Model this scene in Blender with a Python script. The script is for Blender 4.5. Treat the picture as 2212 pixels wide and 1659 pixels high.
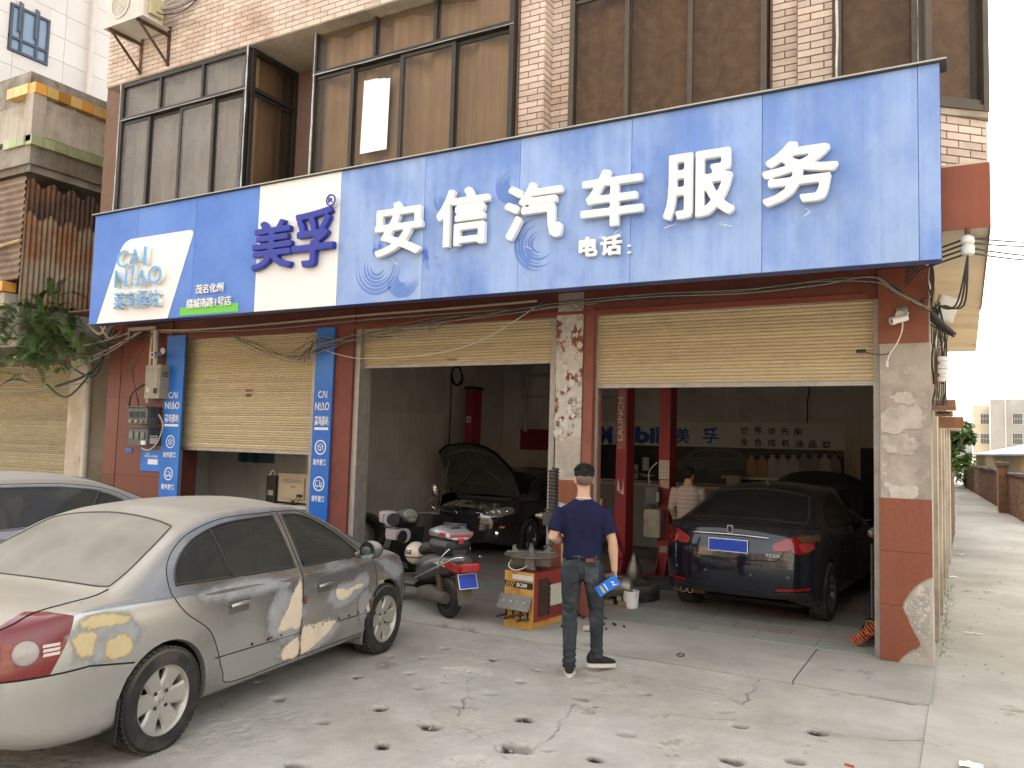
import bpy, bmesh, math, random
import numpy as np
from mathutils import Vector, Matrix, Euler, noise as mnoise
from mathutils.geometry import tessellate_polygon
random.seed(7)
for _o in list(bpy.data.objects): bpy.data.objects.remove(_o)
SC = bpy.context.scene
COL = SC.collection
PI = math.pi
rad = math.radians
# ---------------------------------------------------------------- camera
YAW, PITCH, ROLL, FPX, CAMZ = -0.511289813, 0.0739560662, 0.0278338817, 1746.05, 1.92
_f = Vector((math.sin(YAW)*math.cos(PITCH), math.cos(YAW)*math.cos(PITCH), math.sin(PITCH)))
_r0 = Vector((math.cos(YAW), -math.sin(YAW), 0)); _u0 = _r0.cross(_f)
_r = _r0*math.cos(ROLL)+_u0*math.sin(ROLL); _u = -_r0*math.sin(ROLL)+_u0*math.cos(ROLL)
_cd = bpy.data.cameras.new('camera'); CAM = bpy.data.objects.new('camera', _cd); COL.objects.link(CAM)
CAM.matrix_world = Matrix(((_r.x, _u.x, -_f.x, 0), (_r.y, _u.y, -_f.y, 0), (_r.z, _u.z, -_f.z, CAMZ), (0, 0, 0, 1)))
_cd.sensor_width = 36; _cd.lens = FPX/2212*36; _cd.clip_start = 0.05; _cd.clip_end = 3000
SC.camera = CAM
def ray(x, y): return _f+_r*((x-1106)/FPX)+_u*((829.5-y)/FPX)
def on(axis, val, x, y):
    """photo point (2212 px wide) -> point on the plane axis = val"""
    o = Vector((0, 0, CAMZ)); d = ray(x, y); return o+d*((val-o[axis])/d[axis])
def XZ(Y, x, y):
    p = on(1, Y, x, y); return p.x, p.z
# ---------------------------------------------------------------- world and sun
SUN_AZ, SUN_EL = rad(-38), rad(33)         # azimuth from +Y towards +X: behind the house, to its left
w = bpy.data.worlds.new('World'); SC.world = w; w.use_nodes = True
nt = w.node_tree; nt.nodes.clear()
_o = nt.nodes.new('ShaderNodeOutputWorld'); _b = nt.nodes.new('ShaderNodeBackground'); _s = nt.nodes.new('ShaderNodeTexSky')
_s.sky_type = 'NISHITA'; _s.sun_disc = False; _s.sun_elevation = SUN_EL; _s.sun_rotation = SUN_AZ
_s.air_density = 1.6; _s.dust_density = 6.0; _s.ozone_density = 0.6
_h = nt.nodes.new('ShaderNodeHueSaturation'); _h.inputs['Saturation'].default_value = 0.22
nt.links.new(_s.outputs[0], _h.inputs['Color']); nt.links.new(_h.outputs[0], _b.inputs[0]); nt.links.new(_b.outputs[0], _o.inputs[0])
_b.inputs[1].default_value = 0.15
_sd = bpy.data.lights.new('sun', 'SUN'); _sd.energy = 3.2; _sd.angle = rad(0.6); _sd.color = (1, .86, .68)
_so = bpy.data.objects.new('sun', _sd); COL.objects.link(_so)
_sv = Vector((math.sin(SUN_AZ)*math.cos(SUN_EL), math.cos(SUN_AZ)*math.cos(SUN_EL), math.sin(SUN_EL)))
_so.rotation_euler = _sv.to_track_quat('Z', 'Y').to_euler(); _so.location = _sv*60
SC.view_settings.view_transform = 'Standard'; SC.view_settings.look = 'None'; SC.view_settings.gamma = 1
SC.view_settings.exposure = 2.25; SC.view_settings.use_curve_mapping = False
SC.render.engine = 'CYCLES'
SC.cycles.max_bounces = 7; SC.cycles.diffuse_bounces = 4; SC.cycles.glossy_bounces = 3; SC.cycles.transmission_bounces = 4
SC.cycles.transparent_max_bounces = 6; SC.cycles.caustics_reflective = False; SC.cycles.caustics_refractive = False
SC.cycles.use_denoising = True

# ---------------------------------------------------------------- object helpers
def link(o, parent=None):
    COL.objects.link(o)
    if parent is not None: o.parent = parent
    return o
def tag(o, label=None, cat=None, group=None, kind=None):
    if label: o['label'] = label
    if cat: o['category'] = cat
    if group: o['group'] = group
    if kind: o['kind'] = kind
    return o
def thing(name, label, cat, loc=(0, 0, 0), rz=0, group=None, rot=None):
    o = bpy.data.objects.new(name, None); o.empty_display_size = .1
    COL.objects.link(o); o.location = loc; o.rotation_euler = rot if rot else (0, 0, rz)
    return tag(o, label, cat, group)
def copy_tree(o, parent=None):
    c = o.copy(); COL.objects.link(c); c.parent = parent
    for ch in list(o.children): copy_tree(ch, c)
    return c
class MB:
    """collects shapes into one mesh; self.m is the current transform"""
    def __init__(s): s.v = []; s.f = []; s.m = Matrix.Identity(4); s.mi = []; s.cur = 0
    def add(s, vs, fs):
        k = len(s.v); m = s.m
        s.v += [tuple(m @ Vector(p)) for p in vs]
        s.f += [tuple(i+k for i in f) for f in fs]; s.mi += [s.cur]*len(fs)
        return s
    def box(s, x0, x1, y0, y1, z0, z1, b=0):
        if b <= 0:
            return s.add([(x0, y0, z0), (x1, y0, z0), (x1, y1, z0), (x0, y1, z0), (x0, y0, z1), (x1, y0, z1), (x1, y1, z1), (x0, y1, z1)],
                         [(0, 3, 2, 1), (4, 5, 6, 7), (0, 1, 5, 4), (1, 2, 6, 5), (2, 3, 7, 6), (3, 0, 4, 7)])
        b = min(b, (x1-x0)/2.01, (y1-y0)/2.01, (z1-z0)/2.01)
        bm = bmesh.new()
        bmesh.ops.create_cube(bm, size=1, matrix=Matrix.Translation(((x0+x1)/2, (y0+y1)/2, (z0+z1)/2)) @ Matrix.Diagonal((x1-x0, y1-y0, z1-z0, 1)))
        bmesh.ops.bevel(bm, geom=bm.edges[:], offset=b, segments=2, profile=.7, affect='EDGES')
        bm.verts.index_update()
        s.add([v.co[:] for v in bm.verts], [[v.index for v in f.verts] for f in bm.faces]); bm.free()
        return s
    def cbox(s, c, d, b=0, rot=None):
        om = s.m
        s.m = om @ Matrix.Translation(c) @ (Euler(rot).to_matrix().to_4x4() if rot else Matrix.Identity(4))
        s.box(-d[0]/2, d[0]/2, -d[1]/2, d[1]/2, -d[2]/2, d[2]/2, b); s.m = om; return s
    def tube(s, pts, r, n=8, caps=True, flat=None):
        pts = [Vector(p) for p in pts]; k = len(pts)
        if k < 2: return s
        rs = r if hasattr(r, '__len__') else [r]*k
        vs = []; up = Vector((0, 0, 1)); prev = None
        for i, p in enumerate(pts):
            t = (pts[min(i+1, k-1)]-pts[max(i-1, 0)])
            if t.length < 1e-9: t = Vector((0, 0, 1))
            t.normalize()
            if prev is None:
                a = t.cross(up)
                if a.length < .05: a = t.cross(Vector((1, 0, 0)))
            else:
                a = prev-t*prev.dot(t)
                if a.length < 1e-6: a = t.cross(up)
            a.normalize(); prev = a; bb = t.cross(a)
            for j in range(n):
                an = 2*PI*j/n; vs.append(tuple(p+(a*math.cos(an)+bb*math.sin(an)*(flat or 1))*rs[i]))
        fs = [(i*n+j, i*n+(j+1) % n, (i+1)*n+(j+1) % n, (i+1)*n+j) for i in range(k-1) for j in range(n)]
        if caps: fs += [tuple(range(n-1, -1, -1)), tuple((k-1)*n+j for j in range(n))]
        return s.add(vs, fs)
    def cyl(s, a, b, r, n=16, r2=None): return s.tube([a, b], [r, r if r2 is None else r2], n)
    def lathe(s, prof, n=24, c=(0, 0, 0), rot=None, closed=False):
        om = s.m
        s.m = om @ Matrix.Translation(c) @ (Euler(rot).to_matrix().to_4x4() if rot else Matrix.Identity(4))
        k = len(prof); vs = [(r*math.cos(2*PI*j/n), r*math.sin(2*PI*j/n), z) for r, z in prof for j in range(n)]
        fs = [(i*n+j, i*n+(j+1) % n, (i+1)*n+(j+1) % n, (i+1)*n+j) for i in range(k-1) for j in range(n)]
        if closed: fs += [((k-1)*n+j, (k-1)*n+(j+1) % n, (j+1) % n, j) for j in range(n)]
        else:
            if prof[0][0] > 1e-6: fs.append(tuple(range(n-1, -1, -1)))
            if prof[-1][0] > 1e-6: fs.append(tuple((k-1)*n+j for j in range(n)))
        s.add(vs, fs); s.m = om; return s
    def ball(s, c, r, n=16, m=10, rot=None):
        r = r if hasattr(r, '__len__') else (r, r, r); om = s.m
        s.m = om @ Matrix.Translation(c) @ (Euler(rot).to_matrix().to_4x4() if rot else Matrix.Identity(4)) @ Matrix.Diagonal((*r, 1))
        vs = [(0, 0, -1)]+[(math.cos(-PI/2+PI*i/m)*math.cos(2*PI*j/n), math.cos(-PI/2+PI*i/m)*math.sin(2*PI*j/n), math.sin(-PI/2+PI*i/m)) for i in range(1, m) for j in range(n)]+[(0, 0, 1)]
        fs = [(0, 1+(j+1) % n, 1+j) for j in range(n)]
        fs += [(1+(i-1)*n+j, 1+(i-1)*n+(j+1) % n, 1+i*n+(j+1) % n, 1+i*n+j) for i in range(1, m-1) for j in range(n)]
        e = 1+(m-2)*n; fs += [(e+j, e+(j+1) % n, len(vs)-1) for j in range(n)]
        s.add(vs, fs); s.m = om; return s
    def prism(s, poly, d0, d1, plane='xz'):
        """poly extruded between d0 and d1 along the axis missing from plane"""
        n = len(poly)
        P = {'xz': lambda a, b, d: (a, d, b), 'xy': lambda a, b, d: (a, b, d), 'yz': lambda a, b, d: (d, a, b)}[plane]
        vs = [P(a, b, d0) for a, b in poly]+[P(a, b, d1) for a, b in poly]
        tri = tessellate_polygon([[Vector((a, b, 0)) for a, b in poly]])
        fs = [tuple(t) for t in tri]+[(t[2]+n, t[1]+n, t[0]+n) for t in tri]
        fs += [(i, (i+1) % n, (i+1) % n+n, i+n) for i in range(n)]
        return s.add(vs, fs)
    def grid(s, fn, nu, nv, cu=False):
        vs = [tuple(fn(i/(nu-(0 if cu else 1)), j/(nv-1))) for i in range(nu) for j in range(nv)]
        R_ = nu if cu else nu-1
        return s.add(vs, [(i*nv+j, ((i+1) % nu)*nv+j, ((i+1) % nu)*nv+j+1, i*nv+j+1) for i in range(R_) for j in range(nv-1)])
    def mesh(s, name, mat, smooth=0, fix=True):
        me = bpy.data.meshes.new(name); me.from_pydata(s.v, [], s.f)
        for m_ in (mat if isinstance(mat, (list, tuple)) else [mat]): me.materials.append(m_)
        if isinstance(mat, (list, tuple)): me.polygons.foreach_set('material_index', s.mi)
        if fix:
            bm = bmesh.new(); bm.from_mesh(me); bmesh.ops.recalc_face_normals(bm, faces=bm.faces); bm.to_mesh(me); bm.free()
        if smooth:
            me.shade_smooth()
            if smooth < 180: me.set_sharp_from_angle(angle=rad(smooth))
        me.update(); return me
    def build(s, name, mat, parent=None, smooth=0, loc=None, fix=True):
        o = bpy.data.objects.new(name, s.mesh(name, mat, smooth, fix))
        if loc: o.location = loc
        return link(o, parent)
def catmull(pts, n=8, closed=False):
    pts = [Vector(p) for p in pts]; k = len(pts); out = []
    for i in range(k if closed else k-1):
        g = (lambda q: pts[q % k]) if closed else (lambda q: pts[max(0, min(k-1, q))])
        a, b, c, d = g(i-1), g(i), g(i+1), g(i+2)
        for j in range(n):
            t = j/n; out.append(.5*((2*b)+(c-a)*t+(2*a-5*b+4*c-d)*t*t+(3*b-a-3*c+d)*t**3))
    if not closed: out.append(pts[-1])
    return out
def sag(a, b, d=.1, n=10, jit=0):
    a, b = Vector(a), Vector(b); o = []
    for i in range(n+1):
        t = i/n; p = a.lerp(b, t); p.z -= d*4*t*(1-t)
        if jit and 0 < i < n: p += Vector((random.uniform(-jit, jit), random.uniform(-jit, jit), random.uniform(-jit, jit)))
        o.append(p)
    return o
_font = bpy.data.fonts.load('<builtin>')
def text_mesh(txt, size, depth=.01, bold=0, mat=None, name='lettering', spacing=1, align='CENTER', shear=0, sx=1):
    c = bpy.data.curves.new('t', 'FONT'); c.body = txt; c.size = size; c.extrude = depth/2; c.offset = bold
    c.font = _font; c.align_x = align; c.align_y = 'CENTER'; c.space_character = spacing; c.shear = shear; c.resolution_u = 3
    o = bpy.data.objects.new('t', c); COL.objects.link(o)
    dg = bpy.context.evaluated_depsgraph_get(); dg.update()
    me = bpy.data.meshes.new_from_object(o.evaluated_get(dg)); me.name = name
    bpy.data.objects.remove(o); bpy.data.curves.remove(c)
    if sx != 1: me.transform(Matrix.Diagonal((sx, 1, 1, 1)))
    me.materials.clear()
    for m_ in (mat if isinstance(mat, (list, tuple)) else [mat]): me.materials.append(m_)
    return me
def text(name, txt, size, loc, rot, mat, parent=None, depth=.004, bold=0, fit=None, **k):
    """fit=(w,h): scaled to that box, loc its centre"""
    me = text_mesh(txt, size, depth, bold, mat, name, **k)
    if fit and len(me.vertices):
        co = np.empty(len(me.vertices)*3); me.vertices.foreach_get('co', co); co = co.reshape(-1, 3)
        lo, hi = co.min(0), co.max(0); c = (lo+hi)/2
        sx_, sy_ = fit[0]/max(hi[0]-lo[0], 1e-6), fit[1]/max(hi[1]-lo[1], 1e-6)
        co[:, 0] = (co[:, 0]-c[0])*sx_; co[:, 1] = (co[:, 1]-c[1])*sy_
        me.vertices.foreach_set('co', co.ravel()); me.update()
    o = bpy.data.objects.new(name, me); o.location = loc; o.rotation_euler = rot
    return link(o, parent)
def thick_text(name, ch, loc, rot, mat, parent, depth, grow, fit, vox=.007):
    """a heavy box letter: the glyph grown by a few millimetres and fused"""
    me = text_mesh(ch, 1, depth, 0, mat, name); k = len(me.vertices); co = np.empty(k*3); me.vertices.foreach_get('co', co); co = co.reshape(-1, 3)
    lo, hi = co.min(0), co.max(0); c = (lo+hi)/2
    for i in (0, 1): co[:, i] = (co[:, i]-c[i])*(fit[i]-2*grow)/(hi[i]-lo[i])
    fs = [tuple(p.vertices) for p in me.polygons]; mb = MB()
    for dx, dy in ((0, 0), (1, 0), (-1, 0), (0, 1), (0, -1), (.8, .8), (-.8, .8), (.8, -.8), (-.8, -.8)): mb.add([(p[0]+dx*grow, p[1]+dy*grow, p[2]) for p in co], fs)
    bpy.data.meshes.remove(me)
    bm_ = bmesh.new(); me = mb.mesh(name, mat, fix=False); bm_.from_mesh(me); bmesh.ops.remove_doubles(bm_, verts=bm_.verts, dist=1e-5); bm_.to_mesh(me); bm_.free()
    ob = bpy.data.objects.new(name, me); COL.objects.link(ob); m1 = ob.modifiers.new('r', 'REMESH'); m1.mode = 'VOXEL'; m1.voxel_size = vox; m1.adaptivity = vox*.3
    dg = bpy.context.evaluated_depsgraph_get(); dg.update(); nm = bpy.data.meshes.new_from_object(ob.evaluated_get(dg)); bpy.data.objects.remove(ob)
    nm.materials.clear(); nm.materials.append(mat); nm.shade_smooth(); nm.set_sharp_from_angle(angle=rad(40))
    o = bpy.data.objects.new(name, nm); o.location = loc; o.rotation_euler = rot; return link(o, parent)
FRONT = (PI/2, 0, 0)          # text that stands upright and faces -Y

# ---------------------------------------------------------------- materials
MATS = {}
def M(name, col, rough=.7, metal=0, var=.12, vs=3., col2=None, s2=2., t2=.55, w2=.12, bump=.15, bs=60., spec=.4, coat=0,
      dust=None, dust_amt=.0, streak=0, rnd=0, alpha=1, emit=0, col3=None, s3=9., t3=.62, trans=0, ior=1.45, stretch=None, island=0, dr=(.1, .85), fade=0, fsoft=.6):
    if name in MATS: return MATS[name]
    m = bpy.data.materials.new(name); m.use_nodes = True; MATS[name] = m
    n = m.node_tree.nodes; L = m.node_tree.links.new; n.clear()
    out = n.new('ShaderNodeOutputMaterial'); b = n.new('ShaderNodeBsdfPrincipled'); L(b.outputs[0], out.inputs[0])
    c4 = lambda c: (c[0], c[1], c[2], 1)
    tc = n.new('ShaderNodeTexCoord'); oi = n.new('ShaderNodeObjectInfo'); va = n.new('ShaderNodeVectorMath'); va.operation = 'ADD'
    vm = n.new('ShaderNodeVectorMath'); vm.operation = 'SCALE'; cv = n.new('ShaderNodeCombineXYZ')
    for i in range(3): L(oi.outputs['Random'], cv.inputs[i])
    L(cv.outputs[0], vm.inputs[0]); vm.inputs['Scale'].default_value = 37
    L(tc.outputs['Object'], va.inputs[0]); L(vm.outputs[0], va.inputs[1]); vec = va.outputs[0]
    def mapped(sc):
        mp = n.new('ShaderNodeMapping'); mp.inputs['Scale'].default_value = sc; L(vec, mp.inputs['Vector']); return mp.outputs[0]
    if stretch: vec = mapped(stretch)
    def noi(scale, det=4, rgh=.6, v=None):
        t = n.new('ShaderNodeTexNoise'); t.inputs['Scale'].default_value = scale; t.inputs['Detail'].default_value = det
        t.inputs['Roughness'].default_value = rgh; L(v or vec, t.inputs['Vector']); return t.outputs['Fac']
    def ramp(f, a, c):
        r = n.new('ShaderNodeMapRange'); r.interpolation_type = 'SMOOTHSTEP'; L(f, r.inputs[0]); r.inputs[1].default_value = a; r.inputs[2].default_value = c; return r.outputs[0]
    def mix(f, a, c, bt='MIX'):
        x = n.new('ShaderNodeMix'); x.data_type = 'RGBA'; x.blend_type = bt
        if isinstance(f, (int, float)): x.inputs[0].default_value = f
        else: L(f, x.inputs[0])
        for sk, q in ((6, a), (7, c)):
            if isinstance(q, tuple): x.inputs[sk].default_value = q
            else: L(q, x.inputs[sk])
        return x.outputs[2]
    base = c4(col)
    if col2 is not None: base = mix(ramp(noi(s2, 6, .65), t2-w2, t2+w2), base, c4(col2))
    if col3 is not None: base = mix(ramp(noi(s3, 5, .7), t3-.04, t3+.04), base, c4(col3))
    def scaled(f, amt):
        q = n.new('ShaderNodeMapRange'); L(f, q.inputs[0]); q.inputs[3].default_value = 1-amt; q.inputs[4].default_value = 1+amt; return q.outputs[0]
    def mult(a, f):
        x = n.new('ShaderNodeMix'); x.data_type = 'RGBA'; x.blend_type = 'MULTIPLY'; x.inputs[0].default_value = 1
        if isinstance(a, tuple): x.inputs[6].default_value = a
        else: L(a, x.inputs[6])
        L(f, x.inputs[7]); return x.outputs[2]
    if var: base = mult(base, scaled(noi(vs, 7, .65), var*1.6))
    if streak: base = mult(base, scaled(noi(1.0, 4, .6, mapped((14, 14, .55))), streak))
    if rnd: base = mult(base, scaled(oi.outputs['Random'], rnd))
    if island:
        ge = n.new('ShaderNodeNewGeometry'); base = mult(base, scaled(ge.outputs['Random Per Island'], island))
    rgh = rough
    if dust is not None:
        ge = n.new('ShaderNodeNewGeometry'); sx = n.new('ShaderNodeSeparateXYZ'); L(ge.outputs['Normal'], sx.inputs[0])
        f1 = ramp(sx.outputs[2], *dr)
        mm = n.new('ShaderNodeMath'); mm.operation = 'MULTIPLY'; L(f1, mm.inputs[0]); mm.inputs[1].default_value = dust_amt
        m2 = n.new('ShaderNodeMath'); m2.operation = 'MULTIPLY'; L(mm.outputs[0], m2.inputs[0]); L(scaled(noi(2.5, 5, .6), .35), m2.inputs[1])
        base = mix(m2.outputs[0], base, c4(dust))
        rr = n.new('ShaderNodeMapRange'); L(m2.outputs[0], rr.inputs[0]); rr.inputs[3].default_value = rough; rr.inputs[4].default_value = .85; rgh = rr.outputs[0]
    if isinstance(base, tuple): b.inputs['Base Color'].default_value = base
    else: L(base, b.inputs['Base Color'])
    if isinstance(rgh, (int, float)):
        if var and not trans:
            L(scaledR(n, L, noi(vs*2.3, 4, .6), rgh), b.inputs['Roughness'])
        else: b.inputs['Roughness'].default_value = rgh
    else: L(rgh, b.inputs['Roughness'])
    b.inputs['Metallic'].default_value = metal; b.inputs['Specular IOR Level'].default_value = spec
    b.inputs['Coat Weight'].default_value = coat; b.inputs['Coat Roughness'].default_value = .06
    b.inputs['Transmission Weight'].default_value = trans; b.inputs['IOR'].default_value = ior
    b.inputs['Alpha'].default_value = alpha
    if emit: b.inputs['Emission Color'].default_value = c4(col); b.inputs['Emission Strength'].default_value = emit
    if fade:                  # feathered edge of a rubbed or filled area
        at = n.new('ShaderNodeAttribute'); at.attribute_name = 'fade'; ad = n.new('ShaderNodeMath'); ad.operation = 'ADD'; L(at.outputs['Fac'], ad.inputs[0])
        sb = n.new('ShaderNodeMath'); sb.operation = 'SUBTRACT'; L(noi(fade, 5, .7), sb.inputs[0]); sb.inputs[1].default_value = .5; mq = n.new('ShaderNodeMath'); mq.operation = 'MULTIPLY'; mq.inputs[1].default_value = .9; L(sb.outputs[0], mq.inputs[0]); L(mq.outputs[0], ad.inputs[1])
        tp = n.new('ShaderNodeBsdfTransparent'); ms = n.new('ShaderNodeMixShader'); L(ramp(ad.outputs[0], .05, fsoft), ms.inputs[0]); L(tp.outputs[0], ms.inputs[1]); L(b.outputs[0], ms.inputs[2]); L(ms.outputs[0], out.inputs[0])
    if bump:
        bu = n.new('ShaderNodeBump'); bu.inputs['Strength'].default_value = bump; bu.inputs['Distance'].default_value = .01
        L(noi(bs, 5, .65), bu.inputs['Height']); L(bu.outputs[0], b.inputs['Normal'])
    return m
def scaledR(n, L, f, r):
    q = n.new('ShaderNodeMapRange'); L(f, q.inputs[0]); q.inputs[3].default_value = max(0, r-.12); q.inputs[4].default_value = min(1, r+.12); return q.outputs[0]
def glass_mat(name, tint, rough=.03, clear=.55, spec=.5, dust=None, dust_amt=0):
    """a pane: part clear and tinted, part glossy film"""
    m = bpy.data.materials.new(name); m.use_nodes = True; MATS[name] = m
    n = m.node_tree.nodes; L = m.node_tree.links.new; n.clear()
    out = n.new('ShaderNodeOutputMaterial'); tr = n.new('ShaderNodeBsdfTransparent'); gl = n.new('ShaderNodeBsdfPrincipled')
    tr.inputs[0].default_value = (*tint, 1); gl.inputs['Base Color'].default_value = (tint[0]*.12, tint[1]*.12, tint[2]*.12, 1)
    gl.inputs['Roughness'].default_value = rough; gl.inputs['Specular IOR Level'].default_value = spec
    mx = n.new('ShaderNodeMixShader'); fr = n.new('ShaderNodeFresnel'); fr.inputs[0].default_value = 1.5
    mr = n.new('ShaderNodeMapRange'); L(fr.outputs[0], mr.inputs[0]); mr.inputs[3].default_value = 1-clear; mr.inputs[4].default_value = 1
    L(mr.outputs[0], mx.inputs[0]); L(tr.outputs[0], mx.inputs[1]); L(gl.outputs[0], mx.inputs[2])
    last = mx.outputs[0]
    if dust is not None:
        df = n.new('ShaderNodeBsdfDiffuse'); df.inputs[0].default_value = (*dust, 1)
        tc = n.new('ShaderNodeTexCoord'); no = n.new('ShaderNodeTexNoise'); no.inputs['Scale'].default_value = 2.2; no.inputs['Detail'].default_value = 6
        L(tc.outputs['Object'], no.inputs['Vector'])
        q = n.new('ShaderNodeMapRange'); L(no.outputs['Fac'], q.inputs[0]); q.inputs[1].default_value = .25; q.inputs[2].default_value = .75
        q.inputs[3].default_value = dust_amt*.7; q.inputs[4].default_value = min(1, dust_amt*1.3)
        m2 = n.new('ShaderNodeMixShader'); L(q.outputs[0], m2.inputs[0]); L(last, m2.inputs[1]); L(df.outputs[0], m2.inputs[2]); last = m2.outputs[0]
    L(last, out.inputs[0]); return m
# ================================================================ ground
YF = 8.35            # front face of the columns
FZ = 0.03            # shop floor and apron level
YSG = 6.93           # sign face
YSL = 7.12           # front of the overhanging slab
ZSO = 3.70           # soffit
conc = lambda n, c, **k: M(n, c, rough=.88, spec=.2, **k)
m_street = conc('street_concrete', (.385, .345, .285), var=.26, vs=2.2, col2=(.47, .44, .385), s2=.6, t2=.5, w2=.2, col3=(.31, .27, .215), s3=2.6, t3=.65, bump=1, bs=45)
m_alley = conc('alley_concrete', (.36, .325, .265), var=.22, vs=.9, col2=(.45, .415, .35), s2=.5, t2=.5, w2=.15, col3=(.25, .215, .165), s3=1.3, t3=.66, bump=.45, bs=50)
m_apron = conc('apron_concrete', (.29, .265, .225), var=.25, vs=1.0, col2=(.37, .34, .29), s2=.7, t2=.5, w2=.15, col3=(.22, .215, .205), s3=1.5, t3=.62, bump=.3, bs=50)
m_garfloor = conc('garage_floor_concrete', (.3, .275, .235), var=.25, vs=1.3, col2=(.2, .18, .15), s2=.9, t2=.52, bump=.25, bs=40)
_h5 = [(490, 348, 1), (190, 392, .8), (367, 398, 1), (745, 408, 1), (290, 483, .9), (990, 467, 1), (10, 505, 1), (900, 530, 1.1), (1290, 527, 1), (340, 563, 1.1), (735, 595, 1.3), (1235, 621, 1.2), (1578, 590, 1.2), (130, 676, 1.2), (568, 662, 1.2), (2005, 688, 1.2), (920, 738, 1.6), (400, 772, 1.7), (2093, 768, 1.3), (1462, 815, 1.3), (145, 873, 1.5), (885, 887, 2.4), (1300, 952, 1.1), (2040, 958, 1.6), (1043, 905, .7)]
_hc = [(1650, 1292, 1.1), (1430, 1177, 1.2), (2140, 1115, 1.0), (1825, 1060, 1.0), (1520, 1508, 1.2), (1325, 1085, .7)]
_h6 = [(957, 1050, 1.4), (812, 1225, 1.6)]
HOLES = []
for L_, fx in ((_h5, lambda x, y: (768+x*.3968, 1261.8+y*.3968)), (_h6, lambda x, y: (1426.4+x*.3552, 1206.9+y*.3552)), (_hc, lambda x, y: (x*.4216, 1014.9+y*.4216))):
    for x, y, s in L_:
        p = on(2, 0, *fx(x, y))
        if all((p.x-h[0])**2+(p.y-h[1])**2 > .02 for h in HOLES): HOLES.append((p.x, p.y, s))
SHALLOW = [(on(2, 0, 768+x*.3968, 1261.8+y*.3968), s) for x, y, s in ((610, 470, 2.6), (1605, 705, 1.8), (1250, 663, 1.0), (650, 985, 2.4), (1890, 990, 1.6))]
def build_ground():
    x0, x1, y0, y1 = -7.6, -0.27, 2.4, 7.14
    st = .0125; nx = int((x1-x0)/st); ny = int((y1-y0)/st)
    xs = np.linspace(x0, x1, nx+1); ys = np.linspace(y0, y1, ny+1)
    GX, GY = np.meshgrid(xs, ys, indexing='ij')
    rng = np.random.default_rng(3)
    def vnoise(sc, seed):
        g = np.random.default_rng(seed).random((int(9*sc)+4, int(7*sc)+4))
        u = (GX-x0)*sc; v = (GY-y0)*sc; i = u.astype(int); j = v.astype(int); a = u-i; b = v-j
        a = a*a*(3-2*a); b = b*b*(3-2*b)
        return (g[i, j]*(1-a)+g[i+1, j]*a)*(1-b)+(g[i, j+1]*(1-a)+g[i+1, j+1]*a)*b-.5
    Z = vnoise(1.1, 1)*.012+vnoise(3.5, 2)*.006+vnoise(11, 3)*.004+vnoise(30, 4)*.0028
    rough = np.clip(vnoise(1.7, 9)*3, 0, 1); Z += rough*vnoise(24, 5)*.012
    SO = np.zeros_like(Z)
    for hx, hy, s in HOLES:
        r = .042*s; a = rng.uniform(-.5, .5); ca, sa = math.cos(a), math.sin(a)
        DX = (GX-hx); DY = (GY-hy)
        U = (DX*ca+DY*sa)/(r*1.25); V = (-DX*sa+DY*ca)/(r*1.0)
        D = np.sqrt(U*U+V*V)+vnoise(14, int(hx*100+900) % 999)*.7
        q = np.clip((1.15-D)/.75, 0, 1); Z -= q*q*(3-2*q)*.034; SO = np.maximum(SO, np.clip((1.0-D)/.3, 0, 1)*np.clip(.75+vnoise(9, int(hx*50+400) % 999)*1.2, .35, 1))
        Z -= np.clip((2.0-D)/1.0, 0, 1)**2*.012*(vnoise(9, int(s*100))+.6)
    for p, s in SHALLOW:
        D = np.sqrt(((GX-p.x)/1.6)**2+(GY-p.y)**2)/(.045*s)+vnoise(16, int(s*31))*.9
        Z -= np.clip((1.2-D)/.5, 0, 1)*.02*(1+vnoise(35, 8)*1.4)
    # cracks
    def crack(px, wdt, dep, seed):
        nonlocal Z, SO
        pts = [on(2, 0, *q) for q in px]
        for a, b in zip(pts[:-1], pts[1:]):
            d = np.array([b.x-a.x, b.y-a.y]); L_ = np.hypot(*d); d /= L_
            t = (GX-a.x)*d[0]+(GY-a.y)*d[1]; q = -(GX-a.x)*d[1]+(GY-a.y)*d[0]+vnoise(7, seed)*.06+vnoise(19, seed+1)*.03
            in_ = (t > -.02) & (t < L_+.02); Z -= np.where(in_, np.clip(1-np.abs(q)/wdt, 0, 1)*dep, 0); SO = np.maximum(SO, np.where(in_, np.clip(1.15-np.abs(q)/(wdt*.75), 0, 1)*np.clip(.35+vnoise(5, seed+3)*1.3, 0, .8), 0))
    crack([(1015, 1462), (1012, 1500), (1000, 1525), (985, 1545)], .012, .007, 21)
    crack([(1240, 1520), (1215, 1560), (1180, 1600), (1130, 1620)], .012, .007, 31)
    crack([(1240, 1520), (1400, 1538), (1500, 1548), (1590, 1555)], .010, .005, 41)
    crack([(1641, 1464), (1615, 1500), (1600, 1520)], .014, .012, 51)
    crack([(900, 1500), (960, 1560), (1040, 1590), (1090, 1640)], .011, .006, 61)
    crack([(1590, 1555), (1720, 1560), (1830, 1590), (1990, 1600)], .011, .006, 71)
    crack([(1300, 1440), (1420, 1470), (1560, 1500), (1600, 1520)], .010, .005, 81)
    e = np.minimum.reduce([GX-x0, x1-GX, GY-y0])
    Z *= np.clip(e/.15, 0, 1)
    V = np.stack([GX, GY, Z], -1).reshape(-1, 3)
    idx = np.arange((nx+1)*(ny+1)).reshape(nx+1, ny+1)
    Fq = np.stack([idx[:-1, :-1], idx[1:, :-1], idx[1:, 1:], idx[:-1, 1:]], -1).reshape(-1, 4)
    B = 400
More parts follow.
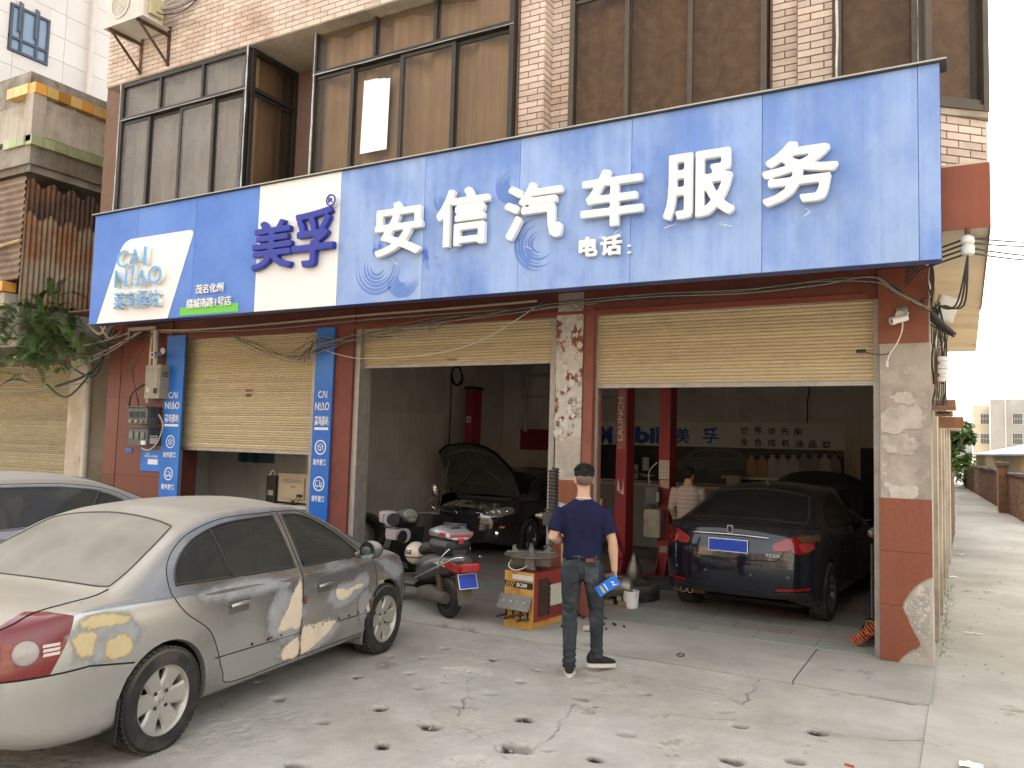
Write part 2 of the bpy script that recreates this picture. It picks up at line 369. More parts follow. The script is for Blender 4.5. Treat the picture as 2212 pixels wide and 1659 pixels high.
    ex = [(-B, -B), (x0, -B), (x1, -B), (B, -B), (-B, y0), (x0, y0), (x1, y0), (B, y0), (-B, y1), (x0, y1), (x1, y1), (B, y1), (-B, B), (x0, B), (x1, B), (B, B)]
    k = len(V); V = np.vstack([V, np.array([(a, b, -.0005) for a, b in ex])])
    q = []
    for j in range(3):
        for i in range(3):
            if (i, j) == (1, 1): continue
            q.append([k+j*4+i, k+j*4+i+1, k+(j+1)*4+i+1, k+(j+1)*4+i])
    Fq = np.vstack([Fq, np.array(q)])
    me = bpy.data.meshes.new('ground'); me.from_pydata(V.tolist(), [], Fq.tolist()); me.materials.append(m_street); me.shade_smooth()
    at = me.attributes.new('soil_shade', 'FLOAT', 'POINT'); at.data.foreach_set('value', np.concatenate([SO.ravel(), np.zeros(16)]).astype(np.float32))
    # bared earth and pit shade, painted near-black into shallow holes and cracks
    n = m_street.node_tree.nodes; L = m_street.node_tree.links; b = [q for q in n if q.type == 'BSDF_PRINCIPLED'][0]; src = b.inputs['Base Color'].links[0].from_socket
    an = n.new('ShaderNodeAttribute'); an.attribute_name = 'soil_shade'; mx = n.new('ShaderNodeMix'); mx.data_type = 'RGBA'; L.new(an.outputs['Fac'], mx.inputs[0]); L.new(src, mx.inputs[6]); mx.inputs[7].default_value = (.028, .021, .015, 1); L.new(mx.outputs[2], b.inputs['Base Color'])
    return tag(link(bpy.data.objects.new('ground', me)), kind='structure')
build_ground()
# loose chips of concrete
mb = MB()
for i in range(2600):
    if random.random() < .5:
        h = random.choice(HOLES); x = h[0]+random.gauss(0, .16); y = h[1]+random.gauss(0, .13); s = random.uniform(.002, .006)
    elif random.random() < .5:
        c = random.choice(((-3.3, 4.75), (-2.9, 4.45), (-3.9, 5.2), (-1.3, 4.2))); x = random.gauss(c[0], .35); y = random.gauss(c[1], .16); s = abs(random.gauss(.004, .004))+.002
    else: x = random.uniform(-6.5, 1.8); y = random.uniform(3.3, 7.0); s = random.uniform(.0015, .005)
    vs = [(x+random.uniform(.5, 1)*s*math.cos(a), y+random.uniform(.5, 1)*s*math.sin(a), .0) for a in (0, 1.6, 3.1, 4.7)]
    mb.add(vs+[(x+random.uniform(-s, s)*.4, y+random.uniform(-s, s)*.4, s*random.uniform(.6, 1.1)+.003)], [(0, 1, 4), (1, 2, 4), (2, 3, 4), (3, 0, 4)])
tag(mb.build('concrete_chips', M('chip_grey', (.36, .34, .3), var=.3, vs=20)), 'small grey concrete chips scattered over the broken ground', 'rubble', kind='stuff')
# alley road
mb = MB()
def _al(u, v): 
    x = -.262+u*5.2; y = -6+v*96; return (x, y, .008+.012*mnoise.noise((x*.9, y*.5, 3))*min(1, (x+.27)*3))
mb.grid(_al, 14, 160)
tag(mb.build('alley_road', m_alley, smooth=180, fix=False), kind='structure')
# apron: three poured strips with an uneven worn front edge
mb = MB()
def apron(xa, xb, ya, yb, z):
    n = int((xb-xa)/.06); vs = []
    for i in range(n+1):
        x = xa+(xb-xa)*i/n; e = mnoise.noise((x*2.2, 1, 5))*.025+mnoise.noise((x*9, 2, 5))*.012
        vs += [(x, ya+e, -.02), (x, ya+e+.004, z-.014), (x, ya+e+.03, z), (x, yb, z)]
    mb.add(vs, [(i*4+j, (i+1)*4+j, (i+1)*4+j+1, i*4+j+1) for i in range(n) for j in range(3)])
apron(-14.5, -1.27, 7.14, 8.9, FZ); apron(-1.262, -.255, 7.15, 8.9, FZ-.003)
tag(mb.build('shop_apron', m_apron, smooth=40), kind='structure')
gf = tag(MB().box(-14.4, -.35, 8.9, 15.6, -.1, FZ-.004).build('garage_floor', m_garfloor), kind='structure')
# stone floor tiles, pink and green
tmats = [M('stone_tile_pink', (.34, .235, .2), rough=.6, var=.3, vs=4, bump=.15, rnd=.25, dust=(.36, .33, .28), dust_amt=.5), M('stone_tile_green', (.25, .275, .23), rough=.6, var=.3, vs=4, bump=.15, rnd=.25, dust=(.36, .33, .28), dust_amt=.5)]
tm = [MB().box(-.297, .297, -.197, .197, -.02, .005, .002).mesh('floor_tile', t) for t in tmats]
for j in range(14):
    for i in range(12):
        x = -7.6+.6*i+(.3 if j % 2 else 0); y = 8.64+.4*j
        if x > -.75 or y > 13.2: continue
        o = bpy.data.objects.new('floor_tile', tm[random.random() < .5]); o.location = (x, y, FZ+random.uniform(-.001, .002)); link(o, gf)
# ================================================================ main building
m_brick = M('brick_tile', (.565, .45, .365), rough=.75, var=.16, vs=5, bump=.25, bs=90, rnd=.14, island=.13, col2=(.42, .29, .22), s2=1.3, t2=.6, streak=.12)
m_mortar = M('brick_joint', (.2, .125, .09), rough=.9, var=.2, vs=6, bump=.3)
m_render = M('old_render', (.46, .4, .31), rough=.9, var=.25, vs=2, col2=(.28, .23, .17), s2=1.2, t2=.56, bump=.35, bs=30, streak=.2)
m_soffit = M('cream_soffit', (.62, .52, .38), rough=.85, var=.15, vs=1.2, col2=(.42, .33, .22), s2=.9, t2=.58, bump=.15)
m_redpaint = M('red_granite', (.215, .066, .034), rough=.42, var=.2, vs=22, bump=.03, spec=.5, dust=(.45, .36, .28), dust_amt=.3, streak=.15)
m_darkred = M('dark_red_beam', (.16, .045, .03), rough=.6, var=.25, vs=5, bump=.1)
m_intwall = M('interior_plaster', (.52, .49, .44), rough=.9, var=.2, vs=1.2, col2=(.38, .35, .3), s2=.8, t2=.58, bump=.2, streak=.15)
m_partition = M('partition_board', (.6, .56, .5), rough=.8, var=.14, vs=1.5, bump=.1, streak=.12, col2=(.48, .44, .385), s2=.7, t2=.55)
bld = thing('brick_building', 'pink brick tiled building with dark framed windows above the open garage', 'building', (0, 0, 0))
YB = 7.0; YPIER = 7.8; YMID = 7.2; YRT = 7.38; YCO = 7.3
ZB = 6.86            # underside of the upper brick band
pX = lambda Y, x, y=300: on(1, Y, x, y).x
XBL = pX(7.0, 262); XBR = pX(7.0, 533)                    # left bay window
XM0 = pX(YMID, 680); XM1 = pX(YMID, 1113); XST = pX(YMID, 1171); XR0 = pX(YRT, 1237, 150); XR1 = pX(YRT, 1661, 100); XS2 = pX(YRT, 1727, 100); XC0 = pX(YCO, 1806, 100)
XCH = -.27; XE = .185
UP = 12.0
mb = MB()
mb.box(-12.3, -.31, 11.0, 15.7, ZSO, UP)                  # rear mass
mb.box(-12.0, XM0-.02, YPIER, 11, ZSO, UP)               # wall behind the left bay
mb.box(XM0, XST, YMID+.4, 11.02, ZSO+.5, UP-.01); mb.box(XM1+.01, XST, YMID, YMID+.41, ZSO+.5, UP-.012); mb.box(XM0, XM1+.01, YMID, YMID+.41, ZSO+.5, 4.5); mb.box(XM0, XM1+.01, YMID-.001, YMID+.41, ZB+.2, UP-.014); mb.box(XM0-.02, XM0+.03, YMID, YPIER, ZSO+.5, ZB+.2)
mb.box(XST-.01, XS2, YRT+.4, 11.03, ZSO+.5, UP-.02); mb.box(XST-.01, XR0-.01, YRT, YRT+.41, ZSO+.5, UP-.022); mb.box(XR1+.01, XS2, YRT, YRT+.41, ZSO+.5, UP-.024); mb.box(XR0-.01, XR1+.01, YRT, YRT+.41, ZSO+.5, 4.5); mb.box(XR0-.01, XR1+.01, YRT, YRT+.41, 7.6, UP-.026)
mb.box(XS2-.01, XC0-.01, YCO, YCO+.5, ZSO+.5, UP-.028)
CP = [(XC0-.011, YCO), (XCH, YCO), (XCH, 7.14), (XE-.005, 7.55), (XE-.005, 11.04), (XC0-.011, 11.04)]
mb.prism(CP, ZSO+.5, 4.7, 'xy'); mb.prism(CP, 7.6, UP-.03, 'xy'); mb.box(XS2-.012, XE-.005, YCO+.7, 11.04, 4.6, 7.7)
# walls have their openings as recessed windows laid in front of them
mb.build('wall', m_mortar, bld)
mb = MB(); mb.box(-11.0, XE, YSL, 15.69, ZSO, ZSO+.52); mb.build('floor_slab', m_soffit, bld)
mb = MB(); mb.box(XCH-.6, XE+.004, YSL-.012, YSL-.001, ZSO-.012, ZSO+.5, .003); mb.box(XE+.001, XE+.012, YSL-.012, 11.2, ZSO-.012, ZSO+.5); mb.build('fascia_band', M('orange_red_paint', (.25, .072, .036), rough=.55, var=.2, vs=2.5, bump=.08, streak=.15), bld)
# upper brick band (balcony parapet of the floor above) and its soffit
XBE = pX(6.93, 1003, 30)
mb = MB(); mb.box(-10.72, XBE, 6.95, YPIER+.3, ZB, 9.5); mb.box(XBE-.02, XR1+1, 7.12, 8.0, 7.3, 9.45); mb.build('parapet', m_render, bld)
# --------------------------------------------------------------- brick tiles
BW, BH, BG = .215, .055, .011
bricks = []   # (matrix)
def brickwall(p0, ux, length, z0, z1, nrm, skip=None):
    """running bond on the vertical face from p0 along ux"""
    ux = Vector(ux).normalized(); n = Vector(nrm).normalized()
    rows = int((z1-z0+BG)/(BH+BG))
    for r in range(rows):
        z = z0+r*(BH+BG); off = (BW+BG)/2 if r % 2 else 0
        s = -off
        while s < length:
            a = max(0, s); b = min(length, s+BW); s += BW+BG
            if b-a < .03: continue
            c = Vector(p0)+ux*((a+b)/2); zc = z+BH/2
            if skip and skip(c, zc): continue
            m_ = Matrix((( ux.x*(b-a)/BW, -n.x, 0, c.x), (ux.y*(b-a)/BW, -n.y, 0, c.y), (0, 0, 1, zc), (0, 0, 0, 1)))
            bricks.append((m_, (c+Vector((0, 0, zc-CAMZ))).length if True else 0))
T = .001
brickwall((-10.72, 6.95-T, 0), (1, 0, 0), XBE+10.72, ZB+.012, 9.3, (0, -1, 0))
brickwall((XBE+T, 6.95, 0), (0, 1, 0), .17, ZB+.5, 9.0, (1, 0, 0))
brickwall((XBE, 7.12-T, 0), (1, 0, 0), 1.2, 7.31, 8.6, (0, -1, 0))
brickwall((XBR+.55, YPIER-T, 0), (1, 0, 0), XM0-XBR-.45, 4.3, ZB, (0, -1, 0))
brickwall((XM1+.035, YMID-T, 0), (1, 0, 0), XST-XM1-.035, 4.5, 8.6, (0, -1, 0))
brickwall((XST+T, YMID, 0), (0, 1, 0), YRT-YMID, 4.5, 8.6, (1, 0, 0))
brickwall((XST+.005, YRT-T, 0), (1, 0, 0), XR0-XST-.04, 4.5, 8.6, (0, -1, 0))
brickwall((XR1+.035, YRT-T, 0), (1, 0, 0), XS2-XR1-.04, 4.5, 8.6, (0, -1, 0))
brickwall((XS2, YCO-T, 0), (1, 0, 0), XC0-XS2-.03, 4.5, 8.6, (0, -1, 0))
_cd2 = (XE-XCH, .41, 0); _cn = (.41, -(XE-XCH), 0)
brickwall((XCH+.002, 7.138, 0), _cd2, Vector(_cd2).length, ZSO+.53, 4.72, _cn)
brickwall((XE-.004, 7.56, 0), (0, 1, 0), 3.4, ZSO+.53, 8.6, (1, 0, 0))
bricks.sort(key=lambda b: b[1]-(3 if b[0][1][3] > 7.1 and b[0][0][3] > -4.5 else 0))
bmesh_ = MB().box(-BW/2, BW/2, -.009, .012, -BH/2, BH/2).mesh('brick', m_brick)
vis = [b for b in bricks if 3.6 < b[0][2][3] < 7.6]
for m_, d in vis[:300]:
    o = bpy.data.objects.new('brick', bmesh_); link(o, bld)
    m2 = m_.copy(); m2[1][3] += random.uniform(-.0015, .0015); o.matrix_world = m2
rest = vis[300:]+[b for b in bricks if not 3.6 < b[0][2][3] < 7.6]
mb = MB()
for m_, d in rest: mb.m = m_; mb.box(-BW/2, BW/2, -.009, .012, -BH/2, BH/2)
mb.m = Matrix.Identity(4)
tag(mb.build('brick_cladding', m_brick, bld), kind='stuff')
# --------------------------------------------------------------- windows
m_alu = M('dark_aluminium', (.045, .038, .032), rough=.4, metal=.3, var=.3, vs=8, bump=.05, dust=(.3, .25, .2), dust_amt=.5)
m_alub = M('bronze_aluminium', (.085, .066, .045), rough=.42, metal=.3, var=.25, vs=8, bump=.05, dust=(.3, .25, .2), dust_amt=.4)
m_caulk = M('white_caulk', (.6, .6, .58), rough=.7, var=.3, vs=20, bump=.4, bs=30)
m_pane = glass_mat('window_pane', (.86, .78, .66), rough=.03, clear=.9, dust=(.45, .4, .34), dust_amt=.1)
m_pane2 = glass_mat('window_pane_dark', (.74, .63, .5), rough=.02, clear=.88, dust=(.35, .3, .25), dust_amt=.05)
m_pane3 = glass_mat('window_pane_grey', (.82, .8, .76), rough=.03, clear=.8, dust=(.5, .48, .46), dust_amt=.26)  # pale film: some dust, plus the sky's reflection put into the colour
m_curt = M('tan_curtain', (.66, .5, .35), rough=.9, var=.2, vs=1.5, bump=.1, streak=.4)
m_curt2 = M('brocade_curtain', (.36, .26, .195), rough=.85, var=.25, vs=2, col2=(.5, .38, .29), s2=9, t2=.54, w2=.12, bump=.2)
m_curt3 = M('pale_curtain', (.78, .70, .58), rough=.9, var=.2, vs=1.5, bump=.1, streak=.4)
m_roomdark = M('room_dark', (.05, .04, .03), rough=1, var=0, bump=0)
def curtain(p0, d, w_, z0, z1, mat, parent, amp=.045, freq=5.5):
    d = Vector(d).normalized(); n = Vector((-d.y, d.x, 0)); mb = MB(); ph = random.random()*9; N = max(12, int(w_*26))
    def f(u, v):
        s = u*w_; a = amp*(math.sin(s*freq*2+ph)+.6*math.sin(s*freq*3.7+ph*2)+.7*mnoise.noise((s*3, v*.6, ph)))*(.7+.3*v)
        p = Vector(p0)+d*s+n*(a+.0); return (p.x, p.y, z0+(z1-z0)*v)
    mb.grid(f, N, 5); return mb.build('curtain', mat, parent, smooth=180, fix=False)
def bar(mb, a, b, w_, dep, d, b_=.004):
    """frame bar between two points of the pane plane whose direction along is d"""
    a, b = Vector(a), Vector(b); t = b-a; L_ = t.length; t.normalize(); d = Vector(d).normalized(); n = Vector((d.y, -d.x, 0))
    s = t.cross(n).normalized()
    om = mb.m; c = (a+b)/2
    mb.m = om @ Matrix(((t.x, s.x, n.x, c.x), (t.y, s.y, n.y, c.y), (t.z, s.z, n.z, c.z), (0, 0, 0, 1)))
    mb.box(-L_/2, L_/2, -w_/2, w_/2, -dep/2, dep/2, b_); mb.m = om
def window(name, p0, p1, z0, z1, ztr, tops, lows, mat_f, mat_g, mat_c, parent, back=.17, curt=True, fw=.055):
    """strip window: p0-p1 base line, transom height ztr, divider fractions"""
    p0, p1 = Vector((*p0, 0)), Vector((*p1, 0)); d = (p1-p0); w_ = d.length; d.normalize(); inn = Vector((-d.y, d.x, 0))
    win = MB(); P = lambda s, z, o=0: p0+d*s+inn*o+Vector((0, 0, z))
    for s in (0, w_): bar(win, P(s+(fw/2 if s == 0 else -fw/2), z0), P(s+(fw/2 if s == 0 else -fw/2), z1), fw, .09, d)
    for z in ([z0+fw/2, z1-fw/2]+([ztr] if ztr else [])): bar(win, P(fw, z), P(w_-fw, z), fw*.95, .085, d)
    W = win.build('window', mat_f, parent)
    bar_ = MB()
    tops_ = [0]+list(tops)+[1]; lows_ = [0]+list(lows)+[1]
    if ztr:
        for i, f in enumerate(tops_[1:-1]): bar_ = MB(); bar(bar_, P(f*w_, ztr+fw/2), P(f*w_, z1-fw), fw*.8, .08, d); bar_.build('mullion', mat_f, W)
    zl = (ztr-fw/2) if ztr else z1-fw
    if ztr:
        for i in range(len(tops_)-1):
            g = MB(); a, b = tops_[i]*w_+.02, tops_[i+1]*w_-.02; g.add([P(a, ztr), P(b, ztr), P(b, z1-.02), P(a, z1-.02)], [(0, 1, 2, 3)]); g.build('pane', mat_g, W, fix=False)
    for i in range(len(lows_)-1):
        o = .028 if i % 2 else -.005; a, b = lows_[i]*w_-(.02 if i else 0), lows_[i+1]*w_+(.02 if i < len(lows_)-2 else 0)
        sm = MB(); sw = .05
        for s in (a+sw/2, b-sw/2): bar(sm, P(s, z0+fw, o), P(s, zl, o), sw, .03, d, .003)
        for z in (z0+fw+sw/2, zl-sw/2): bar(sm, P(a+sw, z, o), P(b-sw, z, o), sw*.8, .03, d, .003)
        S = sm.build('sash', mat_f, W)
        g = MB(); g.add([P(a+.02, z0+fw, o), P(b-.02, z0+fw, o), P(b-.02, zl-.02, o), P(a+.02, zl-.02, o)], [(0, 1, 2, 3)]); g.build('pane', mat_g, W, fix=False)
    if curt: curtain(p0+inn*back+d*.03, d, w_-.06, z0, z1, mat_c, W)
    return W
def caulk(a, b, w_=.012): MB().tube([Vector(a).lerp(Vector(b), i/10)+Vector((random.uniform(-1, 1)*.004, 0, random.uniform(-1, 1)*.004)) for i in range(11)], [random.uniform(.25, 1)*w_ for i in range(11)], 5).build('caulk_bead', m_caulk, bld)
# left bay window: front and right-hand return
ztb = on(1, 7.0, 395, 228).z
window('w', (XBL, 7.0), (XBR, 7.0), 4.5, ZB-.01, ztb, (.33, .665), (.245, .5, .755), m_alu, m_pane3, m_curt3, bld)
window('w', (XBR, 7.0), (XBR, YPIER), 4.5, ZB-.01, ztb, (), (), m_alu, m_pane2, m_curt, bld)
window('w', (XBL, YPIER), (XBL, 7.0), 4.5, ZB-.01, ztb, (), (), m_alu, m_pane2, m_curt, bld)
caulk((XBR, 6.945, 4.9), (XBR, 6.945, ZB)); caulk((XBL, 6.945, 4.9), (XBL, 6.945, ZB)); caulk((XBL, 6.945, ztb-.02), (XBR, 6.945, ztb-.02), .008)
# middle window
ztm = on(1, YMID, 900, 112).z
window('w', (XM0, YMID-.05), (XM1, YMID-.05), 4.5, ZB+.2, ztm, (.335, .64), (.22, .475, .73), m_alu, m_pane, m_curt, bld, back=.15)
caulk((XM0+.03, YMID-.1, 4.9), (XM0+.03, YMID-.1, 7)); caulk((XM0, YMID-.1, ztm-.02), (XM1, YMID-.1, ztm-.02), .008)
# right window
window('w', (XR0, YRT-.05), (XR1, YRT-.05), 4.5, 7.6, on(1, YRT, 1245, 8).z+.02, (.35, .66), (.315, .635), m_alub, m_pane2, m_curt2, bld, back=.15)
# corner window
ZC = 4.74
window('w', (XC0, YCO-.05), (XCH-.02, YCO-.05), ZC, 7.6, None, (), (), m_alub, m_pane2, m_curt2, bld, back=.15)
window('w', (XCH+.005, YCO-.04-.12), (XE, 7.52), ZC, 7.6, None, (), (), m_alub, m_pane2, m_curt2, bld, back=.15)
caulk((XCH-.02, 7.2, ZC), (XCH-.02, 7.2, 7.3), .02); caulk((XCH+.03, 7.16, ZC), (XCH+.03, 7.16, 7.3), .016); caulk((XC0+.02, YCO-.1, ZC), (XC0+.02, YCO-.1, 7.3), .016)
mb = MB()
mb.prism([(XCH-.02, 7.11), (XE+.02, 7.49), (XE+.02, 7.6), (XCH-.02, 7.3)], ZC-.05, ZC, 'xy')
mb.build('window_sill', m_render, bld)
# paper sheet stuck to the middle window
a = on(1, YMID-.035, 777, 333); b = on(1, YMID-.035, 835, 322); c = on(1, YMID-.035, 843, 168); d = on(1, YMID-.035, 787, 173)
mb = MB(); top = [c.lerp(d, i/8)+Vector((0, 0, random.uniform(-.012, .008))) for i in range(9)]
mb.add([tuple(a), tuple(b)]+[tuple(t) for t in top], [tuple(range(11))]); tag(mb.build('paper_sheet', M('white_paper', (.85, .85, .83), rough=.8, var=.03, bump=0)), 'torn edged white paper sheet stuck on a brown upstairs window', 'paper')
# --------------------------------------------------------------- ground floor walls, interior
mb = MB()
mb.box(-.62, -.33, YF+.02, 15.7, 0, ZSO-.001)                   # alley side wall
mb.box(-8.98, -8.9, 9.5, 15.5, 0, ZSO-.002); 
mb.box(-11.0, -.6, 15.5, 15.72, 0, ZSO-.004); 
mb.prism([(-7.9, 8.72), (-7.3, 8.72), (-8.9, 9.62), (-8.98, 9.58)], 0, ZSO-.006, 'xy')
mb.build('interior_wall', m_intwall, bld)
MB().box(-12.2, -8.98, 10.3, 10.4, 0, ZSO-.003).build('shop_wall', M('shop_white', (.72, .71, .68), rough=.8, var=.1, vs=1.5, bump=.1, streak=.1, col2=(.6, .57, .52), s2=.9, t2=.6), bld); MB().box(-12.2, -12.1, 8.8, 10.3, 0, ZSO-.005).build('shop_wall', MATS['shop_white'], bld)
mb = MB(); mb.box(-10.8, -.33, 8.6, 15.6, ZSO-.06, ZSO-.011); mb.build('ceiling', M('ceiling_grey', (.55, .52, .47), var=.2, vs=1), bld)
for i in range(5):                                             # boards of the left garage wall
    for z0, z1 in ((.05, 1.22), (1.228, 2.44), (2.448, 3.6)):
        MB().box(-8.9, -8.888, 9.6+1.19*i, 9.6+1.19*i+1.182, z0, z1, .003).build('wall_panel', m_partition, bld)
# red lintel beam between columns and soffit
mb = MB(); mb.box(-12.3, -.30, YF+.03, YF+.26, 3.42, ZSO-.002); mb.build('lintel', m_darkred, bld)
mb = MB(); mb.box(-11.6, -.31, YSL+.03, YF+.03, ZSO-.016, ZSO-.001); mb.build('soffit', m_darkred, bld)
mb = MB(); mb.box(-10.6, -.8, YF+.005, YF+.03, 3.40, 3.46, .004); mb.build('lintel_trim', M('dull_red_paint', (.2, .05, .035), rough=.6, var=.2), bld)
# alley flank: render above, trims, further pilasters
mb = MB(); mb.box(-.331, -.322, YF+.3, 15.7, 0, ZSO-.004); mb.build('flank_render', M('flank_render', (.5, .41, .28), rough=.9, var=.25, vs=1.5, col2=(.33, .25, .15), s2=1, bump=.3, streak=.25), bld)
for y in (9.6, 11.2, 12.9, 14.6): MB().box(-.33, -.25, y, y+.28, 0, ZSO-.01, .006).build('pilaster', m_render, bld)
# ================================================================ columns
m_oldmortar = M('exposed_mortar', (.42, .37, .31), rough=.95, var=.25, vs=2.5, col2=(.3, .26, .22), s2=2.2, t2=.55, col3=(.55, .5, .43), s3=3.5, t3=.63, bump=.6, bs=35)
m_mosaic = M('mosaic_imprint', (.33, .31, .28), rough=.95, var=.3, vs=6, col2=(.6, .58, .53), s2=26, t2=.56, w2=.05, bump=.8, bs=45)
m_peel = M('peeling_paint', (.5, .47, .42), rough=.85, var=.25, vs=5, col2=(.2, .07, .045), s2=7, t2=.52, w2=.03, col3=(.3, .26, .23), s3=11, t3=.6, bump=.9, bs=14)
m_tin = M('galvanised_frame', (.36, .33, .29), rough=.5, metal=.3, var=.25, vs=7, streak=.2)
def clip_poly(poly, z0, z1):
    def half(P, keep, zc):
        o = []
        for i in range(len(P)):
            a, b = P[i], P[(i+1) % len(P)]
            ka, kb = keep(a[1]), keep(b[1])
            if ka: o.append(a)
            if ka != kb: t = (zc-a[1])/(b[1]-a[1]); o.append((a[0]+(b[0]-a[0])*t, zc))
        return o
    return half(half(poly, lambda z: z >= z0, z0), lambda z: z <= z1, z1)
def mosaic_bumps(mb, x0, x1, z0, z1, y, keep=lambda x, z: True, s=.026):
    nx = int((x1-x0)/s); nz = int((z1-z0)/s)
    for i in range(nx):
        for j in range(nz):
            x = x0+(i+.5)*s; z = z0+(j+.5)*s
            if keep(x, z): mb.box(x-s*.38, x+s*.38, y-.0035*random.uniform(.4, 1.2), y+.002, z-s*.38, z+s*.38)
# right-hand corner column
cx0, cx1 = XZ(YF, 1899, 1100)[0], XZ(YF, 2013, 1100)[0]
colR = thing('corner_column', 'garage corner column with bare mortar above broken red tile panels', 'column', (0, 0, 0))
MB().box(cx0+.012, cx1, YF+.012, YF+.42, 0, ZSO-.02, .004).build('core', m_oldmortar, colR)
fx = lambda x, y: XZ(YF, 1810.4+x*.3637, 877.8+y*.3637)
brk = catmull([(*fx(*q), 0) for q in ((556, 1015), (500, 1040), (440, 1090), (385, 1180), (410, 1250), (440, 1320), (487, 1415), (430, 1450), (365, 1505), (360, 1535))], 6)
brk = [(p.x+.004*mnoise.noise((p.y*30, 1, 1)), p.y) for p in brk]
ztop = fx(400, 548)[1]; zj = [fx(400, q)[1] for q in (865, 1185, 1507)]
outline = [(cx0, FZ), (cx0, ztop), (cx1+.002, ztop), (cx1+.002, brk[0][1])]+brk[1:-1]+[(brk[-1][0], FZ)]
lv = [FZ]+sorted(zj)+[ztop]
for a, b in zip(lv[:-1], lv[1:]):
    pl = clip_poly(outline, a+.0015, b-.0015)
    if len(pl) > 2: MB().prism(pl, YF-.006, YF+.012).build('red_panel', m_redpaint, colR)
MB().box(cx0, cx1-.01, YF-.004, YF+.012, XZ(YF, 1950, 741)[1], ZSO-.02, .003).build('red_panel', m_redpaint, colR)
mb = MB()
def in_break(x, z):
    zz = [b for b in brk]; 
    for a, b in zip(zz[:-1], zz[1:]):
        if min(a[1], b[1]) <= z <= max(a[1], b[1]): return x > a[0]+(b[0]-a[0])*(z-a[1])/(b[1]-a[1]+1e-9)+.01
    return False
mosaic_bumps(mb, cx0+.05, cx1-.01, .1, brk[0][1], YF+.012, lambda x, z: in_break(x, z) and mnoise.noise((x*5, z*5, 1)) > -.12)
tag(mb.build('mosaic_imprint', m_mosaic, colR), kind='stuff')
# raised plaster flakes on the bare mortar
for cz, wd in ((XZ(YF, 1950, 960)[1], .16), (XZ(YF, 1950, 905)[1], .2), (XZ(YF, 1970, 860)[1], .1), (XZ(YF, 1950, 1065)[1], .12), (XZ(YF, 1975, 800)[1], .07)):
    px = (cx0+cx1)/2+random.uniform(-.06, .08); pl = []
    for i in range(26):
        a = 2*PI*i/26; r = 1+.55*mnoise.noise((math.cos(a)*2+cz*7, math.sin(a)*2, cz)); pl.append((min(cx1-.005, max(cx0+.02, px+math.cos(a)*wd*r)), cz+math.sin(a)*wd*.6*r))
    MB().prism(pl, YF+.004, YF+.0125).build('plaster_flake', M('plaster_flake', (.5, .46, .4), rough=.95, var=.25, vs=6, col2=(.36, .32, .27), s2=4, bump=.5, bs=30), colR)
# middle column
mx0, mx1 = XZ(YF, 1199, 850)[0], XZ(YF, 1257, 850)[0]
colM = thing('middle_column', 'garage column with flaking white and red paint behind the walking man', 'column')
MB().box(mx0+.01, mx1-.01, YF+.012, YF+.4, 0, ZSO-.02, .004).build('core', m_oldmortar, colM)
zp = XZ(YF, 1228, 945)[1]; zr = XZ(YF, 1228, 1037)[1]; zpt = XZ(YF, 1228, 680)[1]
pl = [(mx0, zp+.02*random.random())]+[(mx0+(mx1-mx0)*i/8, zp+random.uniform(-.02, .02)) for i in range(1, 8)]+[(mx1, zp)]+[(mx1-.004*random.random(), zp+(zpt-zp)*i/20) for i in range(1, 20)]+[(mx1, zpt), (mx0, zpt)]+[(mx0+.02*max(0, mnoise.noise((i*.6, 3, 3))), zpt+(zp-zpt)*i/20) for i in range(1, 20)]
MB().prism(pl, YF, YF+.012).build('paint_skin', m_peel, colM)
mb = MB()
for i in range(46):
    x = random.uniform(mx0+.02, mx1-.02); z = random.uniform(zp+.05, zpt-.05); s = random.uniform(.012, .04)
    mb.add([(x+random.uniform(-s, s)*.6, YF-.001-random.uniform(0, .006), z+s*1.6*random.uniform(.5, 1)), (x-s, YF-.002, z), (x+random.uniform(-s, s)*.5, YF-.01*random.random(), z-s*1.5), (x+s, YF-.004*random.random(), z+s*.2)], [(0, 1, 2, 3)])
tag(mb.build('paint_flakes', M('flake_white', (.56, .53, .48), rough=.85, var=.2), colM), kind='stuff')
mb = MB(); mosaic_bumps(mb, mx0+.02, mx1-.02, zr, zp-.02, YF+.012, lambda x, z: mnoise.noise((x*6, z*6, 4)) > -.25); tag(mb.build('mosaic_imprint', M('mosaic_tan', (.46, .41, .34), rough=.95, var=.3, vs=9, bump=.5), colM), kind='stuff')
MB().box(mx0, mx1, YF-.002, YF+.012, FZ, zr, .003).build('red_panel', m_redpaint, colM)
MB().box(mx1+.002, mx1+.12, YF+.02, YF+.3, FZ, ZSO-.03, .004).build('red_jamb', M('red_jamb_paint', (.22, .075, .05), rough=.6, var=.25, vs=4, bump=.1), colM)
# column between the first two bays
jx0, jx1 = XZ(YF, 719, 900)[0], XZ(YF, 756, 900)[0]
colL = thing('red_column', 'narrow worn dark red column between blue banner and grey door frame', 'column')
MB().box(jx0-.33, jx1, YF+.01, YF+.38, 0, ZSO-.02, .006).build('shaft', M('worn_red_column', (.2, .055, .04), rough=.6, var=.3, vs=4, col2=(.12, .04, .03), s2=4, t2=.6, bump=.2), colL)
MB().box(jx1+.002, jx1+.09, YF+.05, YF+.3, FZ, 3.42, .004).build('door_jamb', m_tin, colL)
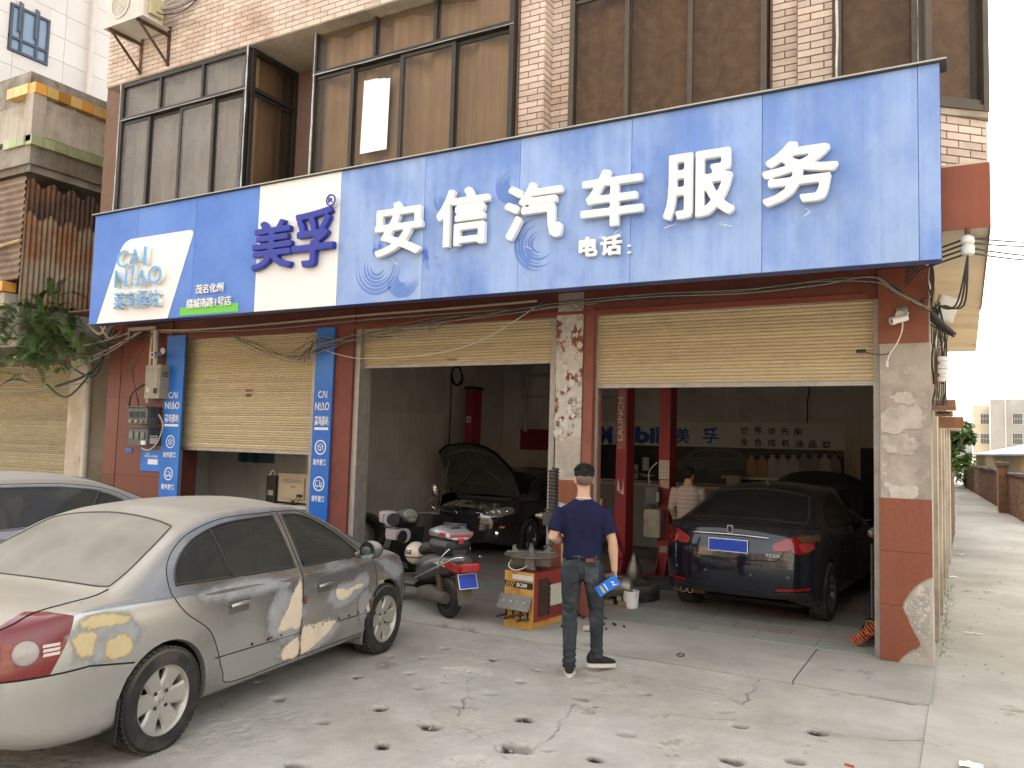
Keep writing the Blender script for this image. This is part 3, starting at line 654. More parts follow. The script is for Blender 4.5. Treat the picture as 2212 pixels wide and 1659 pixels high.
# left granite column
gx0, gx1 = -12.32, XZ(YF, 362, 900)[0]
colG = thing('granite_column', 'wide red granite column carrying the electricity meter boxes', 'column')
MB().box(gx0+.01, gx1, YF+.012, YF+.6, 0, ZSO-.02).build('core', m_darkred, colG)
m_gran = M('granite_panel', (.155, .044, .024), rough=.35, var=.2, vs=30, bump=.02, rnd=.12, dust=(.4, .32, .25), dust_amt=.2, streak=.12)
zz = [FZ, .62, 1.25, 1.88, 2.5, 3.13, ZSO-.03]; xm = gx0+.32
for a, b in zip(zz[:-1], zz[1:]):
    MB().box(gx0, xm-.003, YF-.008, YF+.012, a+.002, b-.002, .003).build('granite_panel', m_gran, colG)
    MB().box(xm+.003, gx1, YF-.001, YF+.012, a+.002, b-.002, .003).build('granite_panel', m_gran, colG)
# ================================================================ roller shutters
m_slat = M('shutter_slat', (.55, .45, .28), rough=.5, var=.12, vs=2.5, bump=.04, rnd=.08, streak=.12, dust=(.4, .33, .23), dust_amt=.35)
m_slat2 = M('shutter_slat_old', (.4, .34, .21), rough=.6, var=.2, vs=2.5, bump=.05, rnd=.1, streak=.15)
def shutter(label, x0, x1, y, ztop, zbot, pitch, mat, group=None, rnd=0):
    s = thing('roller_shutter', label, 'shutter', (0, 0, 0), group=group)
    w_ = x1-x0
    pr = [(0, 0), (-.006, .06), (-.011, .16), (-.012, .30), (-.007, .40), (.002, .46), (-.005, .53), (-.012, .62), (-.012, .78), (-.008, .9), (.002, .97), (.006, 1.0)]
    vs = []; 
    for (yy, t) in pr: vs += [(-w_/2, yy, t*pitch), (w_/2, yy, t*pitch)]
    me = MB().add(vs, [(2*i, 2*i+1, 2*i+3, 2*i+2) for i in range(len(pr)-1)]).mesh('slat', mat, smooth=35, fix=False)
    n = int((ztop-zbot-.05)/pitch)
    for i in range(n+1):
        o = bpy.data.objects.new('slat', me); o.location = ((x0+x1)/2, y+random.uniform(-.001, .001)*rnd, zbot+.05+i*pitch); link(o, s)
    MB().box(x0+.002, x1-.002, y-.018, y+.012, zbot, zbot+.048, .004).build('bottom_rail', m_tin, s)
    for xa in (x0, x1): MB().box(xa-.035, xa+.035, y-.028, y+.03, FZ, ztop+.03, .003).build('guide_rail', m_tin, s)
    return s
YSH = YF+.14
b1x0, b1x1 = XZ(YSH, 388, 975)[0], XZ(YSH, 674, 975)[0]
b2x0, b2x1 = XZ(YSH, 759, 797)[0], XZ(YSH, 1197, 786)[0]
b3x0, b3x1 = XZ(YSH, 1286, 832)[0], XZ(YSH, 1896, 838)[0]
shutter('cream roller shutter lowered halfway between two blue banner posts', b1x0, b1x1, YSH, 3.5, XZ(YSH, 530, 977)[1], .07, m_slat)
sh2 = shutter('nearly raised cream roller shutter above the car with raised bonnet and badge grille', b2x0, b2x1, YSH, 3.5, XZ(YSH, 980, 791)[1], .075, m_slat)
sh3 = shutter('partly raised cream roller shutter above the dark blue saloon', b3x0, b3x1, YSH, 3.5, XZ(YSH, 1600, 836)[1], .075, m_slat)
# small stickers on the shutters
def flat(name, Y, x0, y0, x1, y1, mat, parent=None, dy=.002):
    """thin upright plate covering a photo box on plane Y"""
    a = on(1, Y, x0, (y0+y1)/2); b = on(1, Y, x1, (y0+y1)/2); xc = (x0+x1)/2
    zt, zb = XZ(Y, xc, y0)[1], XZ(Y, xc, y1)[1]
    return MB().box(a.x, b.x, Y-dy, Y, zb, zt).build(name, mat, parent)
tag(flat('sticker', YSH-.012, 966, 774, 987, 779, M('sticker_grey', (.2, .2, .2), var=.5, vs=60), None), 'tiny grey sticker on the nearly raised shutter', 'sticker')
tag(flat('sticker', YSH-.012, 531, 840, 545, 847, M('sticker_red', (.3, .1, .07), var=.2), None), 'small red sticker on the half lowered shutter', 'sticker')
tag(flat('sticker', YSH-.012, 531, 850, 543, 857, M('sticker_brown', (.14, .09, .06), var=.2), None), 'small brown sticker on the half lowered shutter', 'sticker')
# ================================================================ sign boards
m_sgnblue = M('faded_sign_blue', (.13, .235, .55), rough=.45, var=.1, vs=1.2, col2=(.32, .44, .69), s2=.9, t2=.5, w2=.2, col3=(.05, .14, .55), s3=1.6, t3=.68, bump=.02, streak=.2, spec=.4, stretch=(1, 1, .6))
m_sgnblue2 = M('vivid_sign_blue', (.04, .14, .5), rough=.35, var=.1, vs=.8, col2=(.1, .23, .6), s2=.6, t2=.52, w2=.22, bump=.01, spec=.5)
m_sgnwhite = M('sign_white', (.78, .77, .74), rough=.4, var=.04, vs=1.5, bump=.01, streak=.04)
m_letter = M('letter_white', (.82, .81, .77), rough=.4, var=.05, vs=6, bump=.02)
m_letblue = M('letter_navy', (.02, .035, .3), rough=.4, var=.15, vs=4, bump=.02)
m_letcyan = M('letter_sky', (.12, .38, .72), rough=.4, var=.1, vs=8, bump=.02)
m_capdark = M('sign_cap', (.06, .06, .055), rough=.5, var=.2)
ZS0, ZS1 = 3.43, 4.985
sx = lambda x, y: XZ(YSG, x, y)[0]
def sfit(Y, x0, y0, x1, y1):
    xc, yc = (x0+x1)/2, (y0+y1)/2; sl = (yc-872)/(xc+2017)
    h = (y1-y0)-abs(sl)*(x1-x0)
    c = on(1, Y, xc, yc); wd = abs(XZ(Y, x1, yc+sl*(x1-xc))[0]-XZ(Y, x0, yc-sl*(xc-x0))[0])
    return c, wd, XZ(Y, xc, yc-h/2)[1]-XZ(Y, xc, yc+h/2)[1]
def stext(txt, box, mat, parent, Y=YSG, out=.03, depth=.06, bold=.03, name='letter', **k):
    c, wd, ht = sfit(Y, *box)
    return text(name, txt, 1.0, (c.x, Y-out, c.z), FRONT, mat, parent, depth=depth, bold=bold, fit=(wd, ht), **k)
def big(ch, bx, mat, grow, out=.05, depth=.065):
    c, wd, ht = sfit(YSG, *bx); return thick_text('letter', ch, (c.x, YSG-out, c.z), FRONT, mat, sgB, depth, grow, (wd, ht))
sgA = thing('shop_sign', 'blue courier shop signboard with slanted white panel and green bar', 'sign')
sgB = thing('shop_sign', 'long faded blue garage signboard with large raised white characters', 'sign')
xs_ = [sx(192, 690)]+[sx(q, r) for q, r in ((293, 575), (418, 565), (556, 530))]
for a, b in zip(xs_[:-1], xs_[1:]): MB().box(a+.002, b-.002, YSG, YSG+.02, ZS0, ZS1, .003).build('sign_panel', m_sgnblue2, sgA)
xa, xb = xs_[0], xs_[-1]
MB().box(xa, xb-.003, YSG+.021, YSG+.19, ZS0+.002, ZS1-.002).build('sign_box', M('sign_navy', (.02, .05, .2), rough=.4, var=.1), sgA)
MB().box(xa-.03, xb-.002, YSG-.035, YSG+.2, ZS1+.001, ZS1+.022, .004).build('top_cap', m_capdark, sgA)
xs2 = [xb]+[sx(q, r) for q, r in ((732, 520), (915, 490), (1121, 465), (1363, 430), (1646, 400), (1984, 350), (2032, 350))]
for i, (a, b) in enumerate(zip(xs2[:-1], xs2[1:])): MB().box(a+.002, b-.002, YSG+(.0 if i else -.004), YSG+.02, ZS0, ZS1, .003).build('sign_panel', m_sgnwhite if i == 0 else m_sgnblue, sgB)
MB().box(xb+.003, xs2[-1], YSG+.021, YSG+.185, ZS0+.002, ZS1-.002).build('sign_box', M('sign_navy'), sgB) if False else MB().box(xb+.003, xs2[-1], YSG+.021, YSG+.185, ZS0+.002, ZS1-.002).build('sign_box', MATS['sign_navy'], sgB)
MB().box(xb+.002, xs2[-1]+.05, YSG-.035, YSG+.2, ZS1+.001, ZS1+.022, .004).build('top_cap', m_capdark, sgB)
MB().box(xa-.03, xs2[-1]+.05, YSG-.041, YSG-.0355, ZS1+.008, ZS1+.02).build('cap_lip', M('cap_lip_pale', (.45, .43, .37), rough=.5), sgB)
# slanted white panel with rounded top corners
def rpoly(pts, r, n=6):
    out = []
    for i, (p, rr) in enumerate(zip(pts, r)):
        p = Vector((*p, 0)); a = Vector((*pts[i-1], 0)); b = Vector((*pts[(i+1) % len(pts)], 0))
        if rr <= 0: out.append((p.x, p.y)); continue
        q0 = p+(a-p).normalized()*rr; q1 = p+(b-p).normalized()*rr
        for j in range(n+1):
            t = j/n; q = q0*(1-t)**2+p*2*t*(1-t)+q1*t*t; out.append((q.x, q.y))
    return out
wp = [XZ(YSG, *q) for q in ((209, 702), (362, 690), (421, 499), (268, 519))]
wp[0] = (wp[0][0], ZS0+.003); wp[1] = (wp[1][0], ZS0+.003); wp[2] = (wp[2][0], wp[3][1])
MB().prism(rpoly(wp, (0, 0, .1, .2)), YSG-.005, YSG-.0005).build('white_plate', m_sgnwhite, sgA)
g = [XZ(YSG, *q) for q in ((388, 689), (515, 668))]
MB().box(g[0][0], g[1][0], YSG-.006, YSG-.0005, ZS0+.02, ZS0+.125).build('green_bar', M('sign_green', (.13, .52, .05), rough=.4, var=.05), sgA)
c4 = lambda x0, y0, x1, y1: (164.6+x0*.2728, 384+y0*.2728, 164.6+x1*.2728, 384+y1*.2728)
def logo(ch, box, parent, mat=None):
    stext(ch, c4(*box), m_letter, parent, out=.045, depth=.07, bold=0); stext(ch, c4(*box), mat or m_letcyan, parent, out=.083, depth=.006, bold=.0)
for ch, bx in (('C', (365, 580, 452, 728)), ('A', (465, 568, 550, 690)), ('I', (576, 555, 598, 700)), ('N', (347, 735, 445, 880)), ('!', (480, 690, 500, 865)), ('Δ', (515, 735, 605, 862)), ('O', (612, 700, 718, 852))): logo(ch, bx, sgA)
for i, ch in enumerate('菜鸟驿站'): logo(ch, (337+i*92, 912-i*7, 337+i*92+84, 1050-i*7), sgA)
stext('茂名化州', c4(955, 830, 1170, 925), m_letter, sgA, out=.014, depth=.022, bold=.004)
stext('橘城南路1号店', c4(880, 935, 1232, 1042), m_letter, sgA, out=.014, depth=.022, bold=.004)
for ch, bx in (('美', (553, 473, 640, 590)), ('孚', (640, 448, 730, 584))): big(ch, bx, m_letblue, .016)
c_, wd_, ht_ = sfit(YSG, 713, 424, 735, 448)
text('letter', 'R', 1, (c_.x, YSG-.075, c_.z), FRONT, m_letblue, sgB, depth=.008, bold=.01, fit=(wd_*.45, ht_*.5))
MB().lathe([(wd_*.36, 0), (wd_*.46, 0), (wd_*.46, .008), (wd_*.36, .008)], 28, (c_.x, YSG-.07, c_.z), (PI/2, 0, 0), True).build('letter_ring', m_letblue, sgB)
MB().lathe([(wd_*.46, 0), (wd_*.46, .06)], 28, (c_.x, YSG-.007, c_.z), (PI/2, 0, 0)).build('letter_disc', m_letter, sgB)
for ch, bx in (('安', (818, 432, 920, 562)), ('信', (950, 402, 1063, 542)), ('汽', (1096, 390, 1221, 530)), ('车', (1260, 360, 1394, 502)), ('服', (1437, 322, 1590, 484)), ('务', (1648, 298, 1812, 455))):
    big(ch, bx, m_letter, .017)
for ch, bx in (('电', (1254, 511, 1294, 559)), ('话', (1300, 507, 1346, 556)), ('：', (1358, 530, 1366, 550))): stext(ch, bx, m_letter, sgB, out=.025, depth=.035, bold=.0) if ch == '：' else thick_text('letter', ch, (sfit(YSG, *bx)[0].x, YSG-.03, sfit(YSG, *bx)[0].z), FRONT, m_letter, sgB, .035, .008, sfit(YSG, *bx)[1:], .005)
for px_, r_ in (((815, 575), .3), ((1165, 525), .26), ((965, 425), .16), ((1110, 395), .2), ((870, 600), .2)):      # swirls left by a rag
    p = on(1, YSG, *px_); mb = MB()
    a1 = random.uniform(2, 4)
    for k in range(6):
        a0 = a1+random.uniform(-.4, .4); rr = r_*(.3+.14*k); f = lambda u, v: rr+(v-.5)*.032*math.sin(PI*u)+.015*u
        mb.grid(lambda u, v: (p.x+f(u, v)*math.cos(a0+u*3.2), YSG-.0012-.0002*k, min(ZS1-.03, max(ZS0+.03, p.z+f(u, v)*math.sin(a0+u*3.2)))), 20, 3)
    tag(mb.build('wipe_swirl', M('wiped_blue', (.115, .215, .54), rough=.4, var=.1), sgB, fix=False), kind='stuff')
# loose wires dangling from the letters
mb = MB()
for q in ((850, 560), (985, 535), (1140, 525), (1212, 470), (1340, 495), (1460, 480), (1585, 440), (1560, 478), (1740, 450), (1300, 505)):
    p = on(1, YSG-.02, *q); k = random.uniform(.03, .08)
    mb.tube(catmull([p, p+Vector((random.uniform(-.05, .05), -.04, -k*.6)), p+Vector((random.uniform(-.1, .1), -.03, -k)), p+Vector((random.uniform(-.05, .05), -.01, -k*.4))], 5), .0016, 5)
tag(mb.build('loose_wires', m_letter, sgB), kind='stuff')
# ================================================================ blue banner posts of the courier shop
m_banblue = M('banner_blue', (.012, .13, .5), rough=.4, var=.1, vs=1, col2=(.03, .19, .62), s2=.7, bump=.01, spec=.4)
m_banwhite = M('banner_white', (.75, .78, .8), rough=.5, var=.03, bump=0)
c7 = lambda x, y: (219.4+x*.2976, 658.3+y*.2976)
def banner(label, xl, xr, ytop, cxn):
    YB_ = YF-.03
    b = thing('banner_post', label, 'banner')
    a, c = XZ(YB_, xl, 900)[0], XZ(YB_, xr, 900)[0]
    MB().box(a, c, YB_, YB_+.028, FZ+.01, XZ(YB_, (xl+xr)/2, ytop)[1], .004).build('panel', m_banblue, b)
    xm = (a+c)/2; w_ = c-a
    def tx(s, dz, wf, h, bold=.01): text('lettering', s, 1, (xm, YB_-.004, dz), FRONT, m_banwhite, b, depth=.004, bold=bold, fit=(wf*w_, h))
    z0 = XZ(YB_, (xl+xr)/2, c7(0, cxn)[1])[1]
    tx('CΛI', z0, .5, .1); tx('N!ΔO', z0-.16, .78, .11); tx('菜鸟驿站', z0-.36, .78, .13, .02)
    MB().box(xm-w_*.38, xm+w_*.38, YB_-.004, YB_-.001, z0-.485, z0-.45).build('white_bar', m_banwhite, b)
    for k, (dz, s) in enumerate(((-.72, '取件服务'), (-1.21, '寄件服务'))):
        MB().lathe([(.083, 0), (.1, 0), (.1, .003), (.083, .003)], 28, (xm, YB_-.001, z0+dz), (PI/2, 0, 0), True).build('icon_ring', m_banwhite, b)
        ic = MB(); q = .05
        if k == 0:
            hexa = [(xm+q*math.cos(PI/6+PI/3*i), YB_-.003, z0+dz+q*math.sin(PI/6+PI/3*i)) for i in range(6)]
            ic.tube(hexa+[hexa[0]], .006, 6)
            for i in (0, 2, 4): ic.tube([(xm, YB_-.003, z0+dz), (xm+q*math.cos(PI/2+PI+PI*2/3*(i/2)), YB_-.003, z0+dz+q*math.sin(PI/2+PI+PI*2/3*(i/2)))], .006, 6)
        else:
            for x0_, x1_, z0_, z1_ in ((-.055, .015, -.03, .04), (.02, .055, -.03, .02)):
                ic.tube([(xm+x0_, YB_-.003, z0+dz+z0_), (xm+x1_, YB_-.003, z0+dz+z0_), (xm+x1_, YB_-.003, z0+dz+z1_), (xm+x0_, YB_-.003, z0+dz+z1_), (xm+x0_, YB_-.003, z0+dz+z0_)], .006, 6)
            for x_ in (-.025, .035): ic.lathe([(.014, 0), (.014, .003)], 12, (xm+x_, YB_-.001, z0+dz-.035), (PI/2, 0, 0))
        ic.build('icon', m_banwhite, b)
        tx(s, z0+dz-.2, .72, .085, .015)
    return b
banner('blue courier banner post beside the meter boxes', 352, 391, 725, 655)
banner('blue courier banner post beside the narrow dark red column', 676, 715, 708, 650)
# small blue notices on the granite column
pn = thing('notice_board', 'small blue courier notice with white bars below the meter boxes', 'notice')
a = on(1, YF-.012, 306, 971); b = on(1, YF-.012, 349, 1019)
MB().box(a.x, b.x, YF-.02, YF-.011, b.z, a.z).build('panel', m_banblue, pn)
xm = (a.x+b.x)/2; h = a.z-b.z; w_ = b.x-a.x
text('lettering', 'CΛI\nN!ΔO', 1, (a.x+w_*.33, YF-.022, a.z-h*.24), FRONT, m_banwhite, pn, fit=(w_*.3, h*.2), bold=.01)
text('lettering', '菜鸟驿站', 1, (a.x+w_*.66, YF-.022, a.z-h*.3), FRONT, m_banwhite, pn, fit=(w_*.28, h*.09), bold=.01)
for t in (.5, .62): MB().box(a.x+w_*.36, a.x+w_*.82, YF-.024, YF-.021, a.z-h*t-.02, a.z-h*t+.02).build('white_bar', m_banwhite, pn)
tag(flat('address_plate', YF-.011, 270, 967, 285, 977, M('plate_blue', (.03, .12, .35), rough=.4, var=.2)), 'tiny blue address plate on the granite column', 'plate')
# ================================================================ left neighbour
m_oldconc = M('stained_concrete', (.34, .305, .26), rough=.92, var=.3, vs=1.5, col2=(.17, .14, .1), s2=.9, t2=.52, col3=(.1, .085, .065), s3=2.2, t3=.64, bump=.5, bs=25, streak=.35)
m_beigeconc = M('beige_concrete', (.46, .405, .33), rough=.9, var=.22, vs=2, col2=(.3, .24, .17), s2=1.3, t2=.58, bump=.3, bs=30, streak=.3)
m_otile = M('orange_tile', (.62, .3, .06), rough=.35, var=.15, vs=4, rnd=.4, bump=.03)
m_otile2 = M('yellow_tile', (.66, .46, .16), rough=.35, var=.15, vs=4, rnd=.2, bump=.03)
m_gtile = M('green_tile', (.34, .36, .2), rough=.4, var=.2, vs=4, rnd=.35, bump=.03)
nb = thing('neighbour_building', 'weathered concrete house with orange edged balcony and closed shutter', 'building')
NX, NY = -13.0, 7.18
n_ = lambda y: on(1, NY, 72, y).z+(0)
def nz(y): return CAMZ+(on(1, 7.9, 72, y).z-CAMZ)*NY/7.9*1.0
MB().box(-24, -13.85, 7.6, 22, 3.3, 8.05).build('wall', m_oldconc, nb)
MB().box(-24, NX-.05, NY+.05, 9.6, nz(345), nz(300), .01).build('balcony_slab', m_oldconc, nb)
MB().box(-24, NX-.12, NY+.1, 8.9, nz(360), nz(345)).build('slab_soffit', m_oldconc, nb)
MB().box(NX-.14, NX-.02, NY+.2, 9.4, nz(283), nz(208), .006).build('parapet_side', m_beigeconc, nb)
MB().box(-24, NX-.2, NY+.08, NY+.18, nz(285), nz(212), .006).build('parapet_front', m_beigeconc, nb)
MB().box(NX-.22, NX-.01, NY+.02, NY+.24, nz(300), nz(196), .008).build('parapet_post', m_beigeconc, nb)
for y in (7.9, 8.25, 8.6): MB().box(NX-.1, NX-.06, y, y+.05, nz(212), nz(198)).build('parapet_post', m_beigeconc, nb)
for zc, mt, hh, k in ((nz(186), (m_otile, m_otile2), .17, 0), (nz(296), (m_gtile, m_gtile), .16, 1)):
    for i in range(9):
        MB().box(NX-.16, NX+.02, NY+.02+.2*i, NY+.02+.2*i+.192, zc-hh/2, zc+hh/2, .004).build('edge_tile', mt[i % 2], nb)
    for i in range(1, 4): MB().box(NX-.16-.2*i, NX-.168-.2*(i-1), NY, NY+.18, zc-hh/2, zc+hh/2, .004).build('edge_tile', mt[1], nb)
# corrugated sheets: rust brown front with level ribs, rusty side with upright ribs
def corrug(name, fn, w_, h_, pitch, amp, mat, parent, across=True):
    mb = MB(); n = int((w_ if across else h_)/pitch*8)
    def f(u, v):
        s = (u*w_ if across else u*h_); a = amp*math.sin(2*PI*s/pitch)+.004*mnoise.noise((u*4, v*4, 1))
        return fn(u, v, a) if across else fn(v, u, a)
    mb.grid(f, n, 4); o = mb.build(name, mat, parent, smooth=180, fix=False)
    return o
m_rust = M('rusty_sheet', (.075, .045, .032), rough=.75, var=.35, vs=3, col2=(.2, .09, .04), s2=1.4, t2=.58, metal=.1, bump=.2, streak=.35)
m_rust2 = M('rusty_zinc_sheet', (.3, .24, .17), rough=.65, var=.25, vs=2, col2=(.24, .1, .04), s2=1.1, t2=.52, metal=.2, streak=.5)
m_brownsheet = M('brown_sheet', (.27, .19, .14), rough=.65, var=.25, vs=2, metal=.15, streak=.15, col2=(.16, .1, .07), s2=1.1)
z1, z0, zm = nz(383), nz(605), nz(520)
corrug('front_sheet', lambda u, v, a: (-15.6+u*(NX-.02+15.6), NY-a, z0+.05+v*(z1-z0)), 2.6, z1-z0, .11, .016, m_brownsheet, nb, across=False)
corrug('side_sheet', lambda u, v, a: (NX+a, NY+.02+u*1.2, nz(455)+.06*math.sin(u*23)+v*(nz(386)-nz(455))), 1.2, 1, .085, .014, m_rust, nb)
corrug('side_sheet', lambda u, v, a: (NX-.03+a, NY+.02+u*1.35, z0-.3+v*(z1-.3-z0+.25)), 1.35, 1, .085, .014, m_rust2, nb)
mb = MB(); mb.tube([(-15.6, NY-.05, nz(545)), (NX+.02, NY-.05, nz(517))], .025, 5); mb.build('batten', M('old_wood', (.5, .36, .2), rough=.8, var=.3), nb)
# lower canopy with orange cap
zl = CAMZ+(on(1, 7.9, 60, 612).z-CAMZ)*NY/7.9
MB().box(-24, NX-.35, NY-.02, NY+.2, zl-.32, zl-.1, .01).build('canopy_beam', m_beigeconc, nb)
for i in range(8): MB().box(NX-.32-.2*(i+1)+.004, NX-.32-.2*i, NY-.08, NY+.14, zl-.09, zl+.07, .004).build('edge_tile', (m_otile, m_otile2)[i % 2], nb)
MB().box(-24, NX-.02, NY+.05, 8.9, zl-.98, zl-.34, .02).build('canopy_slab', m_oldconc, nb)
# ground floor
YN = 8.9
px0, px1 = XZ(YN, 150, 1000)[0], XZ(YN, 188, 1000)[0]
MB().box(px0, px1, YN-.1, YN+.3, 0, zl-.5, .012).build('door_column', M('flaking_whitewash', (.52, .44, .33), rough=.9, var=.25, vs=2, col2=(.62, .56, .46), s2=1.8, t2=.55, col3=(.3, .24, .17), s3=2.5, t3=.66, bump=.4, bs=20), nb)
MB().box(px1, -12.35, YN+.3, YN+.4, 0, 8).build('gap_wall', m_oldconc, nb)
MB().box(-24, px0, YN+.12, YN+.2, 0, 3.9).build('back_wall', m_oldconc, nb)
shutter('closed dull cream shutter of the weathered house', -18, px0-.03, YN, 3.1, .03, .075, m_slat2)
pp = thing('drain_pipe', 'thick grey plastic drain pipe between the two houses', 'pipe', (px1+.1, YN-.12, 0))
MB().tube([(0, 0, 0), (.0, 0, 1.05)], .085, 14).build('pipe_foot', M('pipe_dirty', (.4, .36, .29), rough=.6, var=.25, vs=4), pp, 40)
MB().tube([(0, 0, 1.0), (-.02, 0, 2.2), (-.05, 0, 3.6)], .058, 14).build('pipe', M('pipe_grey', (.5, .47, .4), rough=.5, var=.2, vs=3, streak=.2), pp, 40)
# ---- fern
m_fern = M('fern_green', (.06, .12, .03), rough=.5, var=.4, vs=3, rnd=.5, bump=0, col2=(.09, .13, .03), s2=1, t2=.55)
def frond_mesh(L_, droop, seed):
    rr = random.Random(seed); mb = MB(); n = 26; pts = []
    for i in range(n+1):
        t = i/n; a = 1.0-droop*t*1.9; pts.append(Vector((0, 0, 0)) if i == 0 else pts[-1]+Vector((0, -math.cos(a), math.sin(a)))*(L_/n))
    for i in range(2, n+1):
        p = pts[i]; t = i/n; tg = (pts[i]-pts[i-1]).normalized(); l = .085*math.sin(PI*min(1, .12+t*.95))**.7*(1-.55*t)+.006
        nr = Vector((1, 0, 0)).cross(tg)
        for s in (-1, 1):
            d = Vector((s, 0, 0))*.92+tg*.35+nr*rr.uniform(-.25, .05); d.normalize(); q = p+d*l; w_ = tg*.009
            mb.add([p-w_, p+d*l*.5-w_*1.2-nr*.003, q, p+d*l*.5+w_*1.1-nr*.003, p+w_], [(0, 1, 2, 3, 4)])
    mb.tube(pts, [.003*(1-.8*i/n) for i in range(n+1)], 4)
    return mb.mesh('frond', m_fern, fix=False)
fm = [frond_mesh(random.uniform(.45, .8), random.uniform(.7, 1.5), i) for i in range(7)]
fern = thing('fern', 'bushy green fern spilling over the ledge between the two houses', 'plant', (-12.9, 7.75, 3.3))
for i in range(290):
    o = bpy.data.objects.new('frond', random.choice(fm)); a = random.gauss(.3, 1.1)
    o.location = (random.gauss(-.2, .5), random.uniform(-.55, .35), random.gauss(.12, .3)); o.rotation_euler = (random.uniform(-.5, .35), random.uniform(-.3, .3), a); s = random.uniform(.65, 1.2); o.scale = (s, s, s); link(o, fern)
# ---- tall white building behind
m_wtile = M('white_wall_panel', (.72, .67, .62), rough=.5, var=.05, vs=1, bump=.02, rnd=.05)
tw = thing('white_tower', 'tall pale tiled apartment block rising behind the weathered house', 'building')
MB().box(-40, -20.02, 8, 34, 0, 34).build('wall', M('tile_joint', (.56, .52, .47), var=.1), tw)
wy0, wy1 = on(0, -20, 22, 70).y, on(0, -20, 103, 80).y; wz1, wz0 = on(0, -20, 60, 25).z, on(0, -20, 60, 122).z
PH, PW = .62, 1.25
for i in range(9):
    for j in range(14):
        y0_, z0_ = 8+PW*i, 7.6+PH*j; y1_, z1_ = y0_+PW-.01, z0_+PH-.01
        if y1_ > wy0-.05 and y0_ < wy1+.05 and z1_ > wz0-.05 and z0_ < wz1+.05:
            # keep the parts of the panel that lie outside the window
            for (a, b, c, d) in ((y0_, min(y1_, wy0-.05), z0_, z1_), (max(y0_, wy1+.05), y1_, z0_, z1_), (max(y0_, wy0-.05), min(y1_, wy1+.05), z0_, min(z1_, wz0-.05)), (max(y0_, wy0-.05), min(y1_, wy1+.05), max(z0_, wz1+.05), z1_)):
                if b-a > .02 and d-c > .02: MB().box(-20.03, -20, a, b, c, d).build('wall_panel', m_wtile, tw)
            continue
        MB().box(-20.03, -20, y0_, y1_, z0_, z1_).build('wall_panel', m_wtile, tw)
mb = MB(); fwt = .07
for z in (wz0, wz0+(wz1-wz0)*.28, wz1): mb.box(-20.03, -19.96, wy0-.03, wy1+.03, z-.03, z+.03)
for y in (wy0, wy0+(wy1-wy0)*.28, wy0+(wy1-wy0)*.7, wy1): mb.box(-20.032, -19.962, y-.03, y+.03, wz0, wz1)
W_ = mb.build('window', M('blue_grey_frame', (.07, .09, .12), rough=.4), tw)
MB().add([(-20.005, wy0, wz0), (-20.005, wy1, wz0), (-20.005, wy1, wz1), (-20.005, wy0, wz1)], [(0, 1, 2, 3)]).build('pane', M('sky_pane', (.22, .3, .42), rough=.08, spec=.8, var=.1), W_, fix=False)
for yy in (wy0+.15, wy1-.35):
    sm = MB(); sm.m = Matrix.Translation((-19.97, yy, wz0+.5)) @ Matrix.Rotation(.45, 4, 'Z'); sm.box(0, .03, 0, .4, 0, .75); sm.build('open_sash', M('blue_grey_frame') if False else MATS['blue_grey_frame'], W_)
vp_ = on(0, -19.9, 197, 100)
MB().cyl((-19.9, vp_.y, 6), (-19.9, vp_.y, 20), .06, 10).build('downpipe', M('pale_pipe', (.66, .6, .54), rough=.5), tw)
# ================================================================ alley, right-hand side
m_alleybrick = M('alley_brick', (.3, .15, .085), rough=.9, var=.3, vs=5, col2=(.2, .13, .09), s2=1.6, t2=.55, bump=.6, bs=18, rnd=.25, island=.25)
m_mort2 = M('grey_mortar', (.27, .23, .18), rough=.95, var=.3, vs=3, bump=.5)
def brick_wall(name, label, p0, p1, z1, thick, nparts, cap=True, face=1):
    t = thing(name, label, 'wall'); p0 = Vector((*p0, 0)); p1 = Vector((*p1, 0)); d = (p1-p0); L_ = d.length; d.normalize(); n = Vector((-d.y, d.x, 0))*face
    m_ = Matrix(((d.x, n.x, 0, p0.x), (d.y, n.y, 0, p0.y), (0, 0, 1, 0), (0, 0, 0, 1)))
    mb = MB(); mb.m = m_; mb.box(0, L_, -thick, -.012, 0, z1-.02); mb.build('core', m_mort2, t)
    bw, bh, g = .24, .062, .012; lst = []
    for r in range(int(z1/(bh+g))):
        s = -(bw+g)/2*(r % 2)
        while s < L_:
            a, b = max(0, s), min(L_, s+bw); s += bw+g
            if b-a > .03: lst.append((a, b, r*(bh+g)))
    me = MB().box(-bw/2, bw/2, -.05, .004, 0, bh).mesh('brick', m_alleybrick); cam = Vector((0, 0, CAMZ))
    lst.sort(key=lambda q: (m_ @ Vector((q[0], 0, q[2]))-cam).length)
    rest = MB(); rest.m = m_
    for k, (a, b, z) in enumerate(lst):
        if k < nparts:
            o = bpy.data.objects.new('brick', me); link(o, t); o.matrix_world = m_ @ Matrix.Translation(((a+b)/2, random.uniform(-.008, .006), z)) @ Matrix.Diagonal(((b-a)/bw, 1, 1, 1))
        else: rest.box(a, b, -.04, random.uniform(-.006, .006), z, z+bh)
    if rest.v: tag(rest.build('brickwork', m_alleybrick, t), kind='stuff')
    if cap:
        mb = MB(); mb.m = m_
        n_s = int(L_/1.2)
        for i in range(n_s): 
            cp = MB(); cp.m = m_; cp.box(i*L_/n_s+.01, (i+1)*L_/n_s, -thick-.05, .06, z1-.02+random.uniform(0, .03), z1+.09+random.uniform(-.02, .03), .03); cp.build('coping', M('mossy_coping', (.12, .1, .075), rough=.95, var=.4, vs=4, bump=.5, bs=15), t)
    return t
brick_wall('brick_wall', 'low red brick alley wall with mossy coping opposite the garage flank', (1.55, 27.8), (-.1, 60), 1.35, .25, 120, face=1)
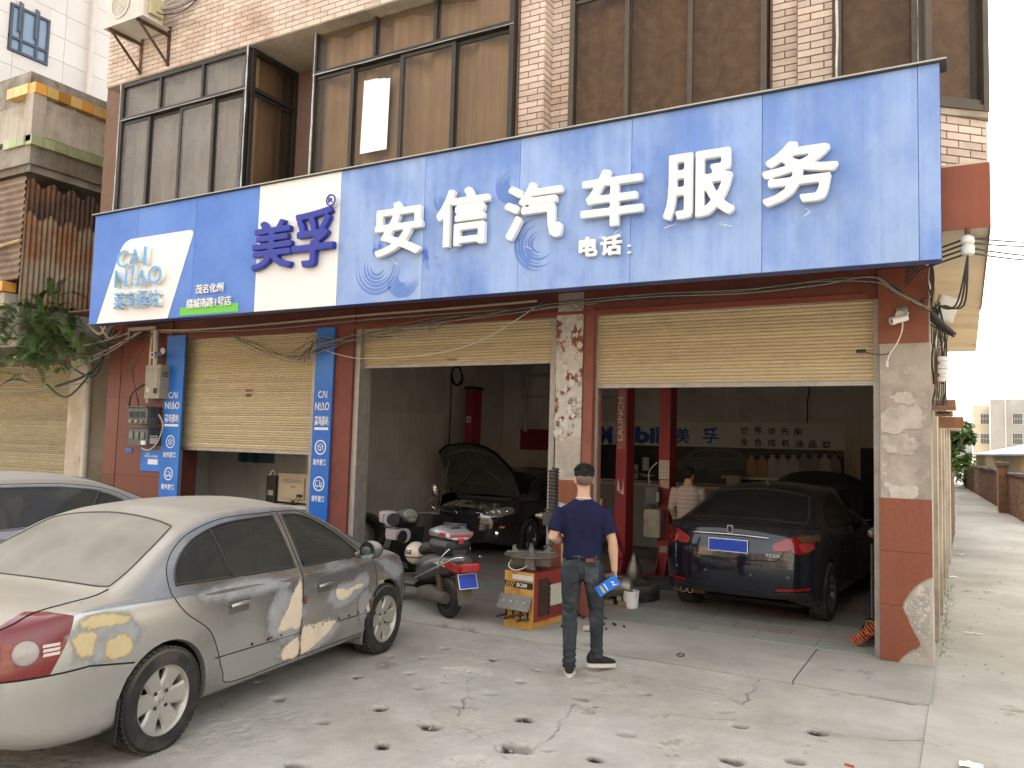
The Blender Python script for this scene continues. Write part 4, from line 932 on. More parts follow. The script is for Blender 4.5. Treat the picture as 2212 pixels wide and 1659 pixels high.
MB_p = thing('brick_pier', 'sunlit stepped brick pier in the low alley wall', 'pier')
MB().box(1.0, 1.32, 33.0, 34.2, 0, 1.62, .02).build('shaft', m_alleybrick, MB_p); MB().box(.94, 1.38, 32.9, 34.3, 1.62, 1.76, .03).build('coping', MATS['mossy_coping'], MB_p)
brick_wall('brick_wall', 'taller red brick yard wall behind the garage flank', (-.27, 17.6), (-.24, 23.5), 2.35, .3, 180, cap=False, face=-1)
yd = thing('gate_pillar', 'rendered yard pillar with flat cap beside the red brick yard wall', 'pillar')
MB().box(-.62, -.24, 16.6, 17.5, 0, 2.4, .01).build('shaft', m_beigeconc, yd); MB().box(-.7, -.06, 16.5, 17.7, 2.4, 2.48, .01).build('cap', m_beigeconc, yd)
tag(MB().box(-4, -.66, 15.75, 24, 0, 3.2).build('yard_building', m_oldconc), 'low concrete outbuilding behind the garage', 'building')
# corrugated shed with blue roof
sd = thing('corrugated_shed', 'long cream corrugated shed with blue sheet roof beyond the alley wall', 'shed')
z_e = 2.02
corrug('side_sheet', lambda u, v, a: (2.35-u*1.75+a, 30+u*26, 0+v*z_e), 26, 1, .55, .04, M('cream_sheet', (.55, .42, .24), rough=.6, var=.2, vs=.6, streak=.2), sd)
corrug('front_sheet', lambda u, v, a: (2.4+u*7, 30+a, 0+v*(z_e+.9*min(1, u*2))), 7, 1, .5, .04, MATS['cream_sheet'], sd)
MB().add([(2.1, 29.7, z_e), (.35, 56.5, z_e), (5, 56.5, z_e+1.1), (7, 29.7, z_e+1.1), (2.1, 29.7, z_e+.05), (.35, 56.5, z_e+.05), (5, 56.5, z_e+1.15), (7, 29.7, z_e+1.15)], [(0, 1, 2, 3), (4, 5, 6, 7), (0, 1, 5, 4), (1, 2, 6, 5), (2, 3, 7, 6), (3, 0, 4, 7)]).build('roof', M('blue_roof_sheet', (.2, .3, .5), rough=.5, var=.2, vs=.5, streak=.2), sd)
# far apartment block
ap = thing('apartment_block', 'plain grey apartment block with caged windows far down the alley', 'building')
AY = 70
ax0, ax1, azt = on(1, AY, 2138, 865).x, 7.5, on(1, AY, 2170, 862).z
MB().box(ax0, ax1, AY, AY+10, 0, azt, .02).build('wall', M('grey_render', (.4, .38, .35), rough=.9, var=.15, vs=.8, bump=.2, streak=.12), ap)
MB().box(ax0-1.1, ax0-.01, AY+2.5, AY+10.1, 0, azt-.3, .02).build('side_wing', M('cream_render', (.5, .45, .36), rough=.9, var=.15, vs=.8), ap)
m_cage = M('white_cage', (.55, .55, .5), rough=.5); m_dkglass = M('dark_window', (.07, .08, .09), rough=.15, var=.2)
for px_, py_ in ((2198, 905), (2198, 948), (2128, 905), (2128, 948)):
    p = on(1, AY-.02 if px_ > 2140 else AY+2.48, px_, py_); s = .62
    W_ = MB().box(p.x-s/2-.04, p.x+s/2+.04, p.y-.06, p.y, p.z-.42, p.z+.42, .01).build('window', MATS['pale_pipe'], ap)
    MB().box(p.x-s/2, p.x+s/2, p.y-.068, p.y-.061, p.z-.38, p.z+.38).build('pane', m_dkglass, W_)
    cg = MB()
    for i in range(7): cg.box(p.x-s/2+i*s/6-.008, p.x-s/2+i*s/6+.008, p.y-.2, p.y-.18, p.z-.42, p.z+.42)
    for z in (-.4, 0, .4): cg.box(p.x-s/2-.03, p.x+s/2+.03, p.y-.21, p.y-.17, p.z+z-.012, p.z+z+.012)
    cg.build('window_cage', m_cage, W_)
MB().cyl((on(1, AY-.05, 2172, 900).x, AY-.06, 0), (on(1, AY-.05, 2172, 900).x, AY-.06, azt), .05, 8).build('downpipe', MATS['pale_pipe'], ap)
ft = thing('pale_block', 'pale cream block of flats at the far end of the alley', 'building')
MB().box(-2.6, -.4, 90, 100, 0, 7.2, .02).build('wall', M('pale_cream', (.68, .62, .5), rough=.9, var=.08), ft)
MB().box(-2.7, -.3, 89.8, 100.2, 7.2, 7.5, .02).build('roof', MATS['pale_cream'], ft)
rh = thing('alley_shade_block', 'unseen plain blocks added on the left of the alley for shade', 'building')
for ya, yb in ((25, 34), (36.5, 47), (49.5, 66)): MB().box(-9, -1.3, ya, yb, 0, 6.4).build('wall', m_oldconc, rh)  # unseen walls added to shade the alley, gaps left for sun stripes
# alley tree
def leaf_crown(mb, c, r, n, ls, seed):
    rr = random.Random(seed); cl = [(Vector(c)+Vector((rr.uniform(-1, 1)*r[0], rr.uniform(-1, 1)*r[1], rr.uniform(-.8, .9)*r[2])), rr.uniform(.3, .55)) for _ in range(16)]
    for i in range(n):
        q, cr = rr.choice(cl); v = Vector((rr.gauss(0, 1), rr.gauss(0, 1), rr.gauss(0, 1))).normalized()*cr*min(r)*rr.random()**.4
        p = q+v; d = Vector((rr.uniform(-1, 1), rr.uniform(-1, 1), rr.uniform(-.9, .25))).normalized(); s = d.cross(Vector((rr.uniform(-1, 1), rr.uniform(-1, 1), 1))).normalized()
        L_ = ls*rr.uniform(.6, 1.3); w_ = L_*.24
        mb.add([p, p+d*L_*.4+s*w_, p+d*L_, p+d*L_*.4-s*w_], [(0, 1, 2, 3)])
m_leaf = M('leaf_green', (.085, .16, .04), rough=.45, var=.4, vs=2, bump=0, island=.45, spec=.4)
tr = thing('alley_tree', 'leafy green tree leaning over the brick yard wall', 'tree', (-.5, 20.5, 0))
MB().tube([(0, 0, 0), (.05, 0, 1.2), (.15, .1, 2.0), (.3, 0, 2.6)], [.08, .07, .055, .03], 8).build('trunk', M('bark', (.16, .12, .08), rough=.9, var=.3), tr)
for b in (((.1, 0, 1.6), (.4, -.3, 2.2), (.6, -.4, 2.5)), ((.12, .05, 1.8), (-.1, .3, 2.4), (-.2, .4, 2.8))): MB().tube(b, [.035, .025, .012], 6).build('branch', MATS['bark'], tr)
mb = MB(); leaf_crown(mb, (.28, -.1, 2.2), (.34, .5, .55), 1500, .16, 3); mb.build('crown', m_leaf, tr, fix=False)
for i, (x, y, r) in enumerate(((.3, 57, .9), (-.5, 64, 1.3))):
    b = thing('bush', ('round green bush at the end of the low alley wall', 'taller green bush beyond the end of the alley')[i], 'bush', (x, y, 0))
    MB().tube([(0, 0, 0), (0, 0, r)], [.05, .02], 6).build('trunk', MATS['bark'], b); mb = MB(); leaf_crown(mb, (0, 0, r), (r*.7, r*.7, r*.8), 700, .22, 8+i); mb.build('crown', m_leaf, b, fix=False)
# ================================================================ houses across the street (seen in reflections only)
for k, (x0, x1, hgt, colr) in enumerate(((-34, -12, 11, (.6, .43, .26)), (-11.5, 4, 9, (.62, .5, .36)), (4.5, 24, 12, (.5, .42, .34)))):
    ob = thing('street_house', ('ochre', 'cream', 'grey brown')[k]+' house with rows of windows across the street', 'building')
    MB().box(x0, x1, -30, -19, 0, hgt).build('wall', M('opposite_wall_%s' % ('a', 'b', 'c')[k], colr, rough=.85, var=.12), ob)
    me = MB().box(-.6, .6, -.03, .03, -.75, .75, .01).mesh('window', m_dkglass)
    for z in range(int(hgt/3)):
        for i in range(int((x1-x0)/2.6)):
            o = bpy.data.objects.new('window', me); o.location = (x0+1.4+i*2.6, -18.98, 1.8+z*3); link(o, ob)
# ================================================================ cars
from mathutils.bvhtree import BVHTree
def pchip(kn):
    x = np.array([k[0] for k in kn], float); y = np.array([k[1] for k in kn], float); h = np.diff(x); d = np.diff(y)/h
    m = np.zeros(len(x)); m[0], m[-1] = d[0], d[-1]
    for i in range(1, len(x)-1): m[i] = 0 if d[i-1]*d[i] <= 0 else 2*d[i-1]*d[i]/(d[i-1]+d[i])
    def f(q):
        i = int(np.clip(np.searchsorted(x, q)-1, 0, len(x)-2)); t = min(1, max(0, (q-x[i])/h[i])); t2, t3 = t*t, t**3
        return (2*t3-3*t2+1)*y[i]+(t3-2*t2+t)*h[i]*m[i]+(3*t2-2*t3)*y[i+1]+(t3-t2)*h[i]*m[i+1]
    return f
def inpoly(p, poly):
    x, y = p; c = False; j = len(poly)-1
    for i in range(len(poly)):
        xi, yi = poly[i]; xj, yj = poly[j]
        if (yi > y) != (yj > y) and x < (xj-xi)*(y-yi)/(yj-yi)+xi: c = not c
        j = i
    return c
def smooth_poly(pts, n=4):
    """closed outline; a point given with a third value 1 stays a corner"""
    out = []; k = len(pts)
    P = [Vector((p[0], p[1], 0)) for p in pts]; C = [len(p) > 2 for p in pts]
    for i in range(k):
        b, c = P[i], P[(i+1) % k]; a = P[i-1] if not C[i] else b; d = P[(i+2) % k] if not C[(i+1) % k] else c
        for j in range(n):
            t = j/n; q = .5*((2*b)+(c-a)*t+(2*a-5*b+4*c-d)*t*t+(3*b-a-3*c+d)*t**3); out.append((q.x, q.y))
    return out
PR = {'side': lambda v: (v.x, v.z), 'top': lambda v: (v.x, v.y), 'end': lambda v: (v.y, v.z)}
def knife(bm, poly, proj, cond):
    pr = PR[proj]; k = len(poly)
    xs = [p[0] for p in poly]; ys = [p[1] for p in poly]; bx = (min(xs)-.01, max(xs)+.01, min(ys)-.01, max(ys)+.01)
    for i in range(k):
        a, b = poly[i], poly[(i+1) % k]
        if abs(a[0]-b[0])+abs(a[1]-b[1]) < 1e-6: continue
        lo = (min(a[0], b[0])-.004, min(a[1], b[1])-.004); hi = (max(a[0], b[0])+.004, max(a[1], b[1])+.004)
        sel = []
        for f in bm.faces:
            c = pr(f.calc_center_median_weighted() if False else f.verts[0].co)
            if not (bx[0]-.2 < c[0] < bx[1]+.2 and bx[2]-.2 < c[1] < bx[3]+.2): continue
            q = [pr(v.co) for v in f.verts]
            if max(t[0] for t in q) < lo[0] or min(t[0] for t in q) > hi[0] or max(t[1] for t in q) < lo[1] or min(t[1] for t in q) > hi[1]: continue
            if cond(f): sel.append(f)
        if not sel: continue
        n2 = (b[1]-a[1], a[0]-b[0])
        if proj == 'side': co, no = Vector((a[0], 0, a[1])), Vector((n2[0], 0, n2[1]))
        elif proj == 'top': co, no = Vector((a[0], a[1], 0)), Vector((n2[0], n2[1], 0))
        else: co, no = Vector((0, a[0], a[1])), Vector((0, n2[0], n2[1]))
        g = set(sel)
        for f in sel: g.update(f.edges); g.update(f.verts)
        bmesh.ops.bisect_plane(bm, geom=list(g), dist=1e-5, plane_co=co, plane_no=no)
class Car:
    def __init__(s, spec):
        s.sp = spec; F = {k: pchip(v) for k, v in spec['k'].items()}; s.F = F
        xR, xF = spec['k']['W'][0][0], spec['k']['W'][-1][0]; s.xR, s.xF = xR, xF
        ns = 84; xs = [xR+(xF-xR)*i/(ns-1) for i in range(ns)]
        xs = sorted(set(xs+[xR+.012, xR+.03, xF-.012, xF-.03]))
        seg = [3, 3, 5, 5, 4, 8, 5, 5]
        rows = []
        for x in xs:
            W, zb, z0, zc, yr, zr = (F[q](x) for q in ('W', 'zb', 'z0', 'zc', 'yr', 'zr'))
            yb = W-.045 if 'yb' not in F else F['yb'](x)
            zm = z0+.60*(zb-z0)
            K = [(W-.09, z0), (W-.02, z0+.05), (W-.012, z0+.2*(zb-z0)+.05), (W, zm), (W-.012, zb-.075), (min(yb, W-.012), zb), (min(yr, yb-.02), max(zr, zb+.012)), (min(yr, yb-.02)*.55, zc-.30*max(0, zc-zr)), (0, zc)]
            P = [Vector((0, *q)) for q in K]; r = []
            for i in range(8):
                a, b, c, d = P[max(0, i-1)], P[i], P[i+1], P[min(8, i+2)]
                if i == 7: d = Vector((0, -P[7].y, P[7].z))
                if i == 5: a = b+(b-c)*.15          # keep the belt a soft crease
                if i == 6: a = b+(b-P[5])*-.0+(b-c)*.35
                for j in range(seg[i]):
                    t = j/seg[i]; q = .5*((2*b)+(c-a)*t+(2*a-5*b+4*c-d)*t*t+(3*b-a-3*c+d)*t**3); r.append((q.y, q.z))
            r.append((0, zc)); rows.append([(x, *q) for q in r])
        i6 = sum(seg[:6]); J = 12
        def deform(p):
            x, y, z = p
            Wm = spec['Wm']
            for end, xe, a, zm, bow, L_ in (('r', xR, *spec['rear']), ('f', xF, *spec['front'])):
                t = 1-abs(x-xe)/L_
                if t > 0:
                    w_ = t*t*(3-2*t); dx = w_*(a*((z-zm)/.35)**2+bow*(abs(y)/Wm)**2.4); x = x+dx if end == 'r' else x-dx
            return (x, y, z)
        vs = []; fs = []; nv = len(rows[0])
        for r in rows: vs += [deform(p) for p in r]
        for i in range(len(xs)-1):
            for j in range(nv-1): fs.append((i*nv+j, (i+1)*nv+j, (i+1)*nv+j+1, i*nv+j+1))
        for end in (0, len(xs)-1):
            r = rows[end]; b0 = len(vs); top = r[i6:]; x = r[0][0]
            ty = [q[1] for q in top][::-1]; tz = [q[2] for q in top][::-1]
            for i in range(i6+1):
                for j in range(J+1):
                    y = r[i][1]*(1-j/J); wz = (i/i6)**3; zt = float(np.interp(y/max(r[i][1], 1e-6)*r[i6][1], ty, tz)); vs.append(deform((x, y, r[i][2]+wz*(zt-r[i6][2]))))
            for i in range(i6):
                for j in range(J): 
                    q = (b0+i*(J+1)+j, b0+(i+1)*(J+1)+j, b0+(i+1)*(J+1)+j+1, b0+i*(J+1)+j+1); fs.append(q if end == 0 else q[::-1])
        bm = bmesh.new(); bv = [bm.verts.new(v) for v in vs]
        for f in fs:
            try: bm.faces.new([bv[i] for i in f])
            except ValueError: pass
        bmesh.ops.remove_doubles(bm, verts=bm.verts, dist=.0008)
        bmesh.ops.dissolve_degenerate(bm, dist=.0004, edges=bm.edges)
        bm.normal_update()
        # make the normals point outwards
        out = sum(1 if f.normal.dot(f.calc_center_median()-Vector(((xR+xF)/2, 0, .6))) > 0 else -1 for f in bm.faces)
        if out < 0: bmesh.ops.reverse_faces(bm, faces=bm.faces)
        bm.normal_update(); s.bm = bm
        tmp = bm.copy(); bmesh.ops.mirror(tmp, geom=tmp.verts[:]+tmp.edges[:]+tmp.faces[:], axis='Y', merge_dist=1e-4) if False else None
        s.bvh = BVHTree.FromBMesh(bm); tmp.free()
    def cut(s, poly, proj='side', zmin=-1):
        nm = {'side': lambda f: abs(f.normal.y) > .12, 'top': lambda f: f.normal.z > .1, 'end': lambda f: abs(f.normal.x) > .08}[proj]
        knife(s.bm, poly, proj, lambda f: nm(f)); s.bm.normal_update()
    def arches(s):
        for cx, r in s.sp['arch']:
            s.cut([(cx+r*math.cos(2*PI*i/40), s.sp['tyre']+.005+r*math.sin(2*PI*i/40)) for i in range(40)], 'side')
            dele = [f for f in s.bm.faces if (lambda c: (c.x-cx)**2+(c.z-s.sp['tyre']-.005)**2 < r*r and c.y > .35 and abs(f.normal.y) > .1 or (c.x-cx)**2+(c.z-s.sp['tyre'])**2 < (r-.02)**2 and c.y > .35 and c.z < .62)(f.calc_center_median())]
            bmesh.ops.delete(s.bm, geom=dele, context='FACES')
        for cx, r in s.sp['arch']:
            ed = [e for e in s.bm.edges if e.is_boundary and all(abs(math.hypot(v.co.x-cx, v.co.z-s.sp['tyre']-.005)-r) < .006 and v.co.y > .3 for v in e.verts)]
            g = bmesh.ops.extrude_edge_only(s.bm, edges=ed)['geom']
            for v in [q for q in g if isinstance(q, bmesh.types.BMVert)]:
                d = Vector((v.co.x-cx, 0, v.co.z-s.sp['tyre'])).normalized(); v.co += Vector((0, -.03, 0))-d*.012
        s.bm.normal_update()
    def hit_side(s, x, z): h = s.bvh.ray_cast(Vector((x, 2, z)), Vector((0, -1, 0)), 3); return h[0], h[1]
    def hit_top(s, x, y): h = s.bvh.ray_cast(Vector((x, abs(y), 3)), Vector((0, 0, -1)), 4); return h[0], h[1]
    def hit_end(s, y, z, rear=True): h = s.bvh.ray_cast(Vector((-4 if rear else 8, abs(y), z)), Vector((1 if rear else -1, 0, 0)), 14); return h[0], h[1]
    def take(s, test):
        """removes the faces that pass the test from the shell, as (verts, faces)"""
        sel = [f for f in s.bm.faces if test(f.calc_center_median(), f.normal)]
        if not sel: return None
        ix = {}; vs = []; fs = []
        for f in sel:
            q = []
            for v in f.verts:
                if v not in ix: ix[v] = len(vs); vs.append(v.co[:])
                q.append(ix[v])
            fs.append(q)
        bmesh.ops.delete(s.bm, geom=sel, context='FACES'); return vs, fs
    @staticmethod
    def mesh(parts, name, mat, sides='both', thick=0):
        vs, fs = parts; mb = MB()
        if sides in ('both', 'L'): mb.add(vs, fs)
        if sides in ('both', 'R'): mb.add([(v[0], -v[1], v[2]) for v in vs], [f[::-1] for f in fs])
        me = bpy.data.meshes.new(name); me.from_pydata(mb.v, [], [list(f) for f in mb.f]); me.materials.append(mat)
        if sides == 'both':
            bm = bmesh.new(); bm.from_mesh(me); bmesh.ops.remove_doubles(bm, verts=bm.verts, dist=.0015); bm.to_mesh(me); bm.free()
        me.shade_smooth(); me.set_sharp_from_angle(angle=rad(50)); return me
    def part(s, parts, name, mat, parent, sides='both'):
        if parts is None: return None
        return link(bpy.data.objects.new(name, s.mesh(parts, name, mat, sides)), parent)
    def pair(s, parts, name, mat, parent):
        return [s.part(parts, name, mat, parent, q) for q in ('L', 'R')]
    def strip(s, pts2, proj, r, name, mat, parent, sides=(1, -1), off=0, closed=False, rear=True, flat=None):
        """thin bead following the body; its own part for each side"""
        P = []; q = list(pts2)+([pts2[0]] if closed else [])
        for i in range(len(q)-1):
            n = max(1, int(math.dist(q[i], q[i+1])/.03))
            for j in range(n): P.append((q[i][0]+(q[i+1][0]-q[i][0])*j/n, q[i][1]+(q[i+1][1]-q[i][1])*j/n))
        P.append(q[-1]); w_ = []
        for a, b in P:
            h = s.hit_side(a, b) if proj == 'side' else s.hit_top(a, b) if proj == 'top' else s.hit_end(a, b, rear)
            if h[0]:
                v = h[0]+h[1]*off
                if proj != 'side' and b < 0 and proj == 'top': v = Vector((v.x, -v.y, v.z))
                if proj == 'end' and a < 0: v = Vector((v.x, -v.y, v.z))
                w_.append(v)
        if len(w_) < 2: return
        for sd in sides: MB().tube([(v.x, v.y*sd, v.z) for v in w_], r, 5, flat=flat).build(name, mat, parent, 180)
    def patch(s, poly, proj, name, mat, parent, side=-1, off=.0015, rear=True, step=.03):
        """thin skin lying on the body inside the outline"""
        from mathutils.geometry import delaunay_2d_cdt
        xs = [p[0] for p in poly]; ys = [p[1] for p in poly]; pts = []
        for i in range(len(poly)):
            a, b = poly[i], poly[(i+1) % len(poly)]; n = max(1, int(math.dist(a, b)/step))
            pts += [Vector((a[0]+(b[0]-a[0])*j/n, a[1]+(b[1]-a[1])*j/n)) for j in range(n)]
        nb_ = len(pts); x = min(xs)
        while x < max(xs):
            y = min(ys)
            while y < max(ys):
                if inpoly((x, y), poly): pts.append(Vector((x+.0003*math.sin(y*99), y)))
                y += step
            x += step
        r = delaunay_2d_cdt(pts, [], [list(range(nb_))], 1, 1e-5)
        vs = []; ok = True; bad = set()
        for i, p in enumerate(r[0]):
            h = s.hit_side(*p) if proj == 'side' else s.hit_top(*p) if proj == 'top' else s.hit_end(p[0], p[1], rear)
            if h[0] is None: bad.add(i); vs.append((0, 0, 0)); continue
            v = h[0]+h[1]*off; yy = v.y*side if proj == 'side' else (v.y if (p[1] if proj == 'top' else p[0]) >= 0 else -v.y)
            vs.append((v.x, yy, v.z))
        fs = [f for f in r[2] if not bad & set(f)]
        o = MB().add(vs, fs).build(name, mat, parent, 180); at = o.data.attributes.new('fade', 'FLOAT', 'POINT'); bp = np.array([(p.x, p.y) for p in pts[:nb_]])
        at.data.foreach_set('value', [min(1, float(np.min(np.hypot(bp[:, 0]-p[0], bp[:, 1]-p[1])))/.05) for p in r[0]]); return o
m_rubber = M('tyre_rubber', (.022, .021, .02), rough=.75, var=.3, vs=12, bump=.15, bs=60, dust=(.2, .17, .13), dust_amt=.5, col2=(.06, .052, .042), s2=3, t2=.55)
m_gap = M('panel_gap', (.008, .008, .008), rough=.9, var=0, bump=0)
m_blackpl = M('black_plastic', (.02, .02, .02), rough=.45, var=.2, vs=6, bump=.05, dust=(.2, .18, .15), dust_amt=.3)
m_under = M('underbody', (.012, .012, .012), rough=.95, var=0, bump=0)
m_chrome = M('chrome', (.62, .62, .62), rough=.14, metal=1, var=.08, bump=0)
m_carint = M('car_interior', (.06, .057, .053), rough=.85, var=.2, bump=.1)
m_plateblue = M('plate_blue_car', (.02, .06, .4), rough=.4, var=.1, bump=0)
m_platewhite = M('plate_white', (.7, .7, .7), rough=.5, var=.05, bump=0)
def wheel(name, parent, loc, r, w_, rim_mat, side, spokes=6, style='wide', emblem=None):
    """side -1: outer face towards -y"""
    t = bpy.data.objects.new(name, None); t.empty_display_size = .1; t.location = loc; link(t, parent); t.rotation_euler = (PI/2 if side < 0 else -PI/2, 0, 0)
    rr = r*.655; h = w_/2
    prof = [(rr*.985, -h*.82), (rr*1.03, -h*.95), (r*.80, -h*1.02), (r*.93, -h*.96), (r*.975, -h*.8), (r*.995, -h*.5), (r, 0), (r*.995, h*.5), (r*.975, h*.8), (r*.93, h*.96), (r*.80, h*1.02), (rr*1.03, h*.95), (rr*.985, h*.82)]
    mb = MB(); mb.lathe(prof, 48, closed=False)
    mb.f = [f for f in mb.f if len(f) == 4]; mb.mi = [0]*len(mb.f)
    for zz in (-.5, -.17, .17, .5): mb.lathe([(r*1.001, h*zz-.004), (r*.975, h*zz), (r*1.001, h*zz+.004)], 48); 
    mb.f = [f for f in mb.f if len(f) == 4]; mb.mi = [0]*len(mb.f)
    for i in range(48):                     # tread blocks
        a = 2*PI*i/48
        for zz in (-.72, -.34, 0, .34, .72):
            mb.cbox(((r-.001)*math.cos(a), (r-.001)*math.sin(a), h*zz), (.012, r*2*PI/48*.78, h*.26), 0, (0, 0, a))
    ty = mb.build('tyre', m_rubber, t, 40)
    mb = MB(); mb.lathe([(rr*.93, -h*.8), (rr*1.0, -h*.86), (rr*1.0, -h*.75), (rr*.9, -h*.5), (rr*.86, h*.3), (rr*.92, h*.62), (rr*.97, h*.88), (rr*1.015, h*.93), (rr*1.015, h*.84)], 48)
    mb.f = [f for f in mb.f if len(f) == 4]; mb.mi = [0]*len(mb.f)
    rim = mb.build('rim', rim_mat, t, 40)
    sp = MB(); zf = h*.72
    for k in range(spokes):
        a0 = 2*PI*k/spokes; sm = MB()
        wi, wo = (rr*.27, rr*.335) if style == 'wide' else (rr*.16, rr*.12)
        pts = [(rr*.12, wi*.8), (rr*.38, wi), (rr*.62, (wi+wo)/2*.92), (rr*.82, wo), (rr*.955, wo*1.45)]
        zt = [zf*.86, zf*.90, zf*.98, zf*1.03, zf*1.08]; vs = []
        for (q, ww), z in zip(pts, zt): vs += [(q, -ww, z-.012), (q, -ww*.72, z), (q, ww*.72, z), (q, ww, z-.012), (q, ww*.8, z-.045), (q, -ww*.8, z-.045)]
        fs = [(i*6+j, i*6+(j+1) % 6, (i+1)*6+(j+1) % 6, (i+1)*6+j) for i in range(4) for j in range(6)]+[(24, 25, 26, 27, 28, 29)]
        sm.m = Matrix.Rotation(a0, 4, 'Z'); sm.add(vs, fs); sm.build('spoke', rim_mat, t, 30)
    MB().lathe([(rr*.3, zf-.05), (rr*.3, zf*.84), (rr*.22, zf*.93), (rr*.19, zf*.9), (rr*.17, zf*.96), (0, zf*1.0)], 28).build('hub', rim_mat, t, 40)
    for k in range(5 if style == 'thin' else 4):
        a0 = 2*PI*(k+.5)/(5 if style == 'thin' else 4); MB().lathe([(.012, zf*.8), (.012, zf*.99), (.008, zf*1.02), (0, zf*1.02)], 6, (rr*.3*math.cos(a0), rr*.3*math.sin(a0), 0)).build('lug_nut', m_blackpl, t)
    MB().lathe([(rr*.88, -h*.3), (rr*.88, h*.05), (rr*.2, h*.12), (0, h*.12)], 32).build('brake_disc', m_under, t)
    if emblem: text('emblem', emblem, 1, (0, 0, zf*1.0+.003), (0, 0, .4), m_chrome, t, depth=.003, fit=(rr*.2, rr*.13), shear=.3)
    return t
def seats(parent, x_front, x_rear, zs, wy, mat):
    for y in (-.36, .36):
        mb = MB(); mb.cbox((x_front, y, zs), (.5, .46, .16), .06); mb.cbox((x_front-.28, y, zs+.3), (.16, .46, .6), .06, (0, -.25, 0)); mb.cbox((x_front-.40, y, zs+.66), (.1, .25, .18), .04, (0, -.2, 0)); mb.build('front_seat', mat, parent, 60)
    mb = MB(); mb.cbox((x_rear, 0, zs), (.5, wy*1.6, .18), .06); mb.cbox((x_rear-.3, 0, zs+.27), (.18, wy*1.6, .56), .06, (0, -.35, 0)); mb.build('rear_seat', mat, parent, 60)
    for y in (-.36, .36): MB().cbox((x_rear-.42, y, zs+.56), (.1, .26, .16), .04, (0, -.3, 0)).build('headrest', mat, parent, 60)
def floorpan(parent, c, z=.24):
    MB().box(c.xR+.4, c.xF-.5, -c.sp['Wm']+.2, c.sp['Wm']-.2, z-.04, z).build('underbody', m_under, parent)
    for cx, r in c.sp['arch']:
        for sd in (-1, 1):
            mb = MB(); rr = r+.004; yo, yi = (c.sp['Wm']-.045)*sd, (c.sp['Wm']-.34)*sd; n = 18
            vs = []; zc = c.sp['tyre']+.005
            for i in range(n+1): a = -.25+(PI+.5)*i/n; vs += [(cx+rr*math.cos(a), yo, zc+rr*math.sin(a)), (cx+rr*math.cos(a), yi, zc+rr*math.sin(a))]
            mb.add(vs, [(2*i, 2*i+1, 2*i+3, 2*i+2) for i in range(n)]); mb.add([(cx, yi, zc)]+[vs[2*i+1] for i in range(n+1)], [(0, i+1, i+2) for i in range(n)])
            mb.build('wheel_well', m_under, parent)
def sedan(root, sp, paint, glass, feats):
    """cuts the shell into the usual panels; returns the Car and its parts"""
    c = Car(sp); o = {}
    c.arches()
    for k, (pl, pj) in sp['cuts'].items(): c.cut(pl, pj)
    def inside(k):
        pl, pj = sp['cuts'][k]; pr = PR[pj]
        return lambda v: inpoly(pr(v), pl)
    for k in sp['order']:
        t = inside(k); pj = sp['cuts'][k][1]; lim = sp.get('lim', {}).get(k, lambda v, n: True)
        o[k] = c.take(lambda v, n: t(v) and lim(v, n))
    return c, o
# ---------------------------------------------------------------- silver saloon with filler patches
ELA = dict(Wm=.8625, tyre=.308, arch=[(0, .352), (2.61, .352)], rear=(.05, .50, .16, .55), front=(.07, .46, .24, .7), k=dict(
    W=[(-1.06, .66), (-1.0, .735), (-.9, .79), (-.7, .83), (-.3, .853), (.2, .8625), (2.1, .8625), (2.6, .86), (2.95, .835), (3.2, .78), (3.36, .70), (3.46, .58)],
    z0=[(-1.06, .31), (-.9, .25), (-.5, .215), (0, .20), (2.7, .20), (3.2, .21), (3.46, .27)],
    zb=[(-1.06, .86), (-.95, .915), (-.7, .945), (-.3, .955), (0, .95), (.5, .935), (1.5, .905), (2.2, .885), (2.5, .885), (2.9, .85), (3.2, .78), (3.4, .69), (3.46, .63)],
    zc=[(-1.06, .93), (-1.0, .965), (-.85, .99), (-.6, 1.005), (-.44, 1.01), (-.36, 1.025), (-.2, 1.10), (.05, 1.235), (.32, 1.365), (.62, 1.425), (1.0, 1.442), (1.4, 1.43), (1.7, 1.375), (2.0, 1.255), (2.3, 1.10), (2.52, .985), (2.6, .975), (2.9, .93), (3.2, .855), (3.38, .765), (3.46, .70)],
    zr=[(-1.06, .885), (-.9, .945), (-.6, .968), (-.44, .978), (-.2, 1.065), (.05, 1.185), (.32, 1.305), (.62, 1.365), (1.0, 1.382), (1.4, 1.372), (1.7, 1.315), (2.0, 1.20), (2.3, 1.045), (2.52, .935), (2.6, .925), (2.9, .88), (3.2, .81), (3.46, .66)],
    yr=[(-1.06, .58), (-.9, .66), (-.6, .69), (-.44, .70), (-.2, .68), (.05, .65), (.35, .605), (.65, .58), (1.0, .575), (1.4, .575), (1.7, .575), (2.0, .61), (2.3, .66), (2.52, .70), (2.9, .69), (3.2, .63), (3.46, .48)]))
